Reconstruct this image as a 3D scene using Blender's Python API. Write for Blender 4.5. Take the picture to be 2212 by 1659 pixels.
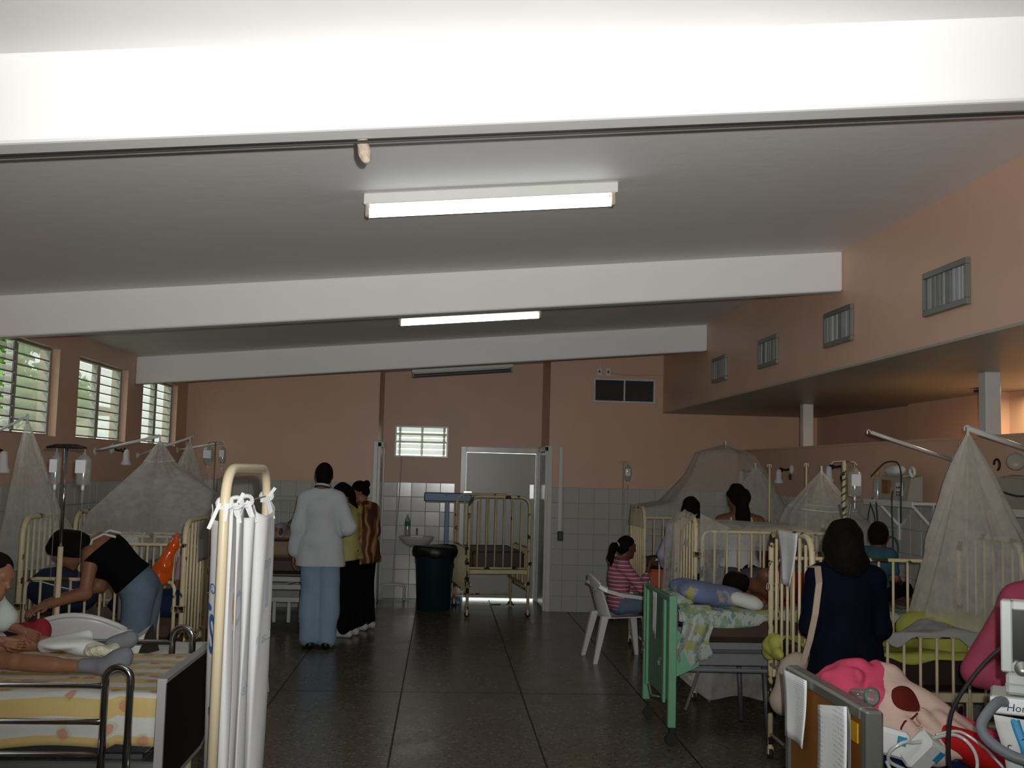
import bpy, bmesh, math, random
import numpy as np
from mathutils import Vector, Matrix

random.seed(7)
rng = np.random.default_rng(7)
for o in list(bpy.data.objects):
    bpy.data.objects.remove(o)
SC = bpy.context.scene
COL = SC.collection
PI = math.pi

# ------------------------------------------------------------------ camera, sky, flash, exposure
cam_data = bpy.data.cameras.new('camera')
cam_data.sensor_width = 36.0
cam_data.lens = 2280.0 / 2212.0 * 36.0
cam_data.clip_start = 0.05
cam = bpy.data.objects.new('camera', cam_data)
COL.objects.link(cam)
CR = ((0.997533, 0.030574, 0.063193), (-0.065441, 0.079184, 0.994710), (0.025408, -0.996391, 0.080990))
cam.matrix_world = Matrix(((CR[0][0], -CR[0][1], -CR[0][2], 0.0),
                           (CR[1][0], -CR[1][1], -CR[1][2], 0.0),
                           (CR[2][0], -CR[2][1], -CR[2][2], 1.72),
                           (0, 0, 0, 1)))
SC.camera = cam
SC.view_settings.view_transform = 'Standard'
SC.view_settings.look = 'None'
SC.view_settings.gamma = 1.0
SC.view_settings.exposure = 0.0
SC.view_settings.use_curve_mapping = False

world = bpy.data.worlds.new('world')
SC.world = world
world.use_nodes = True
wb = world.node_tree.nodes['Background']
wb.inputs['Color'].default_value = (0.86, 0.93, 0.88, 1)
wb.inputs['Strength'].default_value = 2.7

fl = bpy.data.lights.new('camera_flash', 'SPOT')       # the flash on the photographer's camera
fl.energy = 730
fl.color = (1.0, 0.985, 0.96)
fl.spot_size = math.radians(90)
fl.spot_blend = 1.0
fl.shadow_soft_size = 0.012
flo = bpy.data.objects.new('camera_flash', fl)
flo.matrix_world = cam.matrix_world @ Matrix.Rotation(math.radians(10), 4, 'X')   # flash head sits tipped up a little
flo.location = (0.05, 0.0, 1.785)
COL.objects.link(flo)

lamp = bpy.data.lights.new('corridor_lamp', 'AREA')      # lit ward beyond the half wall
lamp.shape = 'RECTANGLE'
lamp.size = 0.7
lamp.size_y = 0.9
lamp.energy = 17
lamp.color = (1.0, 0.8, 0.5)
lampo = bpy.data.objects.new('corridor_lamp', lamp)
lampo.location = (4.3, 7.75, 2.42)
COL.objects.link(lampo)

# ------------------------------------------------------------------ helpers: materials
def N(nt, kind, **kw):
    n = nt.nodes.new(kind)
    for k, v in kw.items():
        setattr(n, k, v)
    return n

def mat(name, col, rough=0.6, metal=0.0, var=0.12, scale=6.0, bump=0.0, bscale=60.0, spec=0.4, trans=0.0, coat=0.0):
    if rough >= 0.8 and spec == 0.4:
        spec = 0.1          # matt cloth
    m = bpy.data.materials.new(name)
    m.use_nodes = True
    nt = m.node_tree
    b = nt.nodes['Principled BSDF']
    b.inputs['Roughness'].default_value = rough
    b.inputs['Metallic'].default_value = metal
    b.inputs['Specular IOR Level'].default_value = spec
    b.inputs['Transmission Weight'].default_value = trans
    b.inputs['Coat Weight'].default_value = coat
    tc = N(nt, 'ShaderNodeTexCoord')
    nz = N(nt, 'ShaderNodeTexNoise')
    nz.inputs['Scale'].default_value = scale
    nz.inputs['Detail'].default_value = 5
    nt.links.new(tc.outputs['Object'], nz.inputs['Vector'])
    mx = N(nt, 'ShaderNodeMix', data_type='RGBA')
    mx.inputs[6].default_value = tuple(max(0, c * (1 - var)) for c in col) + (1,)
    mx.inputs[7].default_value = tuple(min(1, c * (1 + var)) for c in col) + (1,)
    nt.links.new(nz.outputs['Fac'], mx.inputs[0])
    nt.links.new(mx.outputs[2], b.inputs['Base Color'])
    if bump:
        n2 = N(nt, 'ShaderNodeTexNoise')
        n2.inputs['Scale'].default_value = bscale
        n2.inputs['Detail'].default_value = 4
        nt.links.new(tc.outputs['Object'], n2.inputs['Vector'])
        bp = N(nt, 'ShaderNodeBump')
        bp.inputs['Strength'].default_value = bump
        bp.inputs['Distance'].default_value = 0.01
        nt.links.new(n2.outputs['Fac'], bp.inputs['Height'])
        nt.links.new(bp.outputs['Normal'], b.inputs['Normal'])
    m['bsdf'] = b.name
    return m

def base_link(m):
    b = m.node_tree.nodes['Principled BSDF']
    l = b.inputs['Base Color'].links[0]
    return b, l.from_socket

def overlay(m, fac_socket, col):
    """mix a second colour over the base colour where fac is 1"""
    nt = m.node_tree
    b, s = base_link(m)
    mx = N(nt, 'ShaderNodeMix', data_type='RGBA')
    nt.links.new(fac_socket, mx.inputs[0])
    nt.links.new(s, mx.inputs[6])
    mx.inputs[7].default_value = tuple(col) + (1,)
    nt.links.new(mx.outputs[2], b.inputs['Base Color'])
    return mx

def math_node(nt, op, a, b=0.0, c=0.0):
    n = N(nt, 'ShaderNodeMath', operation=op)
    for i, v in enumerate((a, b, c)):
        if hasattr(v, 'node'):
            nt.links.new(v, n.inputs[i])
        else:
            n.inputs[i].default_value = v
    return n.outputs[0]

def noise_fac(m, scale, thresh, soft=0.02, coord='Object', detail=4, stretch=None):
    nt = m.node_tree
    tc = N(nt, 'ShaderNodeTexCoord')
    nz = N(nt, 'ShaderNodeTexNoise')
    nz.inputs['Scale'].default_value = scale
    nz.inputs['Detail'].default_value = detail
    src = tc.outputs[coord]
    if stretch:
        mp = N(nt, 'ShaderNodeMapping')
        mp.inputs['Scale'].default_value = stretch
        nt.links.new(src, mp.inputs[0])
        src = mp.outputs[0]
    nt.links.new(src, nz.inputs['Vector'])
    mr = N(nt, 'ShaderNodeMapRange')
    mr.inputs[1].default_value = thresh - soft
    mr.inputs[2].default_value = thresh + soft
    nt.links.new(nz.outputs['Fac'], mr.inputs[0])
    return mr.outputs[0]

def coord_sep(m, coord='Object'):
    nt = m.node_tree
    tc = N(nt, 'ShaderNodeTexCoord')
    sp = N(nt, 'ShaderNodeSeparateXYZ')
    nt.links.new(tc.outputs[coord], sp.inputs[0])
    return sp.outputs

def emit(name, col, strength):
    m = bpy.data.materials.new(name)
    m.use_nodes = True
    b = m.node_tree.nodes['Principled BSDF']
    b.inputs['Base Color'].default_value = (0.8, 0.8, 0.8, 1)
    b.inputs['Emission Color'].default_value = tuple(col) + (1,)
    b.inputs['Emission Strength'].default_value = strength
    return m

def clear(name, col, alpha, rough=0.2, gloss=0.06, transl=False):
    """thin see-through sheet: part transparent, part lit"""
    m = bpy.data.materials.new(name)
    m.use_nodes = True
    nt = m.node_tree
    for n in list(nt.nodes):
        nt.nodes.remove(n)
    out = N(nt, 'ShaderNodeOutputMaterial')
    tr = N(nt, 'ShaderNodeBsdfTransparent')
    df = N(nt, 'ShaderNodeBsdfDiffuse')
    df.inputs[0].default_value = tuple(col) + (1,)
    body = df.outputs[0]
    if transl:
        tl = N(nt, 'ShaderNodeBsdfTranslucent')
        tl.inputs[0].default_value = tuple(col) + (1,)
        mm = N(nt, 'ShaderNodeMixShader')
        mm.inputs[0].default_value = 0.4
        nt.links.new(df.outputs[0], mm.inputs[1])
        nt.links.new(tl.outputs[0], mm.inputs[2])
        body = mm.outputs[0]
    mx = N(nt, 'ShaderNodeMixShader')
    nt.links.new(tr.outputs[0], mx.inputs[1])
    nt.links.new(body, mx.inputs[2])
    mx.inputs[0].default_value = alpha
    last = mx.outputs[0]
    if gloss:
        gl = N(nt, 'ShaderNodeBsdfGlossy')
        gl.inputs['Roughness'].default_value = rough
        m2 = N(nt, 'ShaderNodeMixShader')
        m2.inputs[0].default_value = gloss
        nt.links.new(last, m2.inputs[1])
        nt.links.new(gl.outputs[0], m2.inputs[2])
        last = m2.outputs[0]
    nt.links.new(last, out.inputs[0])
    m['mix'] = mx.name
    return m

# ------------------------------------------------------------------ helpers: geometry
def root_loc(o):
    v = Vector((0, 0, 0))
    while o is not None:
        v += o.location
        o = o.parent
    return v

def mesh_obj(name, verts, faces, material, parent=None, smooth=False, origin=None, uv=None):
    """verts in world space; the object's origin is its parent's, or the middle of its base"""
    V = np.asarray(verts, dtype=float)
    if parent is not None:
        off = np.array(root_loc(parent)) if origin is None else np.zeros(3)
    elif origin is not None:
        off = np.array(origin, dtype=float)
    else:
        off = np.array([(V[:, 0].min() + V[:, 0].max()) / 2, (V[:, 1].min() + V[:, 1].max()) / 2, V[:, 2].min()])
    me = bpy.data.meshes.new(name)
    me.from_pydata([tuple(v) for v in (V - off)], [], faces)
    if smooth:
        me.polygons.foreach_set('use_smooth', [True] * len(me.polygons))
    if uv is not None:
        ul = me.uv_layers.new(name='uv')
        li = np.zeros(len(me.loops), dtype=np.int32)
        me.loops.foreach_get('vertex_index', li)
        ul.data.foreach_set('uv', np.asarray(uv, dtype=float)[li].ravel())
    me.update()
    if material is not None:
        me.materials.append(material)
    o = bpy.data.objects.new(name, me)
    COL.objects.link(o)
    if parent is not None:
        o.parent = parent
    else:
        o.location = off
    return o

class MB:
    """collects simple solids; build() links them as ONE mesh object"""
    def __init__(self):
        self.v, self.f = [], []
    def add(self, vs, fs):
        n = len(self.v)
        self.v += [tuple(v) for v in vs]
        self.f += [tuple(i + n for i in f) for f in fs]
        return self
    def box(self, lo, hi, ch=0.0, M=None):
        x0, y0, z0 = lo
        x1, y1, z1 = hi
        if ch <= 0:
            vs = [(x0, y0, z0), (x1, y0, z0), (x1, y1, z0), (x0, y1, z0), (x0, y0, z1), (x1, y0, z1), (x1, y1, z1), (x0, y1, z1)]
            fs = [(0, 3, 2, 1), (4, 5, 6, 7), (0, 1, 5, 4), (1, 2, 6, 5), (2, 3, 7, 6), (3, 0, 4, 7)]
        else:
            c = ((x0 + x1) / 2, (y0 + y1) / 2, (z0 + z1) / 2)
            h = ((x1 - x0) / 2, (y1 - y0) / 2, (z1 - z0) / 2)
            vs, key = [], {}
            for sx in (-1, 1):
                for sy in (-1, 1):
                    for sz in (-1, 1):
                        s = (sx, sy, sz)
                        for a in range(3):
                            p = [c[i] + s[i] * (h[i] - (0 if i == a else ch)) for i in range(3)]
                            key[(sx, sy, sz, a)] = len(vs)
                            vs.append(tuple(p))
            fs = []
            for a in range(3):
                b, d = (a + 1) % 3, (a + 2) % 3
                for s in (-1, 1):
                    q = []
                    for (u, w) in ((-1, -1), (1, -1), (1, 1), (-1, 1)):
                        t = [0, 0, 0]
                        t[a], t[b], t[d] = s, u, w
                        q.append(key[(t[0], t[1], t[2], a)])
                    fs.append(tuple(q if s > 0 else q[::-1]))
                for u in (-1, 1):
                    for w in (-1, 1):
                        q = []
                        for s, k in ((-1, b), (1, b), (1, d), (-1, d)):
                            t = [0, 0, 0]
                            t[a], t[b], t[d] = s, u, w
                            q.append(key[(t[0], t[1], t[2], k)])
                        fs.append(tuple(q if u * w > 0 else q[::-1]))
            for sx in (-1, 1):
                for sy in (-1, 1):
                    for sz in (-1, 1):
                        q = [key[(sx, sy, sz, a)] for a in range(3)]
                        fs.append(tuple(q if sx * sy * sz > 0 else q[::-1]))
        if M is not None:
            vs = [tuple(M @ Vector(v)) for v in vs]
        return self.add(vs, fs)
    def bar(self, a, b, w, h, up=(0, 0, 1), ch=0.0):
        """rectangular bar from a to b, w across, h along up"""
        a, b = Vector(a), Vector(b)
        d = (b - a)
        L = d.length
        d.normalize()
        u = Vector(up)
        s = d.cross(u)
        if s.length < 1e-4:
            s = d.cross(Vector((0, 1, 0)))
        s.normalize()
        u = s.cross(d)
        M = Matrix(((d.x, s.x, u.x, a.x), (d.y, s.y, u.y, a.y), (d.z, s.z, u.z, a.z), (0, 0, 0, 1)))
        return self.box((0, -w / 2, -h / 2), (L, w / 2, h / 2), ch, M)
    def tube(self, pts, r, n=10, cap=True):
        P = [Vector(p) for p in pts]
        rr = r if isinstance(r, (list, tuple)) else [r] * len(P)
        T = []
        for i in range(len(P)):
            t = (P[min(i + 1, len(P) - 1)] - P[max(i - 1, 0)])
            T.append(t.normalized())
        ref = Vector((0, 0, 1)) if abs(T[0].z) < 0.9 else Vector((1, 0, 0))
        s = T[0].cross(ref).normalized()
        vs = []
        for i, p in enumerate(P):
            s = (s - T[i] * s.dot(T[i]))
            if s.length < 1e-5:
                s = T[i].orthogonal()
            s.normalize()
            u = T[i].cross(s)
            for k in range(n):
                a = 2 * PI * k / n
                vs.append(p + (s * math.cos(a) + u * math.sin(a)) * rr[i])
        fs = []
        for i in range(len(P) - 1):
            for k in range(n):
                k2 = (k + 1) % n
                fs.append((i * n + k, i * n + k2, (i + 1) * n + k2, (i + 1) * n + k))
        if cap:
            fs.append(tuple(range(n))[::-1])
            fs.append(tuple(range((len(P) - 1) * n, len(P) * n)))
        return self.add(vs, fs)
    def lathe(self, prof, c=(0, 0, 0), n=20, axis=(0, 0, 1), cap=True):
        ax = Vector(axis).normalized()
        q = Vector((0, 0, 1)).rotation_difference(ax)
        c = Vector(c)
        vs, fs = [], []
        for (r, z) in prof:
            for k in range(n):
                a = 2 * PI * k / n
                vs.append(c + q @ Vector((r * math.cos(a), r * math.sin(a), z)))
        for i in range(len(prof) - 1):
            for k in range(n):
                k2 = (k + 1) % n
                fs.append((i * n + k, i * n + k2, (i + 1) * n + k2, (i + 1) * n + k))
        if cap:
            fs.append(tuple(range(n))[::-1])
            fs.append(tuple(range((len(prof) - 1) * n, len(prof) * n)))
        return self.add(vs, fs)
    def build(self, name, material, parent=None, smooth=False, origin=None):
        return mesh_obj(name, self.v, self.f, material, parent, smooth, origin)

def arc(c, r, a0, a1, u, w, n=6):
    """points on an arc about c in the plane of unit vectors u, w"""
    c, u, w = Vector(c), Vector(u), Vector(w)
    return [c + u * (r * math.cos(a0 + (a1 - a0) * i / n)) + w * (r * math.sin(a0 + (a1 - a0) * i / n)) for i in range(n + 1)]

def rounded(pts, r, n=5):
    """polyline with rounded corners"""
    P = [Vector(p) for p in pts]
    out = [P[0]]
    for i in range(1, len(P) - 1):
        a, b, c = P[i - 1], P[i], P[i + 1]
        d1, d2 = (a - b), (c - b)
        rr = min(r, d1.length * 0.49, d2.length * 0.49)
        p, q = b + d1.normalized() * rr, b + d2.normalized() * rr
        for k in range(n + 1):
            t = k / n
            out.append(p * (1 - t) ** 2 + b * 2 * t * (1 - t) + q * t ** 2)
    out.append(P[-1])
    return out

def tag(o, label, cat, group=None):
    o['label'] = label
    o['category'] = cat
    if group:
        o['group'] = group
    return o

def thing(name, label, cat, loc=(0, 0, 0), rz=0.0, group=None):
    o = bpy.data.objects.new(name, None)
    o.empty_display_size = 0.1
    COL.objects.link(o)
    o.location = loc
    o.rotation_euler = (0, 0, rz)
    return tag(o, label, cat, group)

def struct(o):
    o['kind'] = 'structure'
    return o

def copy_obj(o, parent, loc=None, rot=None, scale=None):
    c = o.copy()
    COL.objects.link(c)
    c.parent = parent
    if loc is not None:
        c.location = loc
    if rot is not None:
        c.rotation_euler = rot
    if scale is not None:
        c.scale = scale
    return c

def copy_tree(root, loc, rz, label, group=None):
    r = copy_obj(root, None, loc, (0, 0, rz))
    r['label'] = label
    if group:
        r['group'] = group
    for ch in list(root.children):
        c = copy_obj(ch, r)
        for g in list(ch.children):
            copy_obj(g, c)
    return r

# ------------------------------------------------------------------ helpers: soft bodies (smooth union of tapered limbs)
def unit(v):
    v = np.asarray(v, float)
    return v / max(np.linalg.norm(v), 1e-9)

def sdf_mesh(prims, vox=0.012, k=0.03, cuts=()):
    """prims: ('c',a,b,ra,rb[,k]) tapered capsule, ('e',centre,radii,R[,k]) ellipsoid. cuts: (point, normal) keeps the side against the normal."""
    lo, hi = np.full(3, 1e9), np.full(3, -1e9)
    boxes = []
    for p in prims:
        if p[0] == 'c':
            a, b = np.asarray(p[1], float), np.asarray(p[2], float)
            r = max(p[3], p[4])
            l, h = np.minimum(a, b) - r, np.maximum(a, b) + r
        else:
            c = np.asarray(p[1], float)
            e = np.abs(np.asarray(p[3])) @ np.asarray(p[2], float) if p[3] is not None else np.asarray(p[2], float)
            l, h = c - e, c + e
        boxes.append((l, h))
        lo, hi = np.minimum(lo, l), np.maximum(hi, h)
    lo -= 3 * vox
    hi += 3 * vox
    n = np.ceil((hi - lo) / vox).astype(int) + 1
    F = np.full(n, 0.2)
    ax = [lo[i] + vox * np.arange(n[i]) for i in range(3)]
    for p, (l, h) in zip(prims, boxes):
        kk = p[5] if p[0] == 'c' and len(p) > 5 else (p[4] if p[0] == 'e' and len(p) > 4 else k)
        m = kk + 2.5 * vox
        i0 = np.maximum(((l - m - lo) / vox).astype(int), 0)
        i1 = np.minimum(((h + m - lo) / vox).astype(int) + 2, n)
        X, Y, Z = np.meshgrid(ax[0][i0[0]:i1[0]], ax[1][i0[1]:i1[1]], ax[2][i0[2]:i1[2]], indexing='ij')
        if p[0] == 'c':
            a, b = np.asarray(p[1], float), np.asarray(p[2], float)
            d = b - a
            L2 = max(d @ d, 1e-9)
            t = np.clip(((X - a[0]) * d[0] + (Y - a[1]) * d[1] + (Z - a[2]) * d[2]) / L2, 0, 1)
            D = np.sqrt((X - a[0] - t * d[0]) ** 2 + (Y - a[1] - t * d[1]) ** 2 + (Z - a[2] - t * d[2]) ** 2) - (p[3] + t * (p[4] - p[3]))
        else:
            c, r = np.asarray(p[1], float), np.asarray(p[2], float)
            Q = np.stack([X - c[0], Y - c[1], Z - c[2]], -1)
            if p[3] is not None:
                Q = Q @ np.asarray(p[3], float)
            k0 = np.sqrt(((Q / r) ** 2).sum(-1))
            k1 = np.sqrt(((Q / r ** 2) ** 2).sum(-1))
            D = k0 * (k0 - 1) / np.maximum(k1, 1e-6)
        S = F[i0[0]:i1[0], i0[1]:i1[1], i0[2]:i1[2]]
        hh = np.maximum(kk - np.abs(S - D), 0) / max(kk, 1e-6)
        F[i0[0]:i1[0], i0[1]:i1[1], i0[2]:i1[2]] = np.minimum(S, D) - hh * hh * kk * 0.25
    if cuts:
        X, Y, Z = np.meshgrid(*ax, indexing='ij')
        for pt, nn in cuts:
            nn = unit(nn)
            F = np.maximum(F, (X - pt[0]) * nn[0] + (Y - pt[1]) * nn[1] + (Z - pt[2]) * nn[2])
    F[0], F[-1], F[:, 0], F[:, -1], F[:, :, 0], F[:, :, -1] = (0.1,) * 6
    s = F < 0
    cnt = np.zeros(np.array(F.shape) - 1, dtype=np.int8)
    for dx in (0, 1):
        for dy in (0, 1):
            for dz in (0, 1):
                cnt += s[dx:F.shape[0] - 1 + dx, dy:F.shape[1] - 1 + dy, dz:F.shape[2] - 1 + dz]
    act = np.argwhere((cnt > 0) & (cnt < 8))
    idm = np.full(cnt.shape, -1, dtype=np.int64)
    idm[act[:, 0], act[:, 1], act[:, 2]] = np.arange(len(act))
    acc = np.zeros((len(act), 3))
    num = np.zeros(len(act))
    corners = [(a, b, c) for a in (0, 1) for b in (0, 1) for c in (0, 1)]
    for i, ca in enumerate(corners):
        for cb in corners[i + 1:]:
            if sum(abs(x - y) for x, y in zip(ca, cb)) != 1:
                continue
            ia, ib = act + ca, act + cb
            fa, fb = F[ia[:, 0], ia[:, 1], ia[:, 2]], F[ib[:, 0], ib[:, 1], ib[:, 2]]
            m = (fa < 0) != (fb < 0)
            t = np.where(m, fa / np.where(m, fa - fb, 1), 0)[:, None]
            acc += np.where(m[:, None], np.asarray(ca) + t * (np.asarray(cb) - np.asarray(ca)), 0)
            num += m
    V = lo + vox * (act + acc / np.maximum(num, 1)[:, None])
    faces = []
    for a in range(3):
        b, c = (a + 1) % 3, (a + 2) % 3
        sl0, sl1 = [slice(None)] * 3, [slice(None)] * 3
        sl0[a], sl1[a] = slice(0, -1), slice(1, None)
        s0, s1 = s[tuple(sl0)], s[tuple(sl1)]
        e = np.argwhere(s0 != s1)
        ok = (e[:, b] > 0) & (e[:, c] > 0) & (e[:, b] < F.shape[b] - 1) & (e[:, c] < F.shape[c] - 1)
        e = e[ok]
        flip = s1[e[:, 0], e[:, 1], e[:, 2]]
        q = []
        for db, dc in ((1, 1), (0, 1), (0, 0), (1, 0)):
            j = e.copy()
            j[:, b] -= db
            j[:, c] -= dc
            q.append(idm[j[:, 0], j[:, 1], j[:, 2]])
        q = np.stack(q, 1)
        q[flip] = q[flip][:, ::-1]
        faces.append(q)
    return V, np.concatenate(faces)

def soft_obj(name, prims, material, parent=None, vox=0.012, k=0.03, cuts=(), wob=None, extra=None):
    V, Fc = sdf_mesh(prims, vox, k, cuts)
    if wob is not None:                       # gentle folds: displacement along a noisy field
        amp, fr, seed = wob
        ph = seed * 1.7
        d = (np.sin(V[:, 0] * fr + 3 * np.sin(V[:, 2] * fr * 0.35 + ph) + ph) + np.sin(V[:, 1] * fr * 0.9 + 2.3 * np.sin(V[:, 2] * fr * 0.5 + ph * 2)) + np.sin(V[:, 2] * fr * 0.6 + V[:, 0] * fr * 0.7 + ph)) * amp / 3
        c = V.mean(0)
        dirs = V - c
        dirs[:, 2] *= 0.3
        dirs /= np.maximum(np.linalg.norm(dirs, axis=1), 1e-6)[:, None]
        V = V + dirs * d[:, None]
    if extra is not None:
        for (V2, F2) in extra:
            Fc = np.concatenate([Fc, F2 + len(V)])
            V = np.concatenate([V, V2])
    return mesh_obj(name, V, Fc.tolist(), material, parent, smooth=True)

# ------------------------------------------------------------------ materials
M = {}
M['pink'] = mat('salmon_paint', (0.68, 0.445, 0.325), 0.42, var=0.10, scale=2.2, bump=0.08, bscale=40)
M['white_paint'] = mat('white_paint', (0.80, 0.80, 0.785), 0.55, var=0.03, scale=3.0, bump=0.06, bscale=30)
M['ceiling'] = mat('ceiling_paint', (0.80, 0.785, 0.78), 0.6, var=0.06, scale=1.6, bump=0.15, bscale=14)
M['soffit'] = mat('grey_gloss_paint', (0.36, 0.375, 0.33), 0.42, var=0.10, scale=2.0)
M['tile'] = mat('glazed_tile', (0.50, 0.51, 0.48), 0.18, var=0.05, scale=1.5, spec=0.5)
M['grout'] = mat('grout', (0.36, 0.37, 0.35), 0.8)
M['trim'] = mat('white_gloss_paint', (0.66, 0.67, 0.64), 0.25, var=0.06, scale=9)
M['door'] = mat('grey_door_paint', (0.42, 0.425, 0.38), 0.30, var=0.08, scale=3)
M['metal'] = mat('bright_metal', (0.62, 0.62, 0.62), 0.25, 1.0, var=0.08)
M['chrome'] = mat('chrome', (0.42, 0.42, 0.43), 0.14, 1.0, var=0.10, scale=20)
M['grey_metal'] = mat('grey_metal', (0.25, 0.26, 0.24), 0.4, 0.6)
M['alu'] = mat('dull_aluminium', (0.34, 0.35, 0.32), 0.38, 0.8, var=0.1)
M['black'] = mat('black_plastic', (0.012, 0.012, 0.013), 0.4, var=0.2)
M['dark_glass'] = mat('dark_panel', (0.015, 0.017, 0.013), 0.25)
M['plate'] = mat('cream_plastic', (0.70, 0.68, 0.60), 0.4)
M['plastic_white'] = mat('white_plastic', (0.68, 0.69, 0.68), 0.3, var=0.05)
M['nest'] = mat('mud_nest', (0.40, 0.33, 0.26), 0.95, var=0.35, scale=60, bump=0.6)
M['pipe'] = mat('painted_pipe', (0.48, 0.42, 0.33), 0.5)
M['glass'] = clear('louvre_glass', (0.70, 0.73, 0.62), 0.50, 0.12, 0.07, True)
M['slatgrey'] = mat('grey_slat', (0.36, 0.385, 0.40), 0.5, var=0.16, scale=14)
M['slatgrey2'] = mat('dark_slat', (0.20, 0.215, 0.22), 0.5, var=0.16, scale=14)
M['tube'] = emit('lit_tube', (0.93, 1.0, 0.96), 7)
M['tube_off'] = mat('unlit_tube', (0.10, 0.10, 0.10), 0.3)

# terrazzo: dark grey with pale and dark chips
def terrazzo():
    m = mat('terrazzo', (0.125, 0.116, 0.088), 0.22, var=0.16, scale=1.3, spec=0.45)
    nt = m.node_tree
    tc = N(nt, 'ShaderNodeTexCoord')
    vo = N(nt, 'ShaderNodeTexVoronoi')
    vo.inputs['Scale'].default_value = 40
    nt.links.new(tc.outputs['Object'], vo.inputs['Vector'])
    sp = N(nt, 'ShaderNodeSeparateColor')
    nt.links.new(vo.outputs['Color'], sp.inputs[0])
    d = math_node(nt, 'LESS_THAN', vo.outputs['Distance'], 0.42)
    a = math_node(nt, 'MULTIPLY', math_node(nt, 'GREATER_THAN', sp.outputs[0], 0.66), d)
    mx = overlay(m, math_node(nt, 'MULTIPLY', a, 0.8), (0.27, 0.25, 0.19))
    b_ = math_node(nt, 'MULTIPLY', math_node(nt, 'LESS_THAN', sp.outputs[1], 0.34), d)
    overlay(m, math_node(nt, 'MULTIPLY', b_, 0.85), (0.035, 0.036, 0.032))
    b, s = base_link(m)
    nz = N(nt, 'ShaderNodeTexNoise')
    nz.inputs['Scale'].default_value = 3.0
    nt.links.new(tc.outputs['Object'], nz.inputs['Vector'])
    mr = N(nt, 'ShaderNodeMapRange')
    mr.inputs[3].default_value = 0.16
    mr.inputs[4].default_value = 0.34
    nt.links.new(nz.outputs['Fac'], mr.inputs[0])
    nt.links.new(mr.outputs[0], b.inputs['Roughness'])
    return m
M['terrazzo'] = terrazzo()
M['strip'] = mat('dark_strip', (0.02, 0.02, 0.018), 0.5)

# ------------------------------------------------------------------ the room
XL, XR, XH, XC = -3.12, 2.73, 3.675, 4.70     # left wall, bulkhead face, half wall face, corridor wall
YB, YR, YF = 13.05, 14.10, -1.6               # back wall, recess back, wall behind the camera
def ceil_z(x):
    return 3.04 + 0.0906 * x

fl_o = struct(MB().box((-3.3, YF, -0.12), (4.9, 14.3, 0.0)).build('floor', M['terrazzo']))
for x in (-2.11, -1.19, -0.262, 0.66, 1.58, 2.5, 3.42):
    MB().box((x - 0.006, YF, -0.004), (x + 0.006, YB if not -0.8 < x < 1.3 else YR, 0.0012)).build('divider_strip', M['strip'], fl_o)
for y in (1.9, 8.3):
    MB().box((-3.12, y - 0.005, -0.004), (3.675, y + 0.005, 0.0012)).build('divider_strip', M['strip'], fl_o)

def slab(x0, x1, y0, y1, zl0, zl1, t):
    vs = [(x0, y0, zl0), (x1, y0, zl1), (x1, y1, zl1), (x0, y1, zl0)]
    vs += [(x, y, z + t) for x, y, z in vs]
    return MB().add(vs, [(0, 1, 2, 3), (7, 6, 5, 4), (0, 4, 5, 1), (1, 5, 6, 2), (2, 6, 7, 3), (3, 7, 4, 0)])
struct(slab(-3.4, 3.0, YF - .1, 14.3, ceil_z(-3.4), ceil_z(3.0), 0.15).build('ceiling', M['ceiling']))
for i, yb in enumerate((3.15, 7.07, 10.83)):
    th = 0.12
    b = slab(XL, XR, yb, yb + th, ceil_z(XL) - 0.275, ceil_z(XR) - 0.275, 0.285)
    # rounded lower arrises
    bo = struct(b.build('ceiling_beam', M['white_paint']))
    bv = bo.modifiers.new('edge', 'BEVEL')
    bv.width = 0.018
    bv.segments = 3

# left wall with three jalousie openings
WY = [(7.26, 8.735), (9.20, 10.605), (11.14, 12.555)]
ZS, ZH = 1.895, 2.60
w = MB()
w.box((XL - .16, YF, 0), (XL, YB + .1, ZS))
y0 = YF
for a, b in WY:
    w.box((XL - .16, y0, ZS), (XL, a, 2.85))
    w.box((XL - .16, a, ZH), (XL, b, 2.85))
    y0 = b
w.box((XL - .16, y0, ZS), (XL, YB + .1, 2.85))
wall_l = struct(w.build('wall_left', M['pink']))
# back wall: two deep blocks either side of a recess
RX0, RX1 = -0.80, 1.31
w = MB()
w.box((-3.3, YB, 0), (RX0, 14.3, 3.1))
w.box((RX1, YB, 0), (4.9, 14.3, 3.5))
bw = (-0.645, 0.065, 1.855, 2.27)      # little back window
dr = (0.27, 1.29, 0.0, 1.985)          # door opening
w.box((RX0, YR, 0), (dr[0], 14.3, bw[2]))
w.box((RX0, YR, bw[2]), (bw[0], 14.3, 3.3))
w.box((bw[1], YR, bw[2]), (dr[0], 14.3, 3.3))
w.box((bw[0], YR, bw[3]), (bw[1], 14.3, 3.3))
w.box((dr[0], YR, dr[3]), (RX1, 14.3, 3.3))
w.box((dr[1], YR, 0), (RX1, 14.3, dr[3]))
wall_b = struct(w.build('wall_back', M['pink']))
wall_u = struct(MB().box((XR, YF, 2.485), (XR + .15, YB, 3.5)).build('bulkhead', M['pink']))
struct(MB().box((XR + .001, YF, 2.47), (4.85, YB, 2.4995)).build('soffit', M['soffit']))
wall_r = struct(MB().box((XH, YF, 0), (XH + .115, YB, 2.02)).build('wall_right', M['pink']))
w = MB().box((XC, YF, 0), (XC + .15, YB, 2.5))
w.box((XC - .10, 8.5, 0), (XC, 10.2, 2.5))
struct(w.build('corridor_wall', M['pink']))
struct(MB().box((-3.3, YF - .15, 0), (4.9, YF, 3.5)).build('wall_front', M['white_paint']))
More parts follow.
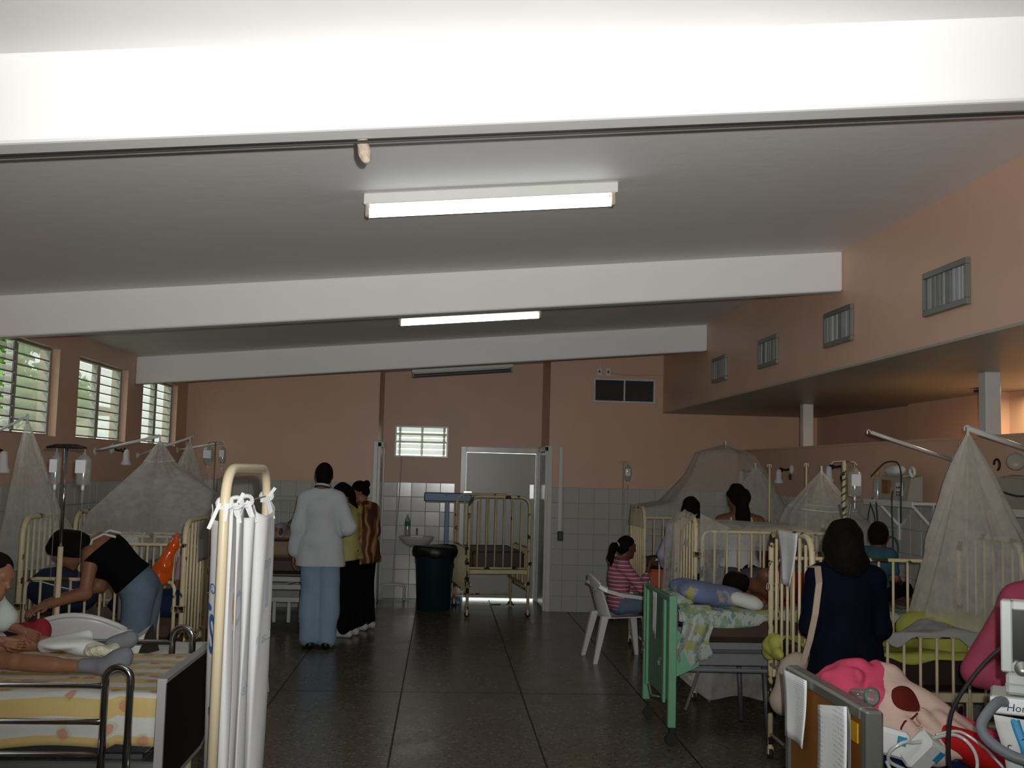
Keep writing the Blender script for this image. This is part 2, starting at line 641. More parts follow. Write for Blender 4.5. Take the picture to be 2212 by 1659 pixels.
for y in (3.35, 7.0, 10.66):
    struct(MB().box((XH + .003, y - .05, 2.02), (XH + .112, y + .05, 2.472), .006).build('pillar', M['trim']))
struct(MB().box((XH - .012, YF, 2.015), (XH + .125, YB, 2.035)).build('trim_1', M['pink']))

# wainscot tiles: one tile mesh, copied; every tile sits a hair out of true
TP, TT = 0.19, 0.0075
tile_me = MB().box((-.0925, -.0925, 0), (.0925, .0925, TT), .002)
def tile_mesh():
    me = bpy.data.meshes.new('tile')
    me.from_pydata(tile_me.v, [], tile_me.f)
    me.materials.append(M['tile'])
    return me
TM = tile_mesh()
def tile_wall(parent, org, u, w_, nrm, nu, nv, stuff_from=None):
    """tiles on a wall from org along u, upward; nrm faces the room"""
    org, u, nrm = Vector(org), Vector(u), Vector(nrm)
    up = Vector((0, 0, 1))
    g = MB()
    a = org - nrm * 0.001
    L = u * (nu * TP)
    H = up * (nv * TP)
    c = [a, a + L, a + L + H, a + H]
    g.add(c + [p + nrm * 0.0035 for p in c], [(0, 1, 2, 3), (4, 5, 6, 7), (0, 1, 5, 4), (1, 2, 6, 5), (2, 3, 7, 6), (3, 0, 4, 7)])
    g.build('grout_panel', M['grout'], parent)
    base = Matrix((u, up, nrm)).transposed()
    off = root_loc(parent)
    rest = MB()
    for i in range(nu):
        for j in range(nv):
            p = org + u * ((i + .5) * TP) + up * ((j + .5) * TP) + nrm * 0.002
            tilt = Matrix.Rotation(random.gauss(0, .006), 3, 'X') @ Matrix.Rotation(random.gauss(0, .006), 3, 'Y')
            R3 = base @ tilt
            if stuff_from is not None and i >= stuff_from:
                rest.add([p + R3 @ Vector(v) for v in tile_me.v], tile_me.f)
                continue
            o = bpy.data.objects.new('tile', TM)
            COL.objects.link(o)
            o.parent = parent
            Q = R3.to_4x4()
            Q.translation = p - off
            o.matrix_local = Q
    if rest.v:
        r = rest.build('tile_field', M['tile'], parent)
        r['kind'] = 'stuff'
tile_wall(wall_b, (-3.10, YB, 0), (1, 0, 0), None, (0, -1, 0), 12, 8)
tile_wall(wall_b, (RX1 + .003, YB, 0), (1, 0, 0), None, (0, -1, 0), 12, 8)
tile_wall(wall_b, (RX0 + .02, YR, 0), (1, 0, 0), None, (0, -1, 0), 5, 8)
tile_wall(wall_l, (XL, YB - .01, 0), (0, -1, 0), None, (1, 0, 0), 62, 8, 33)
tile_wall(wall_r, (XH, YB - .01, 0), (0, -1, 0), None, (-1, 0, 0), 62, 8, 37)

# jalousie windows on the left: frame, mullion, operator bars, two banks of glass louvres
def jalousie(n, y0, y1):
    o = bpy.data.objects.new('window_%d' % n, None)
    COL.objects.link(o)
    o.location = (XL - .09, (y0 + y1) / 2, ZS)
    struct(o)
    x = XL - .09
    f = MB()
    for ya, yb in ((y0, y0 + .03), (y1 - .03, y1), ((y0 + y1) / 2 - .02, (y0 + y1) / 2 + .02)):
        f.box((x - .03, ya, ZS), (x + .03, yb, ZH), .003)
    f.box((x - .027, y0, ZS), (x + .027, y1, ZS + .015), .003)
    f.box((x - .027, y0, ZH - .02), (x + .027, y1, ZH), .003)
    f.build('window_frame', M['alu'], o)
    for bank in (0, 1):
        a = y0 + .035 if bank == 0 else (y0 + y1) / 2 + .025
        b = (y0 + y1) / 2 - .025 if bank == 0 else y1 - .035
        nr = 8
        p = (ZH - ZS - .05) / nr
        tilt = math.radians(62 if not (n == 1 and bank == 0) else 38)
        op = MB()
        op.box((x + .022, b - .02, ZS + .03), (x + .030, b - .008, ZH - .03))
        op.box((x + .022, a + .008, ZS + .03), (x + .030, a + .02, ZH - .03))
        for r in range(nr):
            z = ZS + .025 + (r + .5) * p
            dz, dx = math.sin(tilt) * p * .56, math.cos(tilt) * p * .56
            g = MB()
            t = .003
            vs = [(x + dx, a, z - dz), (x + dx, b, z - dz), (x - dx, b, z + dz), (x - dx, a, z + dz)]
            g.add(vs + [(q[0] + t, q[1], q[2] + t * .5) for q in vs], [(0, 1, 2, 3), (7, 6, 5, 4), (0, 4, 5, 1), (1, 5, 6, 2), (2, 6, 7, 3), (3, 7, 4, 0)])
            g.build('louvre', M['glass'], o)
            op.box((x + dx - .004, a, z - dz - .004), (x + dx + .006, b, z - dz + .007))
            for yy in (a, b - .012):
                op.box((x - dx, yy, z - dz - .006), (x + dx + .012, yy + .012, z - dz + .004))
        op.build('louvre_clips', M['alu'], o)
    return o
for i, (a, b) in enumerate(WY):
    jalousie(i + 1, a, b)

# little bright window in the recess
o = struct(bpy.data.objects.new('window_4', None))
COL.objects.link(o)
o.location = (-.29, YR, 1.855)
f = MB()
x0, x1, z0, z1 = bw
for q in ((x0, x0 + .025, z0, z1), (x1 - .025, x1, z0, z1), (x0 + .025, x1 - .025, z0, z0 + .02), (x0 + .025, x1 - .025, z1 - .02, z1)):
    f.box((q[0], YR - .02, q[2]), (q[1], YR + .06, q[3]), .003)
f.build('window_frame', M['trim'], o)
gr = MB()
for xx in (x0 + .05, (x0 + x1) / 2 - .01, x1 - .07):
    gr.box((xx, YR + .12, z0), (xx + .03, YR + .14, z1))
gr.box((x0, YR + .12, z0 + .19), (x1, YR + .14, z0 + .215))
gr.box((x0, YR + .12, z1 - .12), (x1, YR + .14, z1 - .095))
gr.build('window_grille', M['trim'], o)
for r in range(5):
    z = z0 + .03 + (r + .5) * .075
    g = MB()
    vs = [(x0 + .028, YR + .005, z - .03), (x1 - .028, YR + .005, z - .03), (x1 - .028, YR + .04, z + .03), (x0 + .028, YR + .04, z + .03)]
    g.add(vs + [(q[0], q[1] - .003, q[2] + .003) for q in vs], [(0, 1, 2, 3), (7, 6, 5, 4), (0, 4, 5, 1), (1, 5, 6, 2), (2, 6, 7, 3), (3, 7, 4, 0)])
    g.build('louvre', M['glass'], o)

# doors: one at the back of the recess, one in each side of it
o = struct(bpy.data.objects.new('door_1', None))
COL.objects.link(o)
o.location = (.78, YR, 0)
f = MB()
f.box((dr[0] - .03, YR - .03, 0), (dr[0] + .045, YR + .08, dr[3] + .03), .004)
f.box((dr[1] - .045, YR - .03, 0), (dr[1] + .015, YR + .08, dr[3] + .03), .004)
f.box((dr[0] + .045, YR - .03, dr[3] - .045), (dr[1] - .045, YR + .08, dr[3] + .03), .004)
f.build('door_frame', M['trim'], o)
leaf = MB().box((dr[0] + .048, YR + .01, .028), (dr[1] - .048, YR + .05, dr[3] - .05), .003).build('door_leaf', M['door'], o)
MB().box((1.165, YR - .004, 1.33), (1.225, YR + .012, 1.53), .003).build('push_plate', M['metal'], leaf)
h = MB()
h.bar((1.235, YR - .05, 1.335), (1.11, YR - .05, 1.33), .02, .022, ch=.004)
h.tube([(1.215, YR + .01, 1.335), (1.215, YR - .05, 1.335)], .011, 8)
h.build('door_handle', M['grey_metal'], leaf)
MB().lathe([(.018, 0), (.018, .012), (.012, .016)], (1.20, YR + .012, 1.08), 10, (0, -1, 0)).build('lock_cylinder', M['grey_metal'], leaf)
for n, xs, sg in ((2, RX0, 1), (3, RX1, -1)):
    o = struct(bpy.data.objects.new('door_%d' % n, None))
    COL.objects.link(o)
    o.location = (xs, 13.55, 0)
    a, b = sorted((xs, xs + sg * .022))
    MB().box((a, 13.18, .01), (b, 13.98, 1.95), .003).build('door_leaf', M['door'], o)
    f = MB()
    a, b = sorted((xs, xs + sg * .04))
    for ya, yb in ((13.06, 13.14), (13.99, 14.06)):
        f.box((a, ya, 0), (b, yb, 2.02), .006)
    f.box((a, 13.06, 1.96), (b, 14.06, 2.03), .006)
    f.build('door_frame', M['trim'], o)
o = MB().box((RX0 - .05, YB - .018, 0), (RX0 + .005, YB, 2.03), .006).build('trim_2', M['trim'])
struct(o)
o = MB().box((RX1 - .012, YB - .018, 0), (RX1 + .045, YB, 2.03), .004).build('trim_3', M['trim'])
struct(o)

# vents along the bulkhead
def vent(yc, label):
    t = thing('wall_vent', label, 'vent', (XR, yc, 2.65), 0, 'grey vents along the bulkhead')
    a, b, z0, z1 = yc - .255, yc + .255, 2.645, 2.895
    f = MB()
    for q in ((a, b, z0, z0 + .035), (a, b, z1 - .035, z1), (a, a + .022, z0 + .035, z1 - .035), (b - .022, b, z0 + .035, z1 - .035)):
        f.box((XR - .028, q[0], q[2]), (XR, q[1], q[3]), .003)
    f.build('vent_frame', M['grey_metal'], t)
    MB().box((XR - .003, a + .02, z0 + .03), (XR, b - .02, z1 - .03)).build('backing', M['black'], t)
    y, i = a + .03, 0
    rr = random.Random(int(yc * 100))
    while y < b - .045:
        wd = rr.choice((.018, .03, .045, .06))
        y2 = min(y + wd, b - .026)
        d = rr.uniform(.004, .014)
        MB().box((XR - .006 - d, y, z0 + .034), (XR - .004, y2, z1 - .034), .0015).build('slat', M['slatgrey'] if rr.random() < .75 else M['slatgrey2'], t)
        y = y2 + rr.choice((.003, .005, .012))
    return t
vent(5.55, 'largest grey framed vent with vertical slats, nearest on the bulkhead')
vent(7.13, 'second largest grey vent with vertical slats on pink bulkhead')
vent(8.72, 'third grey vent from the camera along the pink bulkhead')
vent(10.30, 'smallest grey vent, beyond the last ceiling beam on the bulkhead')

# dark twin panel high on the back wall, its switches and cable
t = thing('air_grille', 'dark two-pane panel in a pale frame high on back wall', 'panel', (2.235, YB, 2.585))
f = MB()
for q in ((1.845, 2.625, 2.585, 2.61), (1.845, 2.625, 2.865, 2.89), (1.845, 1.87, 2.61, 2.865), (2.6, 2.625, 2.61, 2.865), (2.225, 2.245, 2.61, 2.865)):
    f.box((q[0], YB - .04, q[2]), (q[1], YB, q[3]), .003)
f.build('panel_frame', M['trim'], t)
for a, b in ((1.872, 2.223), (2.247, 2.598)):
    MB().box((a, YB - .022, 2.612), (b, YB - .01, 2.863)).build('pane', M['dark_glass'], t)
for xx, lb in ((1.92, 'cream switch plate above dark panel, nearer the doorway recess'), (2.03, 'cream switch plate above dark panel with cable running right')):
    t = thing('switch_plate', lb, 'switch', (xx, YB, 2.93), 0, 'switch plates above the dark panel')
    MB().box((xx - .034, YB - .014, 2.918), (xx + .034, YB, 3.018), .004).build('plate', M['plate'], t)
    MB().box((xx - .01, YB - .02, 2.955), (xx + .01, YB - .012, 2.985), .002).build('rocker', M['black'], t)
tag(MB().tube([(2.06, YB - .008, 2.955), (2.2, YB - .008, 2.94), (2.4, YB - .008, 2.935), (2.55, YB - .008, 2.945), (2.73, YB - .008, 2.95)], .007, 6).build('cable', M['pipe']), 'thin pinkish cable from the switch plates to the bulkhead', 'cable')

# surface conduit and black box on the back wall
t = thing('cable_trunking', 'white vertical trunking ending in a black box on tiles', 'trunking', (1.46, YB, .88))
MB().box((1.437, YB - .03, .98), (1.483, YB - .009, 2.02), .004).build('duct', M['plastic_white'], t)
MB().box((1.435, YB - .05, .865), (1.505, YB - .009, .98), .008).build('box', M['black'], t)

# ceiling lights
def fixture(y, x0, on, label, zoff=0.0):
    t = thing('ceiling_light', label, 'ceiling light', ((x0 + .605), y, ceil_z(x0 + .6) - .13), 0, 'fluorescent ceiling lights')
    L = 1.21
    sl = .0906
    def sh(b):
        b.v = [(x, yy, z + ceil_z(x) + zoff) for x, yy, z in b.v]
        return b
    sh(MB().box((x0, y, -.052), (x0 + L, y + .012, .0), .003)).build('side_panel', M['trim'], t)
    sh(MB().box((x0, y + .012, -.040), (x0 + L, y + .17, .0), .003)).build('housing', M['trim'], t)
    sh(MB().box((x0 + .02, y + .10, -.075), (x0 + L - .02, y + .175, -.040), .006)).build('ballast_cover', M['trim'], t)
    b = MB()
    for xx in (x0 + .006, x0 + L - .026):
        b.box((xx, y + .03, -.105), (xx + .02, y + .085, -.038), .004)
    sh(b).build('lamp_holder', M['nest'], t)
    sh(MB().tube([(x0 + .026 + i * (L - .052) / 6, y + .057, -.083) for i in range(7)], .022, 14)).build('lamp_tube', M['tube'] if on else M['tube_off'], t)
fixture(4.93, -.41, True, 'lit fluorescent batten between the first and second beams')
fixture(8.78, -.41, True, 'lit fluorescent batten between the second and third beams')
fixture(12.6, -.40, False, 'unlit dark fluorescent batten beyond the third beam', -.11)
for xx in (-.2, .6):
    pass

# along the nearest beam: a dark line drawn as a thin tube and a mud nest
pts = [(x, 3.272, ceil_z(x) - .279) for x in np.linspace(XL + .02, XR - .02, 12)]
tag(MB().tube(pts, .005, 6).build('beam_dark_line', M['strip']), 'thin dark line along the lower edge of the nearest beam', 'cable')
tag(soft_obj('wasp_nest', [('e', (-.285, 3.31, 2.745), (.019, .017, .022), None), ('e', (-.278, 3.31, 2.715), (.022, .019, .026), None), ('e', (-.272, 3.308, 2.69), (.015, .014, .014), None)], M['nest'], None, .004, .012), 'small tan mud nest hanging from nearest beam edge', 'nest')

# ------------------------------------------------------------------ outside the windows
M['leaf'] = mat('leaf', (0.13, 0.30, 0.05), 0.6, var=0.4, scale=3)
M['bark'] = mat('bark', (0.2, 0.15, 0.1), 0.9)
M['cream_wall'] = mat('cream_render', (0.72, 0.69, 0.56), 0.8, var=0.1, scale=1.0)
M['roofing'] = mat('roofing', (0.3, 0.24, 0.2), 0.8)
M['ground'] = mat('ground', (0.33, 0.34, 0.25), 0.9, var=.3, scale=.8)
struct(MB().box((-40, -30, -.5), (-3.35, 45, -.14)).build('ground', M['ground']))
struct(MB().box((-3.34, 14.35, -.5), (40, 45, -.14)).build('ground', M['ground']))
t = thing('neighbouring_building', 'pale cream building seen through the louvred windows', 'building', (-12, 22, -.14))
MB().box((-16, 14, -.14), (-11, 34, 3.1)).build('wall', M['cream_wall'], t)
MB().box((-16.4, 13.6, 3.1), (-10.5, 34.4, 3.35), .05).build('roof', M['roofing'], t)
for y in (16, 19, 22, 25, 28, 31):
    wnd = MB().box((-11.02, y, 1.2), (-10.94, y + 1.2, 2.3), .02).build('window', M['trim'], t)
    MB().box((-10.95, y + .08, 1.28), (-10.93, y + 1.12, 2.22)).build('pane', M['dark_glass'], wnd)
def tree(x, y, h, r, label, seed):
    t = thing('tree', label, 'tree', (x, y, -.14), 0, 'trees outside the left windows')
    MB().tube([(x, y, -.14), (x + .1, y, h * .4), (x, y + .15, h * .75)], [.16, .12, .06], 8).build('trunk', M['bark'], t)
    g = np.random.default_rng(seed)
    n = 2600
    c = g.normal(0, 1, (n, 3))
    c /= np.linalg.norm(c, axis=1)[:, None]
    c *= (r * g.uniform(.35, 1, n) ** .6)[:, None] * np.array([1, 1, .75])
    c += (x, y, h * .85)
    a, b = g.normal(0, 1, (n, 3)), g.normal(0, 1, (n, 3))
    a /= np.linalg.norm(a, axis=1)[:, None]
    b = np.cross(a, b)
    b /= np.linalg.norm(b, axis=1)[:, None]
    s = g.uniform(.06, .13, n)[:, None]
    V = np.stack([c - a * s, c + b * s * .45, c + a * s, c - b * s * .45], 1).reshape(-1, 3)
    F = [(4 * i, 4 * i + 1, 4 * i + 2, 4 * i + 3) for i in range(n)]
    fo = mesh_obj('foliage', V, F, M['leaf'], t)
    fo['kind'] = 'stuff'
tree(-7.6, 17.5, 4.3, 1.0, 'green leafy tree glimpsed through the nearest left window', 3)
tree(-9.4, 25.5, 3.7, 1.1, 'leafy tree glimpsed through the middle left window', 4)

# ------------------------------------------------------------------ furniture materials
def worn_paint(name, col, th=0.60):
    m = mat(name, col, 0.42, var=0.06, scale=7, spec=0.45)
    overlay(m, noise_fac(m, 9.0, th, 0.015), (0.045, 0.028, 0.018))
    return m
M['cream'] = worn_paint('cream_enamel', (0.66, 0.57, 0.36), 0.70)
M['cream_worn'] = worn_paint('chipped_cream_enamel', (0.66, 0.57, 0.36), 0.585)
M['screen_paint'] = mat('screen_enamel', (0.70, 0.60, 0.40), 0.35, var=0.05)
M['rubber'] = mat('black_rubber', (0.015, 0.015, 0.015), 0.6)
M['deck'] = mat('bed_deck', (0.11, 0.11, 0.115), 0.5, 0.3)
M['dark_mattress'] = mat('dark_brown_vinyl', (0.035, 0.022, 0.018), 0.35, var=0.3, scale=5)
M['edge'] = mat('dull_steel_edge', (0.50, 0.51, 0.52), .35, .35, var=.05)
M['brown_mattress'] = mat('brown_vinyl', (0.07, 0.042, 0.03), 0.4, var=0.2)
M['tan_mattress'] = mat('tan_cover', (0.30, 0.215, 0.14), 0.6, var=0.15)
M['green_paint'] = mat('green_enamel', (0.16, 0.40, 0.235), 0.42, var=0.10, scale=8)
M['dull_green'] = mat('dull_green_panel', (0.12, 0.23, 0.14), 0.55, var=0.10, scale=5)
M['dark_panel'] = mat('dark_laminate', (0.008, 0.008, 0.006), 0.5, var=0.5, scale=3, spec=.15)
M['wood'] = mat('brown_laminate', (0.22, 0.085, 0.014), 0.45, var=0.22, scale=4)
M['sheet_white'] = mat('white_sheet', (0.62, 0.645, 0.62), 0.85, var=0.06, bump=0.3, bscale=18)
M['sheet_blue'] = mat('pale_blue_sheet', (0.36, 0.45, 0.50), 0.85, var=0.15, bump=0.3, bscale=18)
M['lime'] = mat('lime_sheet', (0.46, 0.47, 0.10), 0.85, var=0.2, scale=3, bump=0.3, bscale=16)
M['grey_cloth'] = mat('grey_cloth', (0.36, 0.36, 0.35), 0.9, var=0.12, bump=0.3, bscale=20)
M['net'] = clear('mosquito_net', (0.88, 0.89, 0.85), 0.30, 0.5, 0.0, True)
def net_alpha(m, lo, hi):
    nt = m.node_tree
    lw = N(nt, 'ShaderNodeLayerWeight')
    lw.inputs[0].default_value = 0.35
    mr = N(nt, 'ShaderNodeMapRange')
    mr.inputs[3].default_value = lo
    mr.inputs[4].default_value = hi
    nt.links.new(lw.outputs['Facing'], mr.inputs[0])
    tc = N(nt, 'ShaderNodeTexCoord')
    nz = N(nt, 'ShaderNodeTexNoise')
    nz.inputs['Scale'].default_value = 14
    nt.links.new(tc.outputs['Object'], nz.inputs['Vector'])
    v = math_node(nt, 'MULTIPLY', mr.outputs[0], math_node(nt, 'ADD', nz.outputs['Fac'], 0.5))
    nt.links.new(v, nt.nodes[m['mix']].inputs[0])
net_alpha(M['net'], 0.26, 0.72)
M['net_thick'] = clear('dense_mosquito_net', (0.88, 0.86, 0.80), 0.45, 0.5, 0.0, True)
net_alpha(M['net_thick'], 0.40, 0.88)
M['net_thin'] = clear('thin_mosquito_net', (0.72, 0.73, 0.70), 0.2, 0.5, 0.0, True)
net_alpha(M['net_thin'], 0.20, 0.55)
M['seam'] = mat('net_seam', (0.62, 0.63, 0.60), 0.9)
M['clear'] = clear('clear_plastic', (0.60, 0.64, 0.64), 0.22, 0.08, 0.12, True)
M['clear_bag'] = clear('milky_plastic', (0.62, 0.66, 0.64), 0.42, 0.15, 0.10, True)
M['paper'] = mat('white_paper', (0.86, 0.89, 0.92), 0.8, var=0.02)
def printed(name, rows, th, base=(0.86, 0.89, 0.92)):
    m = mat(name, base, 0.8, var=0.02)
    s = coord_sep(m)
    nt = m.node_tree
    fr = math_node(nt, 'FRACT', math_node(nt, 'MULTIPLY', s[2], rows))
    line = math_node(nt, 'LESS_THAN', math_node(nt, 'ABSOLUTE', math_node(nt, 'SUBTRACT', fr, 0.5)), 0.16)
    brk = noise_fac(m, 1.0, th, 0.03, stretch=(130, 130, 70), detail=2)
    col = noise_fac(m, 1.0, 0.50, 0.05, stretch=(9, 9, 0.2), detail=0)
    overlay(m, math_node(nt, 'MULTIPLY', math_node(nt, 'MULTIPLY', line, brk), math_node(nt, 'MULTIPLY', col, 0.38)), (0.10, 0.11, 0.16))
    return m
M['chart_paper'] = printed('written_sheet', 62, 0.48)
M['form_paper'] = printed('ruled_form', 120, 0.40)

def floral():
    m = mat('striped_floral_sheet', (0.60, 0.61, 0.58), 0.85, var=0.05, bump=0.3, bscale=16)
    nt = m.node_tree
    s = coord_sep(m, 'UV')
    wv = N(nt, 'ShaderNodeTexNoise')
    wv.inputs['Scale'].default_value = 5
    tcu = N(nt, 'ShaderNodeTexCoord')
    nt.links.new(tcu.outputs['UV'], wv.inputs['Vector'])
    v = math_node(nt, 'ADD', s[1], math_node(nt, 'MULTIPLY', wv.outputs['Fac'], 0.012))
    f = math_node(nt, 'FRACT', math_node(nt, 'ADD', math_node(nt, 'MULTIPLY', v, 7.6), 0.93))
    overlay(m, math_node(nt, 'LESS_THAN', f, 0.5), (0.60, 0.46, 0.19))
    vo = N(nt, 'ShaderNodeTexVoronoi')
    vo.voronoi_dimensions = '2D'
    vo.inputs['Scale'].default_value = 14
    vo.inputs['Randomness'].default_value = 1.0
    mp = N(nt, 'ShaderNodeVectorMath', operation='ADD')
    nt.links.new(tcu.outputs['UV'], mp.inputs[0])
    sc = N(nt, 'ShaderNodeVectorMath', operation='SCALE')
    n2 = N(nt, 'ShaderNodeTexNoise')
    n2.inputs['Scale'].default_value = 22
    nt.links.new(tcu.outputs['UV'], n2.inputs['Vector'])
    nt.links.new(n2.outputs['Color'], sc.inputs[0])
    sc.inputs['Scale'].default_value = 0.035
    nt.links.new(sc.outputs[0], mp.inputs[1])
    nt.links.new(mp.outputs[0], vo.inputs['Vector'])
    pick = N(nt, 'ShaderNodeSeparateColor')
    nt.links.new(vo.outputs['Color'], pick.inputs[0])
    leaf = math_node(nt, 'MULTIPLY', math_node(nt, 'LESS_THAN', vo.outputs['Distance'], 0.40), math_node(nt, 'LESS_THAN', pick.outputs[0], 0.42))
    overlay(m, math_node(nt, 'MULTIPLY', leaf, 0.35), (0.33, 0.38, 0.22))
    fl_ = math_node(nt, 'MULTIPLY', math_node(nt, 'LESS_THAN', vo.outputs['Distance'], 0.27), math_node(nt, 'LESS_THAN', pick.outputs[0], 0.42))
    overlay(m, math_node(nt, 'MULTIPLY', fl_, 0.75), (0.55, 0.22, 0.14))
    return m
M['floral'] = floral()

def blotch(name, base, spots, rough=0.85):
    m = mat(name, base, rough, var=0.08, bump=0.8, bscale=12)
    for sc, th, col in spots:
        overlay(m, noise_fac(m, sc, th, 0.02), col)
    return m
M['leafy'] = blotch('leaf_print_sheet', (0.42, 0.46, 0.43), [(13, 0.53, (0.34, 0.35, 0.14)), (19, 0.60, (0.13, 0.24, 0.27)), (16, 0.59, (0.22, 0.34, 0.23)), (24, 0.64, (0.30, 0.34, 0.30))])
M['blue_print'] = blotch('blue_print_cloth', (0.15, 0.19, 0.32), [(7, 0.60, (0.33, 0.30, 0.28)), (9, 0.66, (0.38, 0.36, 0.10))])

# ------------------------------------------------------------------ cloth surfaces
def surf(name, fn, nu, nv, material, parent=None, thick=0.006, uvfn=None, closed=False):
    V, UV = [], []
    for j in range(nv + 1):
        for i in range(nu + (0 if closed else 1)):
            u, v = i / nu, j / nv
            V.append(fn(u, v))
            UV.append(uvfn(u, v) if uvfn else (u, v))
    w_ = nu if closed else nu + 1
    F = []
    for j in range(nv):
        for i in range(nu):
            i2 = (i + 1) % w_ if closed else i + 1
            F.append((j * w_ + i, j * w_ + i2, (j + 1) * w_ + i2, (j + 1) * w_ + i))
    o = mesh_obj(name, V, F, material, parent, True, None, UV)
    if thick:
        s = o.modifiers.new('thickness', 'SOLIDIFY')
        s.thickness = thick
        s.offset = 0
    return o

def wr(x, y, a=1.0, s=0.0):
    """cloth wrinkle height"""
    return a * (math.sin(9 * x + 4 * y + s) * .35 + math.sin(17 * y - 7 * x + 2.1 * s) * .25 + math.sin(23 * x + 11 * y + 1.3 * s) * .2 + math.sin(6 * x * y + 5 * y + s) * .2)

def path_at(P, t):
    """point at length-fraction t along a polyline (list of tuples) and the metres run"""
    L = [0]
    for a, b in zip(P, P[1:]):
        L.append(L[-1] + math.dist(a, b))
    d = t * L[-1]
    for i in range(len(P) - 1):
        if d <= L[i + 1] + 1e-9:
            f = (d - L[i]) / max(L[i + 1] - L[i], 1e-9)
            return [a + (b - a) * f for a, b in zip(P[i], P[i + 1])], d
    return list(P[-1]), L[-1]

def draped(name, x0, x1, prof, material, label, cat, group=None, nu=40, nv=40, amp=.006, hem=None, seed=0.0, thick=.006):
    """sheet run along X over a cross-section profile [(y,z)...]; hem(u) lengthens the last leg"""
    def fn(u, v):
        x = x0 + (x1 - x0) * u
        P = [tuple(p) for p in prof]
        if hem:
            P[-1] = (P[-1][0], P[-1][1] + hem(u))
        (y, z), d = path_at(P, v)
        q = wr(x * 1.3, d * 1.5, amp, seed)
        return (x + q * .3, y + q * (1.2 if z < prof[1][1] - .02 else .2), z + (q if z >= prof[1][1] - .02 else 0))
    def uv(u, v):
        P = [tuple(p) for p in prof]
        return (x0 + (x1 - x0) * u, path_at(P, v)[1])
    o = surf(name, fn, nu, nv, material, None, thick, uv)
    if label:
        tag(o, label, cat, group)
    return o

def pillow(name, label, c, r, material, rz=0.0, tilt=0.0, cat='pillow', group=None, wob=.006, seed=1):
    R = np.array(Matrix.Rotation(rz, 3, 'Z') @ Matrix.Rotation(tilt, 3, 'Y'))
    pr = []
    for sx in (-1, 1):
        for sy in (-1, 1):
            pr.append(('e', np.array(c) + R @ np.array([sx * r[0] * .38, sy * r[1] * .38, 0]), (r[0] * .62, r[1] * .62, r[2]), R))
    o = soft_obj(name, pr, material, None, max(.008, min(r) * .16), r[2] * .8, (), (wob, 16, seed))
    return tag(o, label, cat, group)

# ------------------------------------------------------------------ cots
_bar_cache = {}
def bar_mesh(r, L, material):
    key = (round(r, 4), round(L, 3), material.name)
    if key not in _bar_cache:
        b = MB().tube([(0, 0, 0), (0, 0, L)], r, 8)
        me = bpy.data.meshes.new('bar')
        me.from_pydata(b.v, [], b.f)
        me.materials.append(material)
        me.polygons.foreach_set('use_smooth', [len(p.vertices) == 4 for p in me.polygons])
        _bar_cache[key] = me
    return _bar_cache[key]
def bar_obj(parent, p, L, r, material):
    o = bpy.data.objects.new('bar', bar_mesh(r, L, material))
    COL.objects.link(o)
    o.parent = parent
    o.location = p
    return o

def cot(label, loc, rz, L, W, near, far, H=1.39, group='cream barred cots', nend=6, pitch=.092):
    t = thing('hospital_cot', label, 'cot', (0, 0, 0), 0, group)
    for x in (0, L):
        e = MB().tube(rounded([(x, 0, .09), (x, 0, H), (x, W, H), (x, W, .09)], .13), .0175, 10)
        e.tube([(x, .01, .57), (x, W - .01, .57)], .013, 8)
        e.tube([(x, .01, .15), (x, W - .01, .15)], .010, 8)
        ef = e.build('end_frame', M['cream_worn'], t, True)
        for i in range(nend):
            y = W * (i + 1) / (nend + 1)
            top = H - (.05 if i in (0, nend - 1) else .005)
            bar_obj(ef, (x, y, .57), top - .57, .009, M['cream'])
        for y in (0, W):
            cst = MB().tube([(x, y, .11), (x, y, .062)], .014, 8)
            cst.box((x - .016, y - .012, .03), (x - .010, y + .012, .075))
            cst.box((x + .010, y - .012, .03), (x + .016, y + .012, .075))
            c = cst.build('caster', M['cream'], t)
            MB().lathe([(.012, -.011), (.031, -.011), (.033, 0), (.031, .011), (.012, .011)], (x, y, .034), 14, (1, 0, 0)).build('wheel', M['rubber'], c, True)
    for y, T, s in ((0, near, -1), (W, far, 1)):
        if T is None:
            continue
        yy = y + s * .022
        B = T - .50
        e = MB().tube(rounded([(.045, yy, B), (.045, yy, T), (L - .045, yy, T), (L - .045, yy, B)], .07), .012, 8)
        e.tube([(.045, yy, B), (L - .045, yy, B)], .011, 8)
        for xx in (.0, L):
            e.box((xx - .022, min(yy, y) - .012, B + .30), (xx + .03 if xx == 0 else xx + .022, max(yy, y) + .012, B + .345), .004)
            if xx:
                e.box((xx - .06, yy - .010, B + .30), (xx, yy + .010, B + .345), .004)
            else:
                e.box((xx, yy - .010, B + .30), (xx + .06, yy + .010, B + .345), .004)
        r = e.build('side_rail', M['cream_worn'], t, True)
        nb = int((L - .09) / pitch)
        for i in range(1, nb):
            bar_obj(r, (.045 + (L - .09) * i / nb, yy, B), .50, .0085, M['cream'])
    b = MB()
    for y in (.02, W - .05):
        b.box((.0, y, .50), (L, y + .03, .55), .004)
        b.box((.0, y + .004, .36), (L, y + .024, .395), .004)
    for x in (.015, L - .05):
        b.box((x, .0, .50), (x + .035, W, .55), .004)
    for x in (L * .22, L * .5, L * .78):
        b.box((x - .05, .024, .36), (x - .015, .044, .55), .004)
        b.box((x + .05, W - .044, .36), (x + .085, W - .024, .55), .004)
    b.build('base_frame', M['cream'], t)
    MB().box((.03, .05, .535), (L - .03, W - .05, .552)).build('deck', M['deck'], t)
    t.location = loc
    t.rotation_euler = (0, 0, rz)
    return t

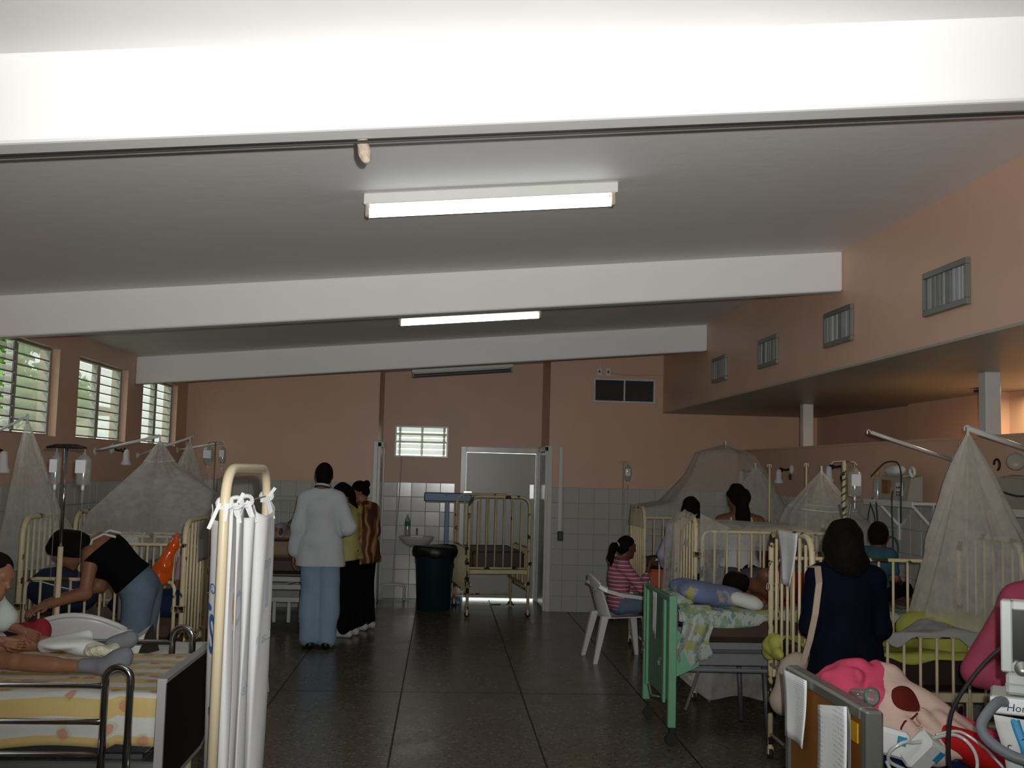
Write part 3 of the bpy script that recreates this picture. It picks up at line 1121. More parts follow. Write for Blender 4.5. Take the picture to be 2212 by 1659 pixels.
def mattress(label, lo, hi, material, rz=0.0, pivot=None, cat='mattress', group=None):
    c = Vector(((lo[0] + hi[0]) / 2, (lo[1] + hi[1]) / 2, lo[2]))
    b = MB().box((lo[0] - c.x, lo[1] - c.y, 0), (hi[0] - c.x, hi[1] - c.y, hi[2] - lo[2]), .028)
    o = b.build('mattress', material, None, False, (0, 0, 0))
    o.location = c if pivot is None else pivot
    o.rotation_euler = (0, 0, rz)
    bv = o.modifiers.new('soft_edge', 'BEVEL')
    bv.width = .02
    bv.segments = 2
    return tag(o, label, cat, group)

# right hand row, from the back wall towards the camera
cot('cream cot behind the striped-shirt girl, draped in netting', (1.93, 9.98, 0), 0, 1.42, .70, .91, 1.27)
cot('cream cot with raised rail and net drape beside green bed', (1.965, 8.10, 0), 0, 1.25, .68, 1.285, 1.27)
cot('nearest cream cot, paper on its chipped end, beside navy-clad woman', (2.05, 5.76, 0), 0, 1.20, .73, .865, 1.215)
# left hand row
cot('cream cot under the leaning woman in black top', (-2.66, 6.98, 0), .0, 1.02, .66, .955, 1.13, H=1.335)
cot('cream cot under the big tent net, white towel on rail', (-2.86, 8.55, 0), 0, 1.05, .68, 1.125, 1.10, H=1.30)
# by the door
cot('empty cream cot with brown mattress in front of grey door', (1.045, 12.5, 0), math.radians(97.5), 1.05, .72, .80, .80, H=1.40)

mattress('red-orange mattress in cot behind the seated girl', (1.98, 10.04, .555), (3.3, 10.64, .80), mat('red_cover', (0.52, 0.085, 0.035), .6))
mattress('dark mattress in the cot with raised rail', (2.0, 8.15, .555), (3.17, 8.72, .80), M['dark_mattress'])
mattress('black mattress in nearest cot beside the navy-clad woman', (2.09, 5.82, .555), (3.21, 6.43, .745), M['dark_mattress'])
mattress('brown mattress in cot under the leaning woman', (-2.62, 7.03, .555), (-1.69, 7.59, .70), M['brown_mattress'])
mattress('pale mattress in cot under the big tent net', (-2.82, 8.6, .555), (-1.86, 9.18, .69), M['tan_mattress'])
ca, sa = math.cos(math.radians(97.5)), math.sin(math.radians(97.5))
cx, cy = 1.045 + ca * .525 - sa * .36, 12.5 + sa * .525 + ca * .36
mattress('bare dark brown mattress in the cot by the door', (-.49, -.31, .555), (.49, .31, .76), M['brown_mattress'], math.radians(97.5), (cx, cy, .555))

# ------------------------------------------------------------------ hospital beds
def wheel(b, x, y, z=.05, r=.05):
    b.lathe([(.012, -.014), (r - .004, -.014), (r, 0), (r - .004, .014), (.012, .014)], (x, y, z), 16, (0, 1, 0))

def wheel_obj(parent, x, y, z=.05, r=.05):
    b = MB()
    wheel(b, x, y, z, r)
    b.box((x - .012, y - .02, z), (x + .012, y + .02, z + r + .03))
    return b.build('wheel', M['rubber'], parent, False)

# near left bed: chrome frame, dark foot panel
bedA = thing('hospital_bed', 'nearest left bed with chrome rails and dark foot panel', 'bed', (-1.9, 4.28, 0))
b = MB()
fx = -.965
pa = MB()
pv = [(fx - .012, 3.875, .58), (fx - .012, 3.875, .945), (fx - .012, 4.695, .945), (fx - .012, 4.695, .66), (fx - .012, 4.62, .60), (fx - .012, 4.5, .56), (fx - .012, 4.0, .56)]
n = len(pv)
pa.add(pv + [(x + .024, y, z) for x, y, z in pv], [tuple(range(n)), tuple(range(n, 2 * n))[::-1]] + [(i, (i + 1) % n, n + (i + 1) % n, n + i) for i in range(n)])
fb = pa.build('foot_panel', M['dark_panel'], bedA)
e = MB()
for p, q in zip(pv, pv[1:] + pv[:1]):
    e.bar((p[0] + .012, p[1], p[2]), (q[0] + .012, q[1], q[2]), .030 if p[2] < .9 else .034, .014, (0, 1, 0) if abs(p[1] - q[1]) < .02 else (0, 0, 1))
e.build('panel_edging', M['edge'], fb)
b = MB()
for y in (3.93, 4.64):
    b.box((-2.95, y - .02, .60), (fx - .02, y + .02, .655), .006)
for x in (-2.9, -1.9, -1.06):
    b.box((x - .02, 3.93, .605), (x + .02, 4.64, .65), .005)
for y in (3.95, 4.62):
    for x in (-2.85, -1.12):
        b.tube([(x, y, .62), (x + .02, y, .10)], .022, 10)
b.bar((-1.9, 3.98, .40), (-1.15, 3.98, .52), .03, .03)
b.bar((-1.55, 3.98, .50), (-1.95, 4.1, .22), .028, .012)
b.box((-2.85, 3.96, .28), (-1.1, 3.985, .315), .005)
b.box((-2.85, 4.59, .28), (-1.1, 4.615, .315), .005)
b.build('bed_frame', M['grey_metal'], bedA)
bb = MB()
bb.lathe([(.02, -.03), (.035, -.028), (.04, 0), (.035, .028), (.02, .03)], (-1.02, 3.86, .60), 14, (0, 0, 1))
bb.lathe([(.02, -.03), (.035, -.028), (.04, 0), (.035, .028), (.02, .03)], (-1.02, 4.70, .60), 14, (0, 0, 1))
bb.bar((-1.02, 3.86, .60), (-1.02, 4.70, .60), .03, .04)
bb.build('bumper', M['metal'], bedA, True)
for y in (3.95, 4.62):
    for x in (-2.85, -1.10):
        wheel_obj(bedA, x, y)

def side_rail(y, s):
    r = MB()
    r.tube([(-1.148, y, .58)] + [Vector((-1.148, y, .94))] + arc((-1.105, y, .957), .043, PI, 0, (1, 0, 0), (0, 0, 1), 10) + [(-1.062, y, .94), (-1.062, y, .56)], .0135, 12)
    o = r.build('side_rail', M['chrome'], bedA, True)
    for z in (.935, .812, .70):
        MB().tube([(-2.6, y, z), (-1.155, y, z)], .0105, 10).build('rail_bar', M['chrome'], o, True)
    MB().tube([(-2.6, y, .58), (-2.6, y, .96)], .013, 10).build('rail_post', M['chrome'], o, True)
    br = MB()
    for x in (-1.155, -1.055):
        br.box((x - .02, y - .02, .56), (x + .02, y + .02, .60), .004)
    br.box((-1.20, min(y, y + s * .09), .585), (-1.01, max(y, y + s * .09), .60))
    br.build('rail_bracket', M['grey_metal'], o)
    return o
side_rail(3.83, 1)
side_rail(4.75, -1)
MB().box((-2.93, 3.95, .655), (-1.04, 4.62, .672)).build('deck', M['deck'], bedA)
mattress('thick mattress of nearest left bed under floral sheet', (-2.9, 3.90, .690), (-.99, 4.67, .885), M['deck'])
draped('floral_sheet', -2.9, -.982, [(4.69, .80), (4.685, .897), (3.885, .897), (3.868, .88), (3.862, .712)], M['floral'],
       'yellow and white striped sheet with red flowers on near bed', 'sheet', nu=60, nv=60, amp=.006,
       hem=lambda u: (.05 * (1 - min(1, max(0, (u - .52) / .08)))) + .012 * math.sin(u * 17) + (.02 if u > .93 else 0))

# second left bed, white sheet
bedM = thing('hospital_bed', 'second left bed with white sheet, behind the chrome railed bed', 'bed', (-2.0, 5.3, 0))
b = MB()
for y in (5.02, 5.6):
    b.box((-3.0, y - .02, .52), (-1.2, y + .02, .57), .005)
    for x in (-2.9, -1.25):
        b.tube([(x, y, .54), (x, y, .05)], .02, 10)
b.box((-1.22, 5.0, .50), (-1.18, 5.62, .62), .006)
b.build('bed_frame', M['cream'], bedM)
for y in (5.02, 5.6):
    for x in (-2.9, -1.25):
        wheel_obj(bedM, x, y)

MB().box((-2.98, 5.02, .57), (-1.22, 5.6, .585)).build('deck', M['deck'], bedM)
mattress('mattress of the second left bed', (-2.97, 4.99, .585), (-1.2, 5.62, .775), M['grey_cloth'])
draped('white_sheet', -2.98, -1.17, [(5.64, .66), (5.635, .788), (4.98, .788), (4.972, .775), (4.97, .66)], M['sheet_white'],
       'rumpled white sheet on the second left bed', 'sheet', nu=50, nv=36, amp=.012, seed=2)

# white bed at the back left, foot towards the camera
bedG = thing('hospital_bed', 'white framed bed behind the man in white coat', 'bed', (-1.65, 12.0, 0))
b = MB()
M['white_enamel'] = mat('white_enamel', (0.52, 0.55, 0.53), 0.45, var=0.12)
for x in (-2.05, -1.30):
    b.box((x - .02, 11.25, .50), (x + .02, 13.0, .56), .005)
    b.box((x - .02, 11.25, .30), (x + .02, 13.0, .335), .005)
    for y in (11.32, 12.8):
        b.box((x - .025, y - .025, .12), (x + .025, y + .025, .52), .005)
for z in (.52, .44, .31):
    b.box((-2.05, 11.23, z - .02), (-1.30, 11.27, z + .03), .005)
for x in (-1.82, -1.70, -1.55, -1.43):
    b.box((x - .018, 11.25, .08), (x + .018, 11.28, .33), .004)
b.bar((-1.9, 11.6, .36), (-1.5, 11.3, .50), .03, .02)
b.build('bed_frame', M['white_enamel'], bedG)
hf = MB()
hf.tube(rounded([(-2.05, 12.95, .4), (-2.05, 12.95, 1.30), (-1.30, 12.95, 1.30), (-1.30, 12.95, .4)], .10), .017, 10)
hb = hf.build('head_frame', M['white_enamel'], bedG, True)
for i in range(6):
    bar_obj(hb, (-1.94 + i * .105 + 1.65, .95, .5), .79, .011, M['white_enamel'])
for y in (11.32, 12.8):
    for x in (-2.05, -1.30):
        wheel_obj(bedG, x, y, .055, .055)

MB().box((-2.03, 11.27, .56), (-1.32, 12.93, .575)).build('deck', M['deck'], bedG)
mattress('lower brown mattress on the bed behind the white coat', (-2.04, 11.27, .575), (-1.31, 12.92, .74), M['brown_mattress'], group='stacked mattresses')
mattress('upper tan mattress on the bed behind the white coat', (-2.03, 11.28, .742), (-1.32, 12.90, .90), M['tan_mattress'], group='stacked mattresses')
pillow('blanket', 'tan blanket heaped on the bed behind the white coat', (-1.68, 11.75, .955), (.34, .38, .06), M['tan_mattress'], cat='blanket')

# green bed with foot board towards the aisle
bedN = thing('hospital_bed', 'green enamelled bed with solid foot board by the aisle', 'bed', (2.4, 7.15, 0))
fx = 1.50
b = MB()
for y, h in ((6.78, .94), (7.62, .93)):
    MB().box((fx - .025, y - .022, .115), (fx + .025, y + .022, h), .004).build('foot_post', M['green_paint'], bedN)
MB().box((fx - .012, 6.80, .26), (fx + .012, 7.60, .905), .004).build('foot_panel', M['dull_green'], bedN)
for ya, yb in ((6.90, 6.945), (7.48, 7.525)):
    MB().box((fx - .030, ya, .24), (fx - .012, yb, .90), .004).build('panel_batten', M['green_paint'], bedN)
MB().box((fx - .02, 6.78, .895), (fx + .02, 7.62, .93), .005).build('top_rail', M['dull_green'], bedN)
b = MB()
b.add([(fx - .0, 6.77, .42), (fx + .17, 6.77, .50), (fx + .17, 6.77, .60), (fx, 6.77, .75), (fx, 6.79, .42), (fx + .17, 6.79, .50), (fx + .17, 6.79, .60), (fx, 6.79, .75)],
      [(0, 1, 2, 3), (7, 6, 5, 4), (0, 4, 5, 1), (1, 5, 6, 2), (2, 6, 7, 3), (3, 7, 4, 0)])
b.build('gusset', M['green_paint'], bedN)
b = MB()
b.tube(arc((fx - .045, 7.50, .52), .025, PI * .5, PI * 2.1, (0, 1, 0), (0, 0, 1), 8), .005, 6)
b.build('hook', M['grey_metal'], bedN)
b = MB()
b.tube([(fx - .045, 6.93, .52), (fx - .05, 6.95, .50), (fx - .05, 6.93, .47)], .012, 8)
b.build('hook', M['grey_metal'], bedN)
b = MB()
b.tube([(fx - .03, 6.98, .26), (fx - .09, 6.98, .27)], .011, 8)
b.tube([(fx - .09, 6.98, .27), (fx - .09, 7.06, .335)], .010, 8)
b.build('crank_handle', M['metal'], bedN)
b = MB()
for y in (6.82, 7.48):
    b.box((fx + .02, y - .018, .50), (3.40, y + .018, .575), .005)
    b.box((fx + .02, y - .012, .60), (3.40, y + .012, .645), .004)
b.tube([(fx + .03, 6.80, .475), (3.3, 6.80, .46)], .014, 8)
b.build('side_frame', mat('grey_enamel', (0.22, 0.235, 0.25), .4, .3), bedN)
b = MB()
for x in (2.12, 2.35, 3.3):
    MB().tube([(x, 6.84, .5), (x + .03, 6.84, .01)], .018, 8).build('leg', M['deck'], bedN, True)
    MB().tube([(x, 7.46, .5), (x + .03, 7.46, .01)], .018, 8).build('leg', M['deck'], bedN, True)
MB().bar((1.7, 6.86, .47), (1.62, 6.9, .2), .018, .018).build('stay', M['deck'], bedN)
for y in (6.78, 7.52):
    wheel_obj(bedN, fx, y, .042, .042)
    pass
    wheel_obj(bedN, 3.33, y, .042, .042)

MB().box((fx + .03, 6.84, .575), (3.4, 7.46, .60)).build('deck', M['deck'], bedN)
mattress('dark brown vinyl mattress on green bed', (fx + .20, 6.81, .648), (3.40, 7.49, .825), M['brown_mattress'])
def hemN(u):
    return .0 if u < .0 else (-.02 * math.sin(u * 14))
draped('leaf_print_sheet', fx + .045, 3.38, [(7.50, .72), (7.49, .845), (6.815, .845), (6.795, .83), (6.79, .80)], M['leafy'],
       'pale sheet with yellow and green leaf print on green bed', 'sheet', nu=60, nv=40, amp=.012, hem=lambda u: -.05 * (1 - u) * abs(math.sin(u * 9)) - (.02 if u < .3 else 0), seed=1)
def hang(u, v):
    x = fx + .04 + .21 * u + .02 * math.sin(v * 7)
    z = .86 - .37 * v * (1 - .25 * u) - .03 * abs(math.sin(u * 6))
    y = 6.79 - .02 * math.sin(u * 11 + v * 3) - .03 * math.sin(v * PI) - .01
    if v < .12:
        y = 6.79 + (.12 - v) * 1.2
        z = .87
    return (x, y, z)
tag(surf('bunched_sheet', hang, 24, 24, M['leafy'], None, .008), 'bunched end of leaf print sheet hanging over green bed corner', 'sheet')
pillow('blue_print_cloth', 'crumpled blue patterned cloth on the foot of green bed', (1.80, 7.08, .925), (.24, .20, .075), M['blue_print'], .3, .18, 'cloth', None, .034, 4)
pillow('white_pillow', 'small white pillow beside lying patient on green bed', (2.03, 6.98, .895), (.12, .10, .045), M['sheet_white'], -.2, .25)
pillow('yellow_cloth', 'crumpled yellow-green cloth at the corner of green bed', (1.60, 7.15, .885), (.10, .26, .055), M['leafy'], 0, 0, 'cloth', None, .015, 9)

# near right bed: brown head board in a grey metal frame
bedB = thing('hospital_bed', 'nearest right bed with brown board and papers taped on', 'bed', (2.0, 3.6, 0))
hx = 1.315
def tilted(y):
    return .998
f = MB()
f.box((hx, 3.215, .10), (hx + .055, 3.27, 1.012), .008)
f.box((hx, 3.94, .10), (hx + .055, 3.985, 1.012), .008)
f.box((hx, 3.27, .968), (hx + .055, 3.94, 1.012), .008)
f.box((hx, 3.27, .36), (hx + .055, 3.94, .40), .008)
f.build('head_frame', M['alu'], bedB)
hp = MB().box((hx + .008, 3.268, .395), (hx + .030, 3.942, .970)).build('head_panel', M['wood'], bedB)
MB().box((hx + .004, 3.30, .895), (hx + .009, 3.36, .955)).build('sticker', mat('yellow_sticker', (0.55, 0.33, 0.02), .4), hp)
b = MB()
for y in (3.27, 3.9):
    b.box((hx + .05, y - .02, .50), (3.3, y + .02, .56), .005)
    b.tube([(3.25, y, .52), (3.25, y, .1)], .02, 8)
b.build('bed_frame', M['grey_metal'], bedB)
for y in (3.25, 3.93):
    wheel_obj(bedB, hx + .03, y)
    wheel_obj(bedB, 3.25, y)

MB().box((hx + .06, 3.27, .56), (3.3, 3.9, .575)).build('deck', M['deck'], bedB)
M['royal'] = mat('royal_blue_sheet', (0.01, 0.045, 0.24), .7, var=.2, bump=.3, bscale=14)
mattress('royal blue covered mattress of nearest right bed', (hx + .07, 3.25, .575), (3.3, 3.92, .735), M['royal'])

# ------------------------------------------------------------------ plastic chairs
def chair(label, loc, rz, s=1.0):
    t = thing('plastic_chair', label, 'chair', (0, 0, 0), 0, 'white plastic armchairs')
    m = M['plastic_white']
    def seat(u, v):
        x = (u - .5) * (.40 + .05 * v)
        y = -.20 + .42 * v
        z = .425 + .02 * v - .02 * math.sin(PI * u) * math.sin(PI * v) + (.0 if v < .9 else -.02 * (v - .9) * 10)
        return (x * s, y * s, z * s)
    surf('seat', seat, 10, 10, m, t, .008)
    def back(u, v):
        a = (u - .5) * 2
        wd = .20 + .035 * v
        x = a * wd
        y = -.20 - .11 * v + .07 * a * a * (1 - .2 * v)
        z = .43 + (.40 - .075 * a * a) * v
        return (x * s, y * s, z * s)
    bk = surf('backrest', back, 16, 12, m, t, .010)
    d = MB()
    for (a, c) in ((-.16, .62), (-.08, .69), (0, .62), (.08, .69), (.16, .62), (-.08, .55), (.08, .55)):
        p = Vector(back(.5 + a, c))
        d.lathe([(.008 * s, -.009), (.008 * s, .009)], p, 8, (0, 1, .25))
    d.build('vent_holes', M['deck'], bk)
    rim = [Vector(back(u, 1.0)) for u in np.linspace(0, 1, 13)]
    MB().tube(rim, .013 * s, 8).build('top_rim', m, bk, True)
    for sx in (-1, 1):
        A = [(.235, -.27, .745), (.262, -.20, .705), (.275, -.05, .665), (.272, .10, .648), (.262, .19, .632), (.252, .225, .58), (.25, .235, .50), (.252, .245, .42)]
        P = [Vector((sx * x, y, z)) * s for x, y, z in A]
        vs, fs = [], []
        for i, p in enumerate(P):
            w0 = .030 if i < 5 else .026
            tdir = (P[min(i + 1, len(P) - 1)] - P[max(i - 1, 0)]).normalized()
            n_ = Vector((1, 0, 0)).cross(tdir).normalized()
            for (dx, dn) in ((-w0, -.028), (w0, -.022), (w0, .012), (-w0, .012)):
                vs.append(p + Vector((dx * s, 0, 0)) + n_ * dn * s)
        for i in range(len(P) - 1):
            for k in range(4):
                k2 = (k + 1) % 4
                fs.append((i * 4 + k, i * 4 + k2, i * 4 + 4 + k2, i * 4 + 4 + k))
        fs += [(0, 1, 2, 3), tuple(range(len(vs) - 4, len(vs)))[::-1]]
        MB().add(vs, fs).build('armrest', m, t)
        for (x0, y0, x1, y1, zt) in ((.225, .20, .262, .262, .45), (.205, -.20, .25, -.30, .45)):
            l = MB()
            top, bot = (sx * x0 * s, y0 * s, zt * s), (sx * x1 * s, y1 * s, 0)
            q = []
            for (cx_, cy_, cz_), wd in ((top, .034 * s), (bot, .019 * s)):
                q += [(cx_ - wd, cy_ - wd, cz_), (cx_ + wd, cy_ - wd, cz_), (cx_ + wd, cy_ + wd, cz_), (cx_ - wd, cy_ + wd, cz_)]
            l.add(q, [(3, 2, 1, 0), (4, 5, 6, 7), (0, 1, 5, 4), (1, 2, 6, 5), (2, 3, 7, 6), (3, 0, 4, 7)])
            l.build('leg', m, t)
    t.location = loc
    t.rotation_euler = (0, 0, rz)
    return t
chair('white plastic chair the striped-shirt girl sits on', (1.675, 9.85, 0), -PI / 2 + .10, .93)
chair('grey-white plastic chair with holed back, behind nearest left bed', (-1.93, 6.12, 0), .05, 1.08)
chair('white plastic chair under the woman in pink, behind curtain', (-1.62, 8.15, 0), -.5, .95)

# ------------------------------------------------------------------ folding screen with curtain
scr = thing('privacy_screen', 'cream tube privacy screen in front of the left beds', 'screen', (-.73, 4.0, 0))
L0, L1 = (-.722, 3.60), (-.712, 4.38)
fr = MB().tube(rounded([(L0[0], L0[1], .06), (L0[0], L0[1], 1.70), (L1[0], L1[1], 1.70), (L1[0], L1[1], .06)], .14, 8), .0172, 14)
for z in (.16,):
    fr.tube([(L0[0], L0[1], z), (L1[0], L1[1], z)], .013, 10)
fr.build('frame', M['screen_paint'], scr, True)
ft = MB()
for (x, y) in (L0, L1):
    ft.tube([(x - .2, y, .035), (x + .2, y, .035)], .014, 8)
    ft.tube([(x, y, .035), (x, y, .08)], .016, 8)
ft.build('feet', M['screen_paint'], scr, True)
MB().tube([(L0[0], L0[1], 1.585), (-.722, 3.98, 1.578), (L1[0], L1[1], 1.588)], .003, 6).build('string', M['grey_cloth'], scr)
M['curtain'] = mat('white_cotton_curtain', (0.75, 0.77, 0.77), 0.8, var=0.03, bump=0.12, bscale=26)
# folds of the gathered cloth, seen from above: (x, y) at the top and at the hem
FT = [(-0.806, 3.800), (-0.790, 3.730), (-0.755, 3.670), (-0.733, 3.648), (-0.706, 3.643), (-0.706, 3.710), (-0.741, 3.840), (-0.716, 3.790), (-0.700, 3.850), (-0.741, 4.000), (-0.711, 3.950), (-0.686, 4.000), (-0.728, 4.160), (-0.699, 4.120), (-0.673, 4.170), (-0.667, 4.300), (-0.702, 4.420)]
FB = [(-0.784, 3.800), (-0.765, 3.730), (-0.744, 3.680), (-0.729, 3.655), (-0.689, 3.640), (-0.694, 3.720), (-0.733, 3.860), (-0.703, 3.790), (-0.703, 3.860), (-0.734, 3.980), (-0.701, 3.920), (-0.691, 3.980), (-0.735, 4.140), (-0.694, 4.090), (-0.666, 4.130), (-0.661, 4.280), (-0.698, 4.420)]
def catmull(P, t):
    n_ = len(P) - 1
    f = min(max(t, 0), 1) * n_
    i = min(int(f), n_ - 1)
    f -= i
    p = [np.array(P[min(max(i + d, 0), n_)]) for d in (-1, 0, 1, 2)]
    return .5 * ((2 * p[1]) + (p[2] - p[0]) * f + (2 * p[0] - 5 * p[1] + 4 * p[2] - p[3]) * f * f + (3 * p[1] - p[0] - 3 * p[2] + p[3]) * f ** 3)
def curt(u, v):
    e = v ** .7
    a = catmull(FT, u) * (1 - e) + catmull(FB, u) * e
    dip = .055 * abs(math.sin(u * PI * 4)) ** .8
    zt = 1.575 - dip
    z = zt + (.46 - zt) * v
    return (a[0] + .004 * math.sin(u * 60 + v * 5), a[1] + .006 * math.sin(v * 9 + u * 8), z)
cu = surf('curtain', curt, 150, 60, M['curtain'], scr, .003)
# ties at the heading
for k, (u, dx) in enumerate(((.20, -.03), (.45, .015), (.68, .02), (.93, .03))):
    p = Vector(curt(u, 0))
    q = {0: Vector((L0[0], L0[1], 1.585)), 3: Vector((L1[0], L1[1], 1.588))}.get(k, Vector((-.722, p.y, 1.58)))
    b = MB()
    b.tube(arc(q, .023, 0, 2 * PI, (1, 0, 0), (0, .6, .8), 12), .008, 6)
    b.bar(p - Vector((0, 0, .03)), q + Vector((0, -.012, 0)), .020, .004, (0, 1, 0))
    b.bar(q + Vector((-.012, -.018, .0)), q + Vector((-.028 + dx * .5, -.03, -.085 + .02 * k)), .012, .003, (0, 1, 0))
    b.bar(q + Vector((.012, -.018, .0)), q + Vector((.022 + dx * .5, -.02, .035 if k % 2 else -.06)), .013, .003, (0, 1, 0))
    b.build('tie', M['curtain'], scr)
# print on the cloth: the far side's lettering shows through, reversed
def cloth_text(txt, size, mirror, u0, v0, du, dv, material, name):
    c = bpy.data.curves.new(name, 'FONT')
    c.body = txt
    c.size = 1.0
    c.offset = .022
    c.resolution_u = 3
    tmp = bpy.data.objects.new(name, c)
    COL.objects.link(tmp)
    dg = bpy.context.evaluated_depsgraph_get()
    me = bpy.data.meshes.new_from_object(tmp.evaluated_get(dg))
    bpy.data.objects.remove(tmp)
    bm = bmesh.new()
    bm.from_mesh(me)
    bmesh.ops.triangulate(bm, faces=bm.faces[:])
    bmesh.ops.subdivide_edges(bm, edges=bm.edges[:], cuts=2, use_grid_fill=True)
    V = [tuple(v.co) for v in bm.verts]
    F = [tuple(v.index for v in f.verts) for f in bm.faces]
    bm.free()
    W_ = []
    for x, y, z in V:
        u = u0 + (-x if mirror else x) * du
        v = v0 - y * dv
        p, px, pz = Vector(curt(u, v)), Vector(curt(u + .002, v)), Vector(curt(u, v + .002))
        n_ = (px - p).cross(pz - p)
        n_.normalize()
        if n_.y > 0:
            n_ = -n_
        W_.append(p + n_ * .0035)
    bpy.data.meshes.remove(me)
    return mesh_obj(name, W_, F, material, cu)
M['faint'] = mat('show_through_print', (0.52, 0.57, 0.63), .8)
M['faint_orange'] = mat('orange_show_through', (0.74, 0.42, 0.26), .8)
M['blue_ink'] = mat('blue_print_ink', (0.03, 0.13, 0.42), .7)
cloth_text('La h', 1, True, .935, .455, .064, .052, M['faint'], 'lettering')
cloth_text('del', 1, True, .688, .60, .040, .06, M['faint'], 'lettering')
cloth_text('T', 1, True, .94, .33, .13, .24, M['faint'], 'lettering')
cloth_text('C', 1, True, .505, .36, .085, .15, M['faint'], 'lettering')
cloth_text(')', 1, True, .318, .34, .13, .17, M['faint_orange'], 'lettering')
cloth_text('\u00ae', 1, False, .075, .235, .045, .042, M['blue_ink'], 'lettering')
cloth_text('S', 1, False, .070, .42, .085, .17, M['blue_ink'], 'lettering')
cloth_text('.', 1, False, .05, .29, .2, .14, M['blue_ink'], 'lettering')
cloth_text('c', 1, False, .07, .62, .06, .06, M['blue_ink'], 'lettering')

# ------------------------------------------------------------------ drip stands and bottles
def drip_bottle(name, label, top, h, r, bag=False, group='drip bottles and bags'):
    x, y, z = top
    t = thing(name, label, 'drip', (x, y, z - h), 0, group)
    MB().tube([(x, y, z + .03), (x, y + .004, z + .01), (x, y, z)], .002, 5).build('hanger', M['plastic_white'], t)
    if bag:
        soft_obj('body', [('e', (x, y, z - h * .5), (r, r * .45, h * .52), None), ('e', (x, y, z - h * .3), (r * .95, r * .4, h * .28), None)], M['clear_bag'], t, .006, .02)
    else:
        MB().lathe([(r * .3, 0), (r * .9, .006), (r, .02), (r, h * .80), (r * .75, h * .88), (r * .3, h * .94), (r * .28, h)][::1], (x, y, z - h), 16).build('body', M['clear_bag'], t, True)
    MB().box((x - r * .86, y - r * (.50 if bag else 1.04), z - h * .62), (x + r * .55, y - r * (.44 if bag else .90), z - h * .22)).build('label_patch', M['paper'], t)
    MB().lathe([(.006, -.03), (.010, -.02), (.010, 0.01)], (x, y, z - h), 8).build('port', M['plastic_white'], t)
    MB().lathe([(.004, -.10), (.009, -.09), (.009, -.045), (.004, -.03)], (x, y, z - h), 8).build('drip_chamber', M['clear'], t)
    MB().tube([(x, y, z - h - .10), (x + .005, y + .01, z - h - .3), (x - .01, y + .05, z - h - .55)], .0025, 5).build('drip_line', M['clear'], t)
    return t
def drip_stand(label, x, y, top, span, material, r=.009, lower=None, bar=None, base=True):
    t = thing('drip_stand', label, 'drip stand', (x, y, 0), 0, 'drip stands')
    z0 = .07
    if lower:
        MB().tube([(x, y, z0), (x, y, lower)], r * 1.55, 12).build('lower_tube', M['cream'], t, True)
        z0 = lower - .02
    MB().tube([(x, y, z0), (x, y, top)], r, 10).build('pole', material, t, True)
    h = MB()
    if bar:
        h.tube([(x - span, y, top - .002), (x - span * .5, y, top + .006), (x + span * .5, y, top + .006), (x + span, y, top - .002)], [.006, .013, .013, .006], 8)
    else:
        h.tube([(x - span, y, top - .02), (x - span, y, top - .03), (x - span * .8, y, top - .005), (x, y, top), (x + span * .8, y, top - .005), (x + span, y, top - .03), (x + span, y, top - .02)], .004, 6)
    h.build('hooks', bar or material, t, True)
    b = MB()
    for k in range(5):
        a = k * 2 * PI / 5 + .3
        b.tube([(x, y, .075), (x + .24 * math.cos(a), y + .24 * math.sin(a), .045)], .012, 6)
    b.build('base_legs', material, t, True)
    w_ = MB()
    for k in range(5):
        a = k * 2 * PI / 5 + .3
        w_ = MB().lathe([(.008, -.009), (.02, -.009), (.02, .009), (.008, .009)], (x + .24 * math.cos(a), y + .24 * math.sin(a), .021), 10, (-math.sin(a), math.cos(a), 0))
        w_.build('caster', M['rubber'], t)
    return t
drip_stand('chrome drip stand with dark crossbar in front of leaning woman', -2.19, 6.32, 1.785, .115, M['chrome'], .010, 1.21, M['rubber'])
drip_bottle('drip_bottle', 'clear drip bottle with white label, left side of dark crossbar', (-2.245, 6.32, 1.755), .19, .030)
drip_bottle('drip_bottle', 'clear drip bottle half full, right side of dark crossbar', (-2.085, 6.32, 1.755), .19, .041)
drip_stand('thin drip stand at the back left, two bags', -2.58, 12.2, 1.95, .085, M['grey_metal'], .007)
drip_bottle('drip_bag', 'crumpled clear drip bag on back left stand, nearer window', (-2.655, 12.2, 1.90), .22, .06, True)
drip_bottle('drip_bottle', 'small dark-necked drip bottle on back left stand', (-2.495, 12.2, 1.90), .19, .038)
drip_stand('thin rusty drip stand by the back tiles, one bag', 2.16, 12.55, 1.85, .05, M['pipe'], .006)
drip_bottle('drip_bag', 'pale drip bag on thin stand by the back tiles', (2.215, 12.55, 1.81), .20, .042, True)
o = drip_stand('slim white drip stand at the wall end of cots', 2.98, 9.5, 1.83, .02, M['cream'], .008)
o = drip_stand('cream drip stand behind the pointed net', 3.12, 8.92, 1.84, .02, M['cream'], .008)
o = drip_stand('cream drip stand wound with dark green tape, clear bottle', 3.04, 7.86, 1.85, .10, M['cream_worn'], .013)
g = MB()
sp = [(3.04 + .0145 * math.cos(a), 7.86 + .0145 * math.sin(a), 1.35 + .0085 * a) for a in np.arange(0, 8.5 * PI * 2 / 1.0, .5)]
g.tube(sp, .006, 5).build('green_tape', mat('green_tape', (0.01, 0.10, 0.05), .5), o)
for a, b in (((3.02, 7.84, 1.42), (2.99, 7.82, 1.52)), ((3.07, 7.84, 1.40), (3.08, 7.82, 1.53))):
    MB().tube([a, b], .009, 6).build('clamp', M['grey_metal'], o)
drip_bottle('drip_bottle', 'clear bottle with large white label beside green-taped stand', (3.125, 7.86, 1.80), .22, .05)

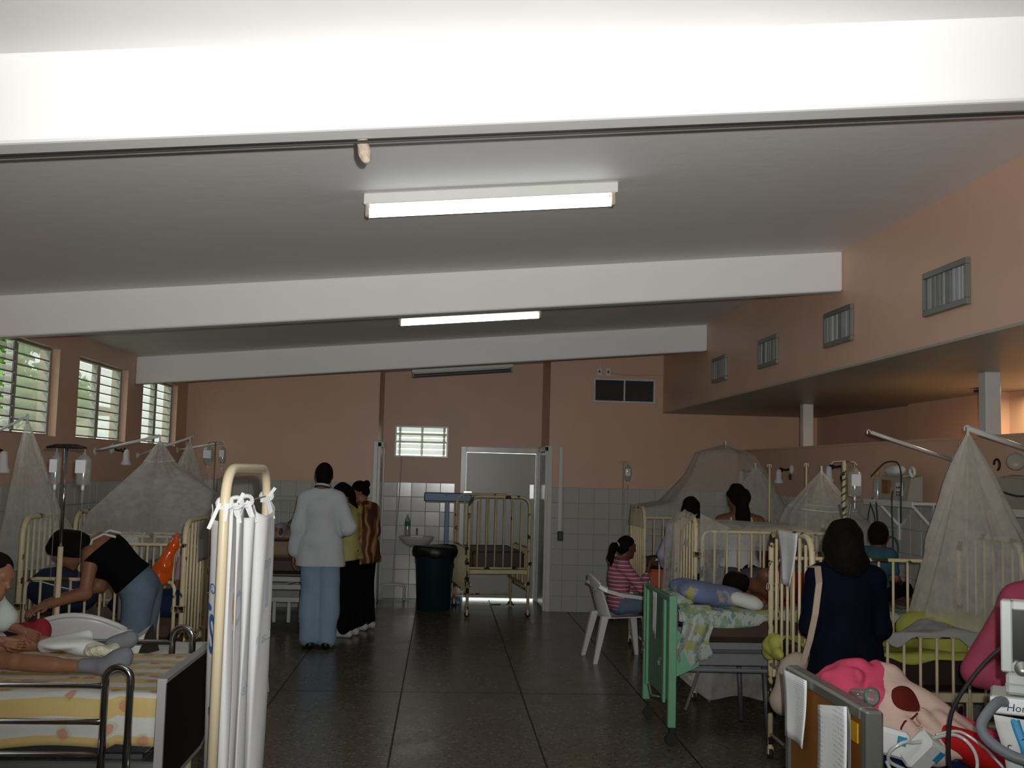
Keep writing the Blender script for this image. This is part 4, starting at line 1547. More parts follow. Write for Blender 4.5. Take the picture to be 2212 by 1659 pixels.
# ------------------------------------------------------------------ net rods, nets
def rod(label, wall, end, r=.013):
    t = thing('net_rod', label, 'rod', wall, 0, 'white rods carrying nets')
    w_, e = Vector(wall), Vector(end)
    MB().tube([w_, e], r, 10).build('rod', M['trim'], t, True)
    sg = 1 if e.x > w_.x else -1
    MB().lathe([(.035, 0), (.035, .008), (.016, .022)], w_, 12, (sg, 0, 0)).build('flange', M['plastic_white'], t)
    h = MB().tube([e, e + (e - w_).normalized() * .02 + Vector((0, 0, .012)), e + (e - w_).normalized() * .03 + Vector((0, 0, .0)), e + (e - w_).normalized() * .028 + Vector((0, 0, -.02))], .005, 6)
    h.build('hook', M['plastic_white'], t)
    return t
rod('left wall rod nearest the camera, holding narrow net', (XL, 7.4, 1.84), (-2.85, 7.37, 1.985), .009)
rod('left wall rod carrying the big tent net', (XL, 9.72, 1.79), (-2.41, 9.1, 1.925))
rod('left wall rod reaching past third window', (XL, 11.05, 1.77), (-2.58, 11.0, 1.965))
rod('farthest left wall rod, near the drip bags', (XL, 12.66, 1.85), (-2.57, 12.48, 1.95))
rod('right wall rod with a free end near the pillar', (XH, 7.40, 1.865), (3.02, 7.30, 2.05))
rod('right wall rod carrying the nearest large net', (XH, 6.25, 1.89), (3.065, 6.0, 2.03), .016)

def resample(P, n_):
    P = [np.array(p, float) for p in P] + [np.array(P[0], float)]
    d = np.cumsum([0] + [np.linalg.norm(b - a) for a, b in zip(P, P[1:])])
    out = []
    for s_ in np.linspace(0, d[-1], n_, endpoint=False):
        i = min(np.searchsorted(d, s_, 'right') - 1, len(P) - 2)
        f = (s_ - d[i]) / max(d[i + 1] - d[i], 1e-9)
        out.append(P[i] * (1 - f) + P[i + 1] * f)
    return np.array(out)
def net(label, apex, rings, label_seam=None, power=1.15, pleat=.03, nf=9, rows=12, n_=72, seed=0, sag=0.0, m=None):
    A = np.array(apex, float)
    R_ = [resample(r, n_) for r in rings]
    V = []
    th = np.linspace(0, 2 * PI, n_, endpoint=False)
    for k in range(rows + 1):
        t = max(k / rows, .012)
        P = A + (R_[0] - A) * np.array([t ** power, t ** power, t])[None, :]
        c = P.mean(0)
        d = P - c
        d[:, 2] = 0
        d /= np.maximum(np.linalg.norm(d, axis=1), 1e-6)[:, None]
        pl = pleat * math.sin(PI * min(t, .62)) * (np.sin(nf * th + seed) + .5 * np.sin((2 * nf + 3) * th + seed * 2))
        P = P + d * pl[:, None]
        P[:, 2] -= sag * math.sin(PI * t)
        V.append(P)
    for a, b in zip(R_, R_[1:]):
        for k in range(1, 7):
            t = k / 6
            P = a + (b - a) * t
            c = P.mean(0)
            d = P - c
            d[:, 2] = 0
            d /= np.maximum(np.linalg.norm(d, axis=1), 1e-6)[:, None]
            P = P + d * (pleat * .8 * (np.sin(nf * th * 1.0 + seed) * .7 + .5 * np.sin((2 * nf + 3) * th + seed * 2)))[:, None]
            V.append(P)
    nr = len(V)
    V = np.concatenate(V)
    F = []
    for j in range(nr - 1):
        for i in range(n_):
            i2 = (i + 1) % n_
            F.append((j * n_ + i, j * n_ + i2, (j + 1) * n_ + i2, (j + 1) * n_ + i))
    t = thing('mosquito_net', label, 'net', (A[0], A[1], A[2]), 0, 'mosquito nets')
    mesh_obj('netting', V, F, m or M['net'], t, True)
    MB().tube([A + (0, 0, .03), A + (0, 0, -.04)], .008, 6).build('top_knot', M['seam'], t)
    if label_seam:
        q = V[int(label_seam * rows) * n_:(int(label_seam * rows) + 1) * n_]
        MB().tube([tuple(p) for p in np.concatenate([q, q[:1]])], .0035, 5, False).build('seam', M['seam'], t)
    return t
net('narrow white mosquito net hanging before the nearest left window', (-2.825, 7.37, 1.985),
    [[(-2.88, 7.28, 1.40), (-2.70, 7.24, 1.38), (-2.58, 7.3, 1.36), (-2.62, 7.5, 1.38), (-2.86, 7.5, 1.42)],
     [(-2.90, 7.2, 1.12), (-2.6, 7.16, 1.12), (-2.40, 7.25, 1.14), (-2.5, 7.6, 1.16), (-2.90, 7.6, 1.12)],
     [(-2.91, 7.1, .98), (-2.6, 7.06, 1.0), (-2.22, 7.15, 1.06), (-2.4, 7.65, 1.05), (-2.91, 7.65, 1.0)]], None, 1.0, .014, 7, seed=1)
net('big tent shaped mosquito net over the left cot', (-2.375, 9.05, 1.895),
    [[(-2.46, 8.93, 1.70), (-2.38, 8.90, 1.69), (-2.28, 8.94, 1.70), (-2.24, 9.06, 1.71), (-2.30, 9.16, 1.71), (-2.47, 9.14, 1.71)],
     [(-2.74, 8.46, 1.305), (-2.3, 8.42, 1.29), (-1.98, 8.42, 1.27), (-1.80, 8.72, 1.45), (-1.84, 9.3, 1.40), (-2.80, 9.35, 1.32)],
     [(-2.86, 8.44, .92), (-2.3, 8.38, .95), (-1.86, 8.42, 1.0), (-1.70, 8.9, 1.0), (-1.76, 9.4, .95), (-2.88, 9.4, .92)]], .97, 1.0, .014, 10, seed=2)
net('slender mosquito net behind the big tent net', (-2.585, 11.0, 1.94),
    [[(-2.78, 10.8, 1.35), (-2.5, 10.75, 1.3), (-2.42, 11.2, 1.35), (-2.8, 11.25, 1.35)],
     [(-2.8, 10.8, .95), (-2.5, 10.7, .95), (-2.40, 11.2, .95), (-2.82, 11.25, .95)]], None, 1.0, .015, 6, seed=3)
net('large pleated mosquito net hanging over the nearest right cot', (3.065, 6.0, 2.02),
    [[(2.88, 6.05, 1.38), (2.95, 5.80, 1.34), (3.12, 5.74, 1.30), (3.32, 5.85, 1.40), (3.40, 6.2, 1.42), (3.34, 6.48, 1.38), (3.08, 6.45, 1.36)],
     [(2.80, 6.2, .86), (2.90, 5.84, .84), (3.15, 5.72, .94), (3.48, 5.78, 1.02), (3.60, 6.2, 1.0), (3.4, 6.5, .86), (2.94, 6.45, .84)]], None, 1.12, .045, 9, seed=4, rows=16, m=M['net_thick'])
net('wide spread mosquito net behind the navy-clad woman', (3.07, 8.42, 1.785),
    [[(2.82, 8.24, 1.44), (3.05, 8.18, 1.42), (3.34, 8.25, 1.43), (3.38, 8.62, 1.45), (3.1, 8.68, 1.46), (2.84, 8.62, 1.46)],
     [(2.78, 8.14, 1.34), (3.05, 8.08, 1.33), (3.44, 8.12, 1.34), (3.50, 8.72, 1.34), (3.1, 8.78, 1.34), (2.80, 8.72, 1.34)],
     [(2.0, 8.08, 1.275), (2.7, 8.05, 1.27), (3.47, 8.08, 1.28), (3.53, 8.76, 1.28), (2.9, 8.82, 1.255), (2.0, 8.80, 1.36)],
     [(1.96, 8.05, 1.15), (2.6, 8.02, 1.15), (3.5, 8.05, 1.15), (3.56, 8.8, 1.12), (2.9, 8.86, 1.12), (1.96, 8.84, 1.15)]], .98, 1.1, .012, 7, seed=5)
net('mosquito net heaped at the head of cot by back wall', (2.80, 10.35, 2.03),
    [[(2.52, 10.25, 1.95), (2.75, 10.2, 1.97), (3.05, 10.25, 1.93), (3.02, 10.5, 1.93), (2.75, 10.55, 1.96), (2.54, 10.5, 1.94)],
     [(2.42, 10.18, 1.72), (2.75, 10.12, 1.74), (3.2, 10.15, 1.70), (3.2, 10.55, 1.72), (2.75, 10.62, 1.74), (2.44, 10.58, 1.72)],
     [(2.2, 10.02, 1.45), (2.6, 9.98, 1.45), (3.3, 9.98, 1.45), (3.4, 10.65, 1.5), (2.7, 10.72, 1.48), (2.2, 10.68, 1.45)],
     [(1.92, 9.95, 1.39), (2.6, 9.93, 1.36), (3.32, 9.94, 1.36), (3.42, 10.7, 1.4), (2.7, 10.75, 1.40), (1.92, 10.72, 1.40)],
     [(1.90, 9.93, 1.2), (2.5, 9.9, 1.22), (3.32, 9.92, 1.22), (3.45, 10.72, 1.22), (2.7, 10.76, 1.22), (1.90, 10.74, 1.2)]], None, 1.0, .015, 6, seed=6, m=M['net_thin'])
net('small pointed mosquito net near the wall lamps', (3.09, 10.3, 1.82),
    [[(2.9, 10.15, 1.45), (3.1, 10.1, 1.45), (3.4, 10.3, 1.48), (3.2, 10.55, 1.5), (2.92, 10.5, 1.5)],
     [(2.8, 10.1, 1.3), (3.1, 10.05, 1.3), (3.45, 10.3, 1.3), (3.2, 10.6, 1.3), (2.82, 10.5, 1.3)]], None, 1.0, .015, 5, seed=7)
# netting gathered over the end of the second right cot
def gath(u, v):
    y = 8.03 + .76 * u
    x = 1.93 - .055 - .05 * v - .02 * math.sin(u * 17 + v * 2) + .09 * max(0, .12 - v) * 8
    z = 1.42 - .86 * v - .02 * math.sin(u * 9)
    return (x, y, z)
tag(surf('net_drape', gath, 40, 30, M['net'], None, 0), 'netting gathered over the post of the cot with raised rail', 'net')
def gath2(u, v):
    return (1.965 + .22 * u * (1 - v * .6), 8.02 - .05 - .03 * math.sin(u * 9), 1.425 - .10 * u - 1.31 * v)
tag(surf('net_drape', gath2, 20, 24, M['net'], None, 0), 'netting falling along the near corner post of raised-rail cot', 'net')

# ------------------------------------------------------------------ wall lamps and sockets
def wall_lamp(label, wx, y, z, sg, shade=True):
    t = thing('wall_lamp', label, 'lamp', (wx, y, z), 0, 'jointed wall lamps')
    MB().lathe([(.055, 0), (.055, .012), (.02, .03)], (wx, y, z + .06), 16, (sg, 0, 0)).build('wall_plate', M['plastic_white'], t, True)
    MB().tube([(wx + sg * .02, y, z + .06), (wx + sg * .07, y, z + .05), (wx + sg * .10, y, z + .055)], .013, 8).build('arm', M['black'], t, True)
    MB().lathe([(.0, -.024), (.02, -.018), (.026, 0), (.02, .018), (.0, .024)], (wx + sg * .115, y, z + .05), 10, (0, 1, 0)).build('joint', M['black'], t, True)
    MB().lathe([(.050, -.10), (.047, -.08), (.032, -.055), (.028, .02), (.022, .045), (.0, .05)], (wx + sg * .14, y, z + .01), 18).build('lamp_shade', M['plastic_white'], t, True)
    return t
wall_lamp('white bell-shaded wall lamp between middle and far left windows', XL, 10.2, 1.76, 1)
wall_lamp('white wall lamp at the left edge, by narrow net', XL, 7.40, 1.70, 1)
wall_lamp('white wall lamp on right wall beside heaped net', XH, 12.35, 1.72, -1)
wall_lamp('white wall lamp on right wall behind slim stand', XH, 10.95, 1.74, -1)
wall_lamp('white wall lamp on right wall behind the pointed net tip', XH, 9.5, 1.77, -1)
for y, lb in ((10.99, 'round dark wall socket nearest the back wall'), (9.54, 'round dark wall socket beside the cream stand'), (7.99, 'round dark wall socket right of the shelf device')):
    t = thing('wall_socket', lb, 'socket', (XH, y, 1.71), 0, 'round wall sockets')
    MB().lathe([(.034, 0), (.034, .008), (.028, .014), (.0, .014)], (XH, y, 1.72), 16, (-1, 0, 0)).build('plate', mat('dark_socket', (0.05, 0.055, 0.075), .4), t, True)
    MB().lathe([(.014, .0), (.014, .018), (.0, .018)], (XH, y, 1.72), 10, (-1, 0, 0)).build('core', M['black'], t)

# ------------------------------------------------------------------ wash basin corner
t = thing('wash_basin', 'white wash basin on recess tiles under the little window', 'basin', (-.31, YR, .72))
V, F = [], []
prof = [(.02, -.13), (.10, -.125), (.17, -.09), (.215, -.03), (.232, .0), (.225, .012), (.205, .005), (.17, -.04), (.09, -.075), (.02, -.082)]
nn = 24
for (r, z) in prof:
    for k in range(nn):
        a = 2 * PI * k / nn
        V.append((-.31 + r * math.cos(a), 13.92 + r * .75 * math.sin(a), .815 + z))
for i in range(len(prof) - 1):
    for k in range(nn):
        F.append((i * nn + k, i * nn + (k + 1) % nn, (i + 1) * nn + (k + 1) % nn, (i + 1) * nn + k))
mesh_obj('bowl', V, F, mat('porcelain', (0.62, 0.62, 0.57), .15, var=.04), t, True)
MB().box((-.40, 14.02, .78), (-.22, YR, .835), .01).build('back_ledge', M['plastic_white'], t)
b = MB().tube([(-.31, 14.03, .83), (-.31, 14.03, .905), (-.31, 13.96, .915), (-.31, 13.95, .895)], .012, 8)
b.box((-.335, 14.02, .905), (-.285, 14.045, .925), .004)
b.build('tap', M['alu'], t)
MB().tube([(-.31, 13.92, .69), (-.31, 13.92, .55), (-.31, 14.0, .48), (-.31, YR, .48)], .018, 8).build('waste_pipe', M['plastic_white'], t)
t = thing('water_bottle', 'clear water bottle with green label standing on the basin', 'bottle', (-.435, 13.98, .83))
MB().lathe([(.034, 0), (.036, .02), (.036, .13), (.034, .14), (.036, .15), (.036, .20), (.02, .24), (.014, .25), (.014, .27)], (-.435, 13.98, .826), 16).build('body', M['clear_bag'], t, True)
MB().lathe([(.0368, .13), (.0368, .185)], (-.435, 13.98, .826), 16, cap=False).build('label_band', mat('teal_label', (.05, .16, .13), .5), t, True)
MB().lathe([(.015, .265), (.015, .285), (.0, .285)], (-.435, 13.98, .826), 12).build('cap', M['plastic_white'], t)
t = thing('waste_bin', 'large black bin with dark teal sides, beside door cot', 'bin', (-.06, 13.1, 0))
M['bin'] = mat('dark_teal_plastic', (0.008, 0.026, 0.034), .38, var=.25, scale=4)
MB().lathe([(.195, 0), (.205, .01), (.235, .60), (.262, .66), (.275, .70), (.272, .73)], (-.06, 13.1, 0), 28).build('body', M['bin'], t, True)
def liner(u, v):
    a = u * 2 * PI
    r = .262 + .016 * math.sin(v * PI) + .006 * math.sin(a * 13) * v
    return (-.06 + r * math.cos(a), 13.1 + r * math.sin(a), .765 - .125 * v - .008 * math.sin(a * 7) * v + .01 * math.sin(a * 2))
surf('liner', liner, 48, 6, M['black'], t, .004, None, True)
MB().lathe([(.0, .0), (.1, .008), (.2, .0), (.264, -.012)], (-.06, 13.1, .762), 28, cap=False).build('liner_top', M['black'], t, True)
t = thing('weighing_scale', 'blue upright weighing scale between basin and door', 'scale', (.07, 13.72, 0))
M['blue_metal'] = mat('blue_enamel', (0.018, 0.13, 0.30), .35, var=.1)
MB().box((-.14, 13.56, .0), (.28, 13.92, .06), .01).build('platform', M['blue_metal'], t)
MB().box((.045, 13.70, .06), (.105, 13.74, 1.36), .006).build('column', M['blue_metal'], t)
MB().box((-.225, 13.66, 1.29), (.385, 13.76, 1.405), .012).build('beam_housing', M['blue_metal'], t)
MB().box((-.20, 13.655, 1.275), (.36, 13.765, 1.292), .003).build('beam_edge', M['pipe'], t)
MB().lathe([(.012, 0), (.012, .012)], (.06, 13.662, 1.372), 10, (0, -1, 0)).build('knob', M['black'], t)
MB().box((.28, 13.69, 1.405), (.385, 13.73, 1.43), .003).build('poise', M['metal'], t)
tag(MB().tube([(-.545, YR - .02, 1.85), (-.56, YR - .025, 1.3), (-.60, YR - .025, .55), (-.61, YR - .02, .2)], .007, 6).build('pull_cord', M['pipe']), 'thin cord running from little window down past basin', 'cord')
t = thing('grab_rail', 'pale low pipe rail at the foot of recess tiles', 'rail', (-.6, 14.0, 0))
MB().tube(rounded([(-.755, 13.98, .0), (-.755, 13.98, .19), (-.45, 13.98, .19), (-.45, 13.98, .0)], .06), .016, 10).build('pipe', M['trim'], t, True)
b = MB()
for x in (-.755, -.45):
    b.lathe([(.03, 0), (.03, .006), (.016, .012)], (x, 13.98, 0), 12)
b.build('flange', M['trim'], t)

# ------------------------------------------------------------------ shelves with devices on the right wall
M['device'] = mat('beige_device', (0.36, 0.34, 0.28), .4, var=.05)
def shelf(label, ya, yb, col):
    t = thing('wall_shelf', label, 'shelf', (XH, (ya + yb) / 2, 1.53), 0, 'shelves on the right wall')
    MB().box((XH - .24, ya, 1.535), (XH, yb, 1.558), .004).build('board', col, t)
    MB().box((XH - .245, ya, 1.515), (XH - .235, yb, 1.562), .002).build('front_edge', M['trim'], t)
    for y in (ya + .15, yb - .15):
        b = MB()
        b.box((XH - .022, y - .018, 1.24), (XH - .008, y + .018, 1.535), .003)
        b.bar((XH - .02, y, 1.36), (XH - .18, y, 1.53), .02, .02)
        b.build('bracket', M['plastic_white'], t)
    return t
shelf('white wall shelf with device behind the navy-clad woman', 7.55, 8.45, M['trim'])
M['pale_blue'] = mat('pale_blue_board', (0.22, 0.38, 0.58), .5)
shelf('pale blue wall shelf at the right edge', 5.75, 6.55, M['pale_blue'])
def device(label, y0, y1, z0, panel):
    t = thing('medical_device', label, 'device', (XH - .17, (y0 + y1) / 2, z0), 0, 'beige devices on the shelves')
    x0 = XH - .215
    vs = [(x0, y0, z0), (x0 + .12, y0, z0), (x0 + .12, y0, z0 + .19), (x0 + .03, y0, z0 + .17)]
    vs += [(x, y1, z + .02 * (z > z0)) for x, y, z in vs]
    MB().add(vs, [(0, 1, 2, 3), (7, 6, 5, 4), (0, 4, 5, 1), (1, 5, 6, 2), (2, 6, 7, 3), (3, 7, 4, 0)]).build('case', M['device'], t)
    yy = y0 + (y1 - y0) * .18
    so = MB().box((x0 - .004, yy, z0 + .035), (x0 + .012, yy + .10, z0 + .14), .003).build('socket_plate', M['plastic_white'], t)
    d = MB()
    for a, b in ((.03, .065), (.07, .065), (.03, .10), (.07, .10), (.03, .045), (.07, .045)):
        d.lathe([(.009, 0), (.009, .006)], (x0 - .002, yy + a, z0 + b), 8, (-1, 0, 0))
    d.build('socket_holes', M['black'], so)
    if panel:
        MB().box((x0 - .004, y1 - .19, z0 + .05), (x0 + .012, y1 - .075, z0 + .155), .002).build('dial_window', M['wood'], t)
    MB().tube([(x0 + .08, y0 + .06, z0 + .17)] + arc((x0 + .08, y0 + .085, z0 + .215), .04, PI, -PI * .2, (0, -1, 0), (0, 0, 1), 10), .012, 8).build('carry_hook', M['plastic_white'], t, True)
    MB().box((x0 + .04, y0 + .15, z0 + .17), (x0 + .11, y1 - .05, z0 + .20), .006).build('handle_plate', M['device'], t)
    return t
device('beige device with brown dial on white shelf, wires on top', 7.70, 8.22, 1.56, True)
device('beige device with hook on the pale blue shelf', 5.85, 6.45, 1.56, False)
t = thing('tape_roll_holder', 'cream rounded unit with hook above right edge device', 'device', (XH, 6.36, 1.78))
MB().lathe([(.0, -.03), (.04, -.028), (.055, .0), (.055, .03), (.045, .045), (.0, .047)], (XH - .12, 6.36, 1.85), 20, (-.6, -1, 0)).build('drum', M['device'], t, True)
MB().tube(arc((XH - .2, 6.44, 1.83), .035, 0, PI * 1.4, (0, 1, 0), (0, 0, 1), 10), .007, 6).build('lever', M['rubber'], t, True)
MB().tube([(XH, 6.36, 1.85), (XH - .1, 6.36, 1.85)], .015, 8).build('arm', M['cream'], t)
t = thing('spray_bottle', 'clear bottle with yellow tip beside the shelf device', 'bottle', (XH - .17, 8.34, 1.558))
MB().lathe([(.034, 0), (.036, .01), (.036, .15), (.02, .18), (.014, .19)], (XH - .17, 8.34, 1.558), 16).build('body', M['clear_bag'], t, True)
MB().lathe([(.014, .19), (.014, .215), (.006, .22), (.005, .245), (.0, .245)], (XH - .17, 8.34, 1.558), 10).build('tip', mat('yellow_tip', (.55, .35, .02), .4), t, True)
pillow('cloth_bundle', 'pale folded hoses heaped on the shelf device', (XH - .14, 8.08, 1.795), (.05, .13, .04), M['plastic_white'], 0, 0, 'hose', None, .01, 3)
M['cable'] = mat('dark_cable', (0.02, 0.045, 0.045), .5)
def cable(label, pts, r=.0045, m=None, cat='cable', group=None):
    P = []
    n_ = len(pts)
    for i in range(n_ - 1):
        p = [np.array(pts[min(max(i + d, 0), n_ - 1)], float) for d in (-1, 0, 1, 2)]
        for k in range(8):
            f = k / 8
            P.append(.5 * ((2 * p[1]) + (p[2] - p[0]) * f + (2 * p[0] - 5 * p[1] + 4 * p[2] - p[3]) * f * f + (3 * p[1] - p[0] - 3 * p[2] + p[3]) * f ** 3))
    P.append(np.array(pts[-1], float))
    return tag(MB().tube(P, r, 6).build('cable', m or M['cable'], None, True), label, cat, group)
xw = XH - .25
cable('black cable arched over the device with brown dial', [(xw, 8.28, 1.74), (xw + .05, 8.16, 1.84), (xw + .06, 8.02, 1.86), (xw + .04, 7.86, 1.84), (xw, 7.72, 1.76), (xw - .03, 7.66, 1.60), (xw - .02, 7.68, 1.40)], .006)
cable('dark cable looping below the white shelf, left side', [(xw + .05, 8.38, 1.57), (xw, 8.34, 1.40), (xw - .02, 8.30, 1.15), (xw - .01, 8.22, 1.25), (xw, 8.2, 1.40), (xw, 8.3, 1.53)], .0045)
cable('dark cable hanging from shelf middle, dropping behind boy', [(xw, 8.18, 1.54), (xw - .02, 8.1, 1.38), (xw - .02, 8.07, 1.22), (xw - .02, 8.02, 1.12), (xw, 8.06, .9)], .0055)
lp = [(xw - .01 + .012 * math.sin(a), 7.89 + .135 * math.cos(a), 1.17 + .115 * math.sin(a)) for a in np.linspace(0, 2 * PI, 15)]
cable('round coil of green-grey hose hanging under the white shelf', lp, .0065, mat('hose', (.03, .10, .10), .4))
cable('dark cable dropping from device sockets past the coil', [(xw - .005, 7.86, 1.63), (xw - .03, 7.82, 1.55), (xw - .03, 7.80, 1.3), (xw - .02, 7.81, 1.0), (xw, 7.8, .8)], .0055)
cable('dark cable leaving the right edge device', [(xw, 6.28, 1.66), (xw - .02, 6.05, 1.64), (xw, 5.8, 1.66), (xw - .03, 5.72, 1.55), (xw - .02, 5.95, 1.40), (xw, 6.15, 1.36)], .0065)
cable('thin cord with a dark bulb hanging left of shelf', [(xw + .1, 8.9, 1.60), (xw + .1, 8.85, 1.50), (xw + .08, 8.8, 1.42)], .004)
tag(MB().tube([(XH - .03, 7.18, 2.0), (XH - .05, 7.18, 2.02), (XH - .07, 7.18, 1.99), (XH - .05, 7.2, 1.86), (XH - .04, 7.22, 1.6)], .008, 6).build('strap', mat('salmon_strap', (.55, .28, .18), .7)), 'salmon strap hooked over the half wall between rods', 'strap')
tag(MB().lathe([(.0, -.012), (.05, -.01), (.10, 0), (.10, .015), (.0, .02)], (4.35, 8.2, 2.44), 20).build('corridor_ceiling_lamp_fitting', M['rubber']), 'dark round fitting on the corridor soffit by the tall pillar', 'lamp')  # round dark lamp fitting on the corridor ceiling

# ------------------------------------------------------------------ papers
def sheet_paper(name, label, corners, m, curl=.008, cat='paper', n_=8):
    c = [Vector(p) for p in corners]          # top-left, top-right, bottom-right, bottom-left
    nrm = (c[1] - c[0]).cross(c[3] - c[0]).normalized()
    def fn(u, v):
        p = (c[0] * (1 - u) + c[1] * u) * (1 - v) + (c[3] * (1 - u) + c[2] * u) * v
        return p + nrm * curl * (math.sin(u * PI * 1.3) * v + .4 * math.sin(v * 4))
    return tag(surf(name, fn, n_, n_, m, None, .0012), label, cat)
px = hx - .012
sheet_paper('paper_sheet', 'long ruled sheet on brown board, farther from the camera', [(px, 3.985, .998), (px, 3.715, 1.005), (px, 3.735, .765), (px, 3.94, .76)], M['form_paper'])
sheet_paper('paper_sheet', 'white handwritten sheet on brown board, nearer the camera', [(px - .004, 3.595, .95), (px - .004, 3.335, 1.0), (px - .006, 3.33, .66), (px - .004, 3.60, .65)], M['chart_paper'], .006)
sheet_paper('paper_sheet', 'narrow grey flap beside the handwritten sheet', [(px - .002, 3.334, 1.0), (px - .012, 3.285, .985), (px - .012, 3.28, .66), (px - .004, 3.33, .66)], M['grey_cloth'], .004)  # flap takes the plain grey cloth colour
sheet_paper('paper_sheet', 'white sheet taped to the end of the nearest cot', [(2.02, 6.30, 1.40), (2.015, 5.90, 1.40), (1.99, 5.93, 1.08), (2.0, 6.12, 1.10)], M['form_paper'], .015)
sheet_paper('paper_sheet', 'white sheet on the foot of green bed', [(1.452, 7.19, .925), (1.452, 7.06, .925), (1.452, 7.07, .62), (1.452, 7.18, .655)], M['form_paper'], .004)
sheet_paper('paper_sheet', 'grey sheet on the cot end by the orange bag', [(-1.615, 7.22, 1.32), (-1.615, 7.55, 1.32), (-1.615, 7.55, 1.05), (-1.615, 7.25, 1.05)], M['grey_cloth'], .004)

# ------------------------------------------------------------------ soft goods and small things
tag(soft_obj('orange_bag', [('c', (-1.68, 6.93, 1.26), (-1.70, 6.93, 1.18), .010, .028), ('c', (-1.70, 6.93, 1.18), (-1.755, 6.93, 1.05), .028, .052), ('c', (-1.755, 6.93, 1.05), (-1.79, 6.93, .975), .052, .055), ('e', (-1.76, 6.93, .985), (.06, .04, .04), None)],
    mat('orange_plastic', (0.62, 0.085, 0.008), .18, var=.25, scale=12, spec=.6), None, .008, .03, (), (.006, 60, 2)), 'shiny orange plastic bag hung on the left cot end', 'bag')
tag(soft_obj('navy_bag', [('e', (-2.50, 7.22, .87), (.17, .14, .16), None), ('e', (-2.40, 7.22, .83), (.16, .13, .12), None), ('c', (-2.62, 7.2, .86), (-2.36, 7.2, .88), .08, .06)],
    mat('navy_cloth', (0.012, 0.018, 0.045), .7, var=.4), None, .012, .05, (), (.008, 18, 3)), 'dark navy bag lying in the left cot by its head', 'bag')
tag(MB().tube([(-2.66, 7.08, .93), (-2.55, 7.055, .925), (-2.42, 7.06, .89), (-2.28, 7.08, .86)], .004, 5).build('strap', M['sheet_white']), 'thin pale strap lying across the dark navy bag', 'strap')
tag(soft_obj('navy_blanket', [('e', (-1.95, 7.22, .77), (.22, .17, .09), None), ('e', (-1.78, 7.2, .78), (.11, .14, .10), None)], mat('dark_blue_cloth', (0.012, 0.02, 0.05), .8, var=.5), None, .012, .05, (), (.014, 17, 5)), 'dark blue blanket bunched at foot of the left cot', 'blanket')
t = thing('feeding_bottle', 'clear teal-capped bottle standing in the left cot', 'bottle', (-2.02, 7.02, .70))
MB().lathe([(.03, 0), (.033, .02), (.033, .24), (.026, .27)], (-2.02, 7.02, .70), 14).build('body', M['clear_bag'], t, True)
MB().lathe([(.03, .27), (.03, .31), (.0, .315)], (-2.02, 7.02, .70), 14).build('cap', mat('teal_cap', (.06, .2, .2), .4), t, True)
def towel(u, v):
    x = -2.50 + .135 * u
    if v < .5:
        return (x, 8.55 - .034 - .012 * math.sin(u * 8) * (.5 - v), 1.137 - (.5 - v) * .50)
    return (x, 8.55 + .0 + .006 * math.sin(u * 6), 1.137 - (v - .5) * .5)
tag(surf('towel', towel, 14, 20, M['sheet_white'], None, .006), 'white towel hanging over the rail of the netted cot', 'towel')
# second left bed: things on the sheet
tag(soft_obj('red_cloth', [('e', (-2.06, 5.52, .835), (.10, .07, .06), None), ('e', (-1.98, 5.50, .85), (.05, .05, .07), None), ('e', (-2.13, 5.55, .81), (.06, .05, .035), None)], mat('red_cloth', (.30, .03, .04), .85, var=.3), None, .008, .03, (), (.012, 30, 2)), 'red cloth bundle on the second left bed by drip stand', 'cloth')
tag(soft_obj('dark_cloth', [('e', (-2.12, 5.33, .835), (.12, .09, .045), None), ('e', (-2.04, 5.28, .825), (.09, .06, .035), None)], mat('dark_cloth', (.035, .015, .017), .85, var=.3), None, .008, .03, (), (.010, 28, 6)), 'dark maroon cloth beside the red bundle on white sheet', 'cloth')
pillow('pillow', 'grey-white pillow under orange box at the far left', (-2.32, 5.32, .84), (.28, .20, .06), M['sheet_white'], .1, 0)
t = thing('food_box', 'orange carton and clear tub at the far left edge', 'box', (-2.24, 5.3, .89))
MB().box((-2.27, 5.24, .915), (-2.13, 5.36, .965), .006, Matrix.Translation((-2.2, 5.3, .94)) @ Matrix.Rotation(-.16, 4, 'Y') @ Matrix.Translation((2.2, -5.3, -.94))).build('carton', mat('orange_card', (.50, .12, .01), .5, var=.2), t)
MB().lathe([(.04, 0), (.052, .06), (.056, .065), (.056, .072), (.0, .074)], (-2.33, 5.26, .905), 16).build('tub', M['clear_bag'], t, True)
MB().lathe([(.0, 0), (.10, .002), (.12, .014), (.118, .016), (.10, .006)], (-2.25, 5.29, .893), 20).build('tray', M['black'], t, True)
t = thing('paper_bag', 'open white paper bag with dark inside on white sheet', 'bag', (-1.44, 5.25, .79))
pv = [(-1.545, 5.22, .79), (-1.42, 5.20, .79), (-1.385, 5.20, .90), (-1.40, 5.36, .92), (-1.36, 5.36, .79), (-1.545, 5.38, .79), (-1.50, 5.30, .84)]
MB().add(pv, [(0, 1, 2), (0, 2, 6), (6, 2, 3), (6, 3, 5), (0, 6, 5), (0, 5, 4, 1)]).build('bag_sides', M['sheet_white'], t)
MB().add([(-1.418, 5.205, .795), (-1.378, 5.205, .905), (-1.393, 5.355, .925), (-1.355, 5.355, .795)], [(0, 1, 2, 3)]).build('bag_mouth', M['black'], t)
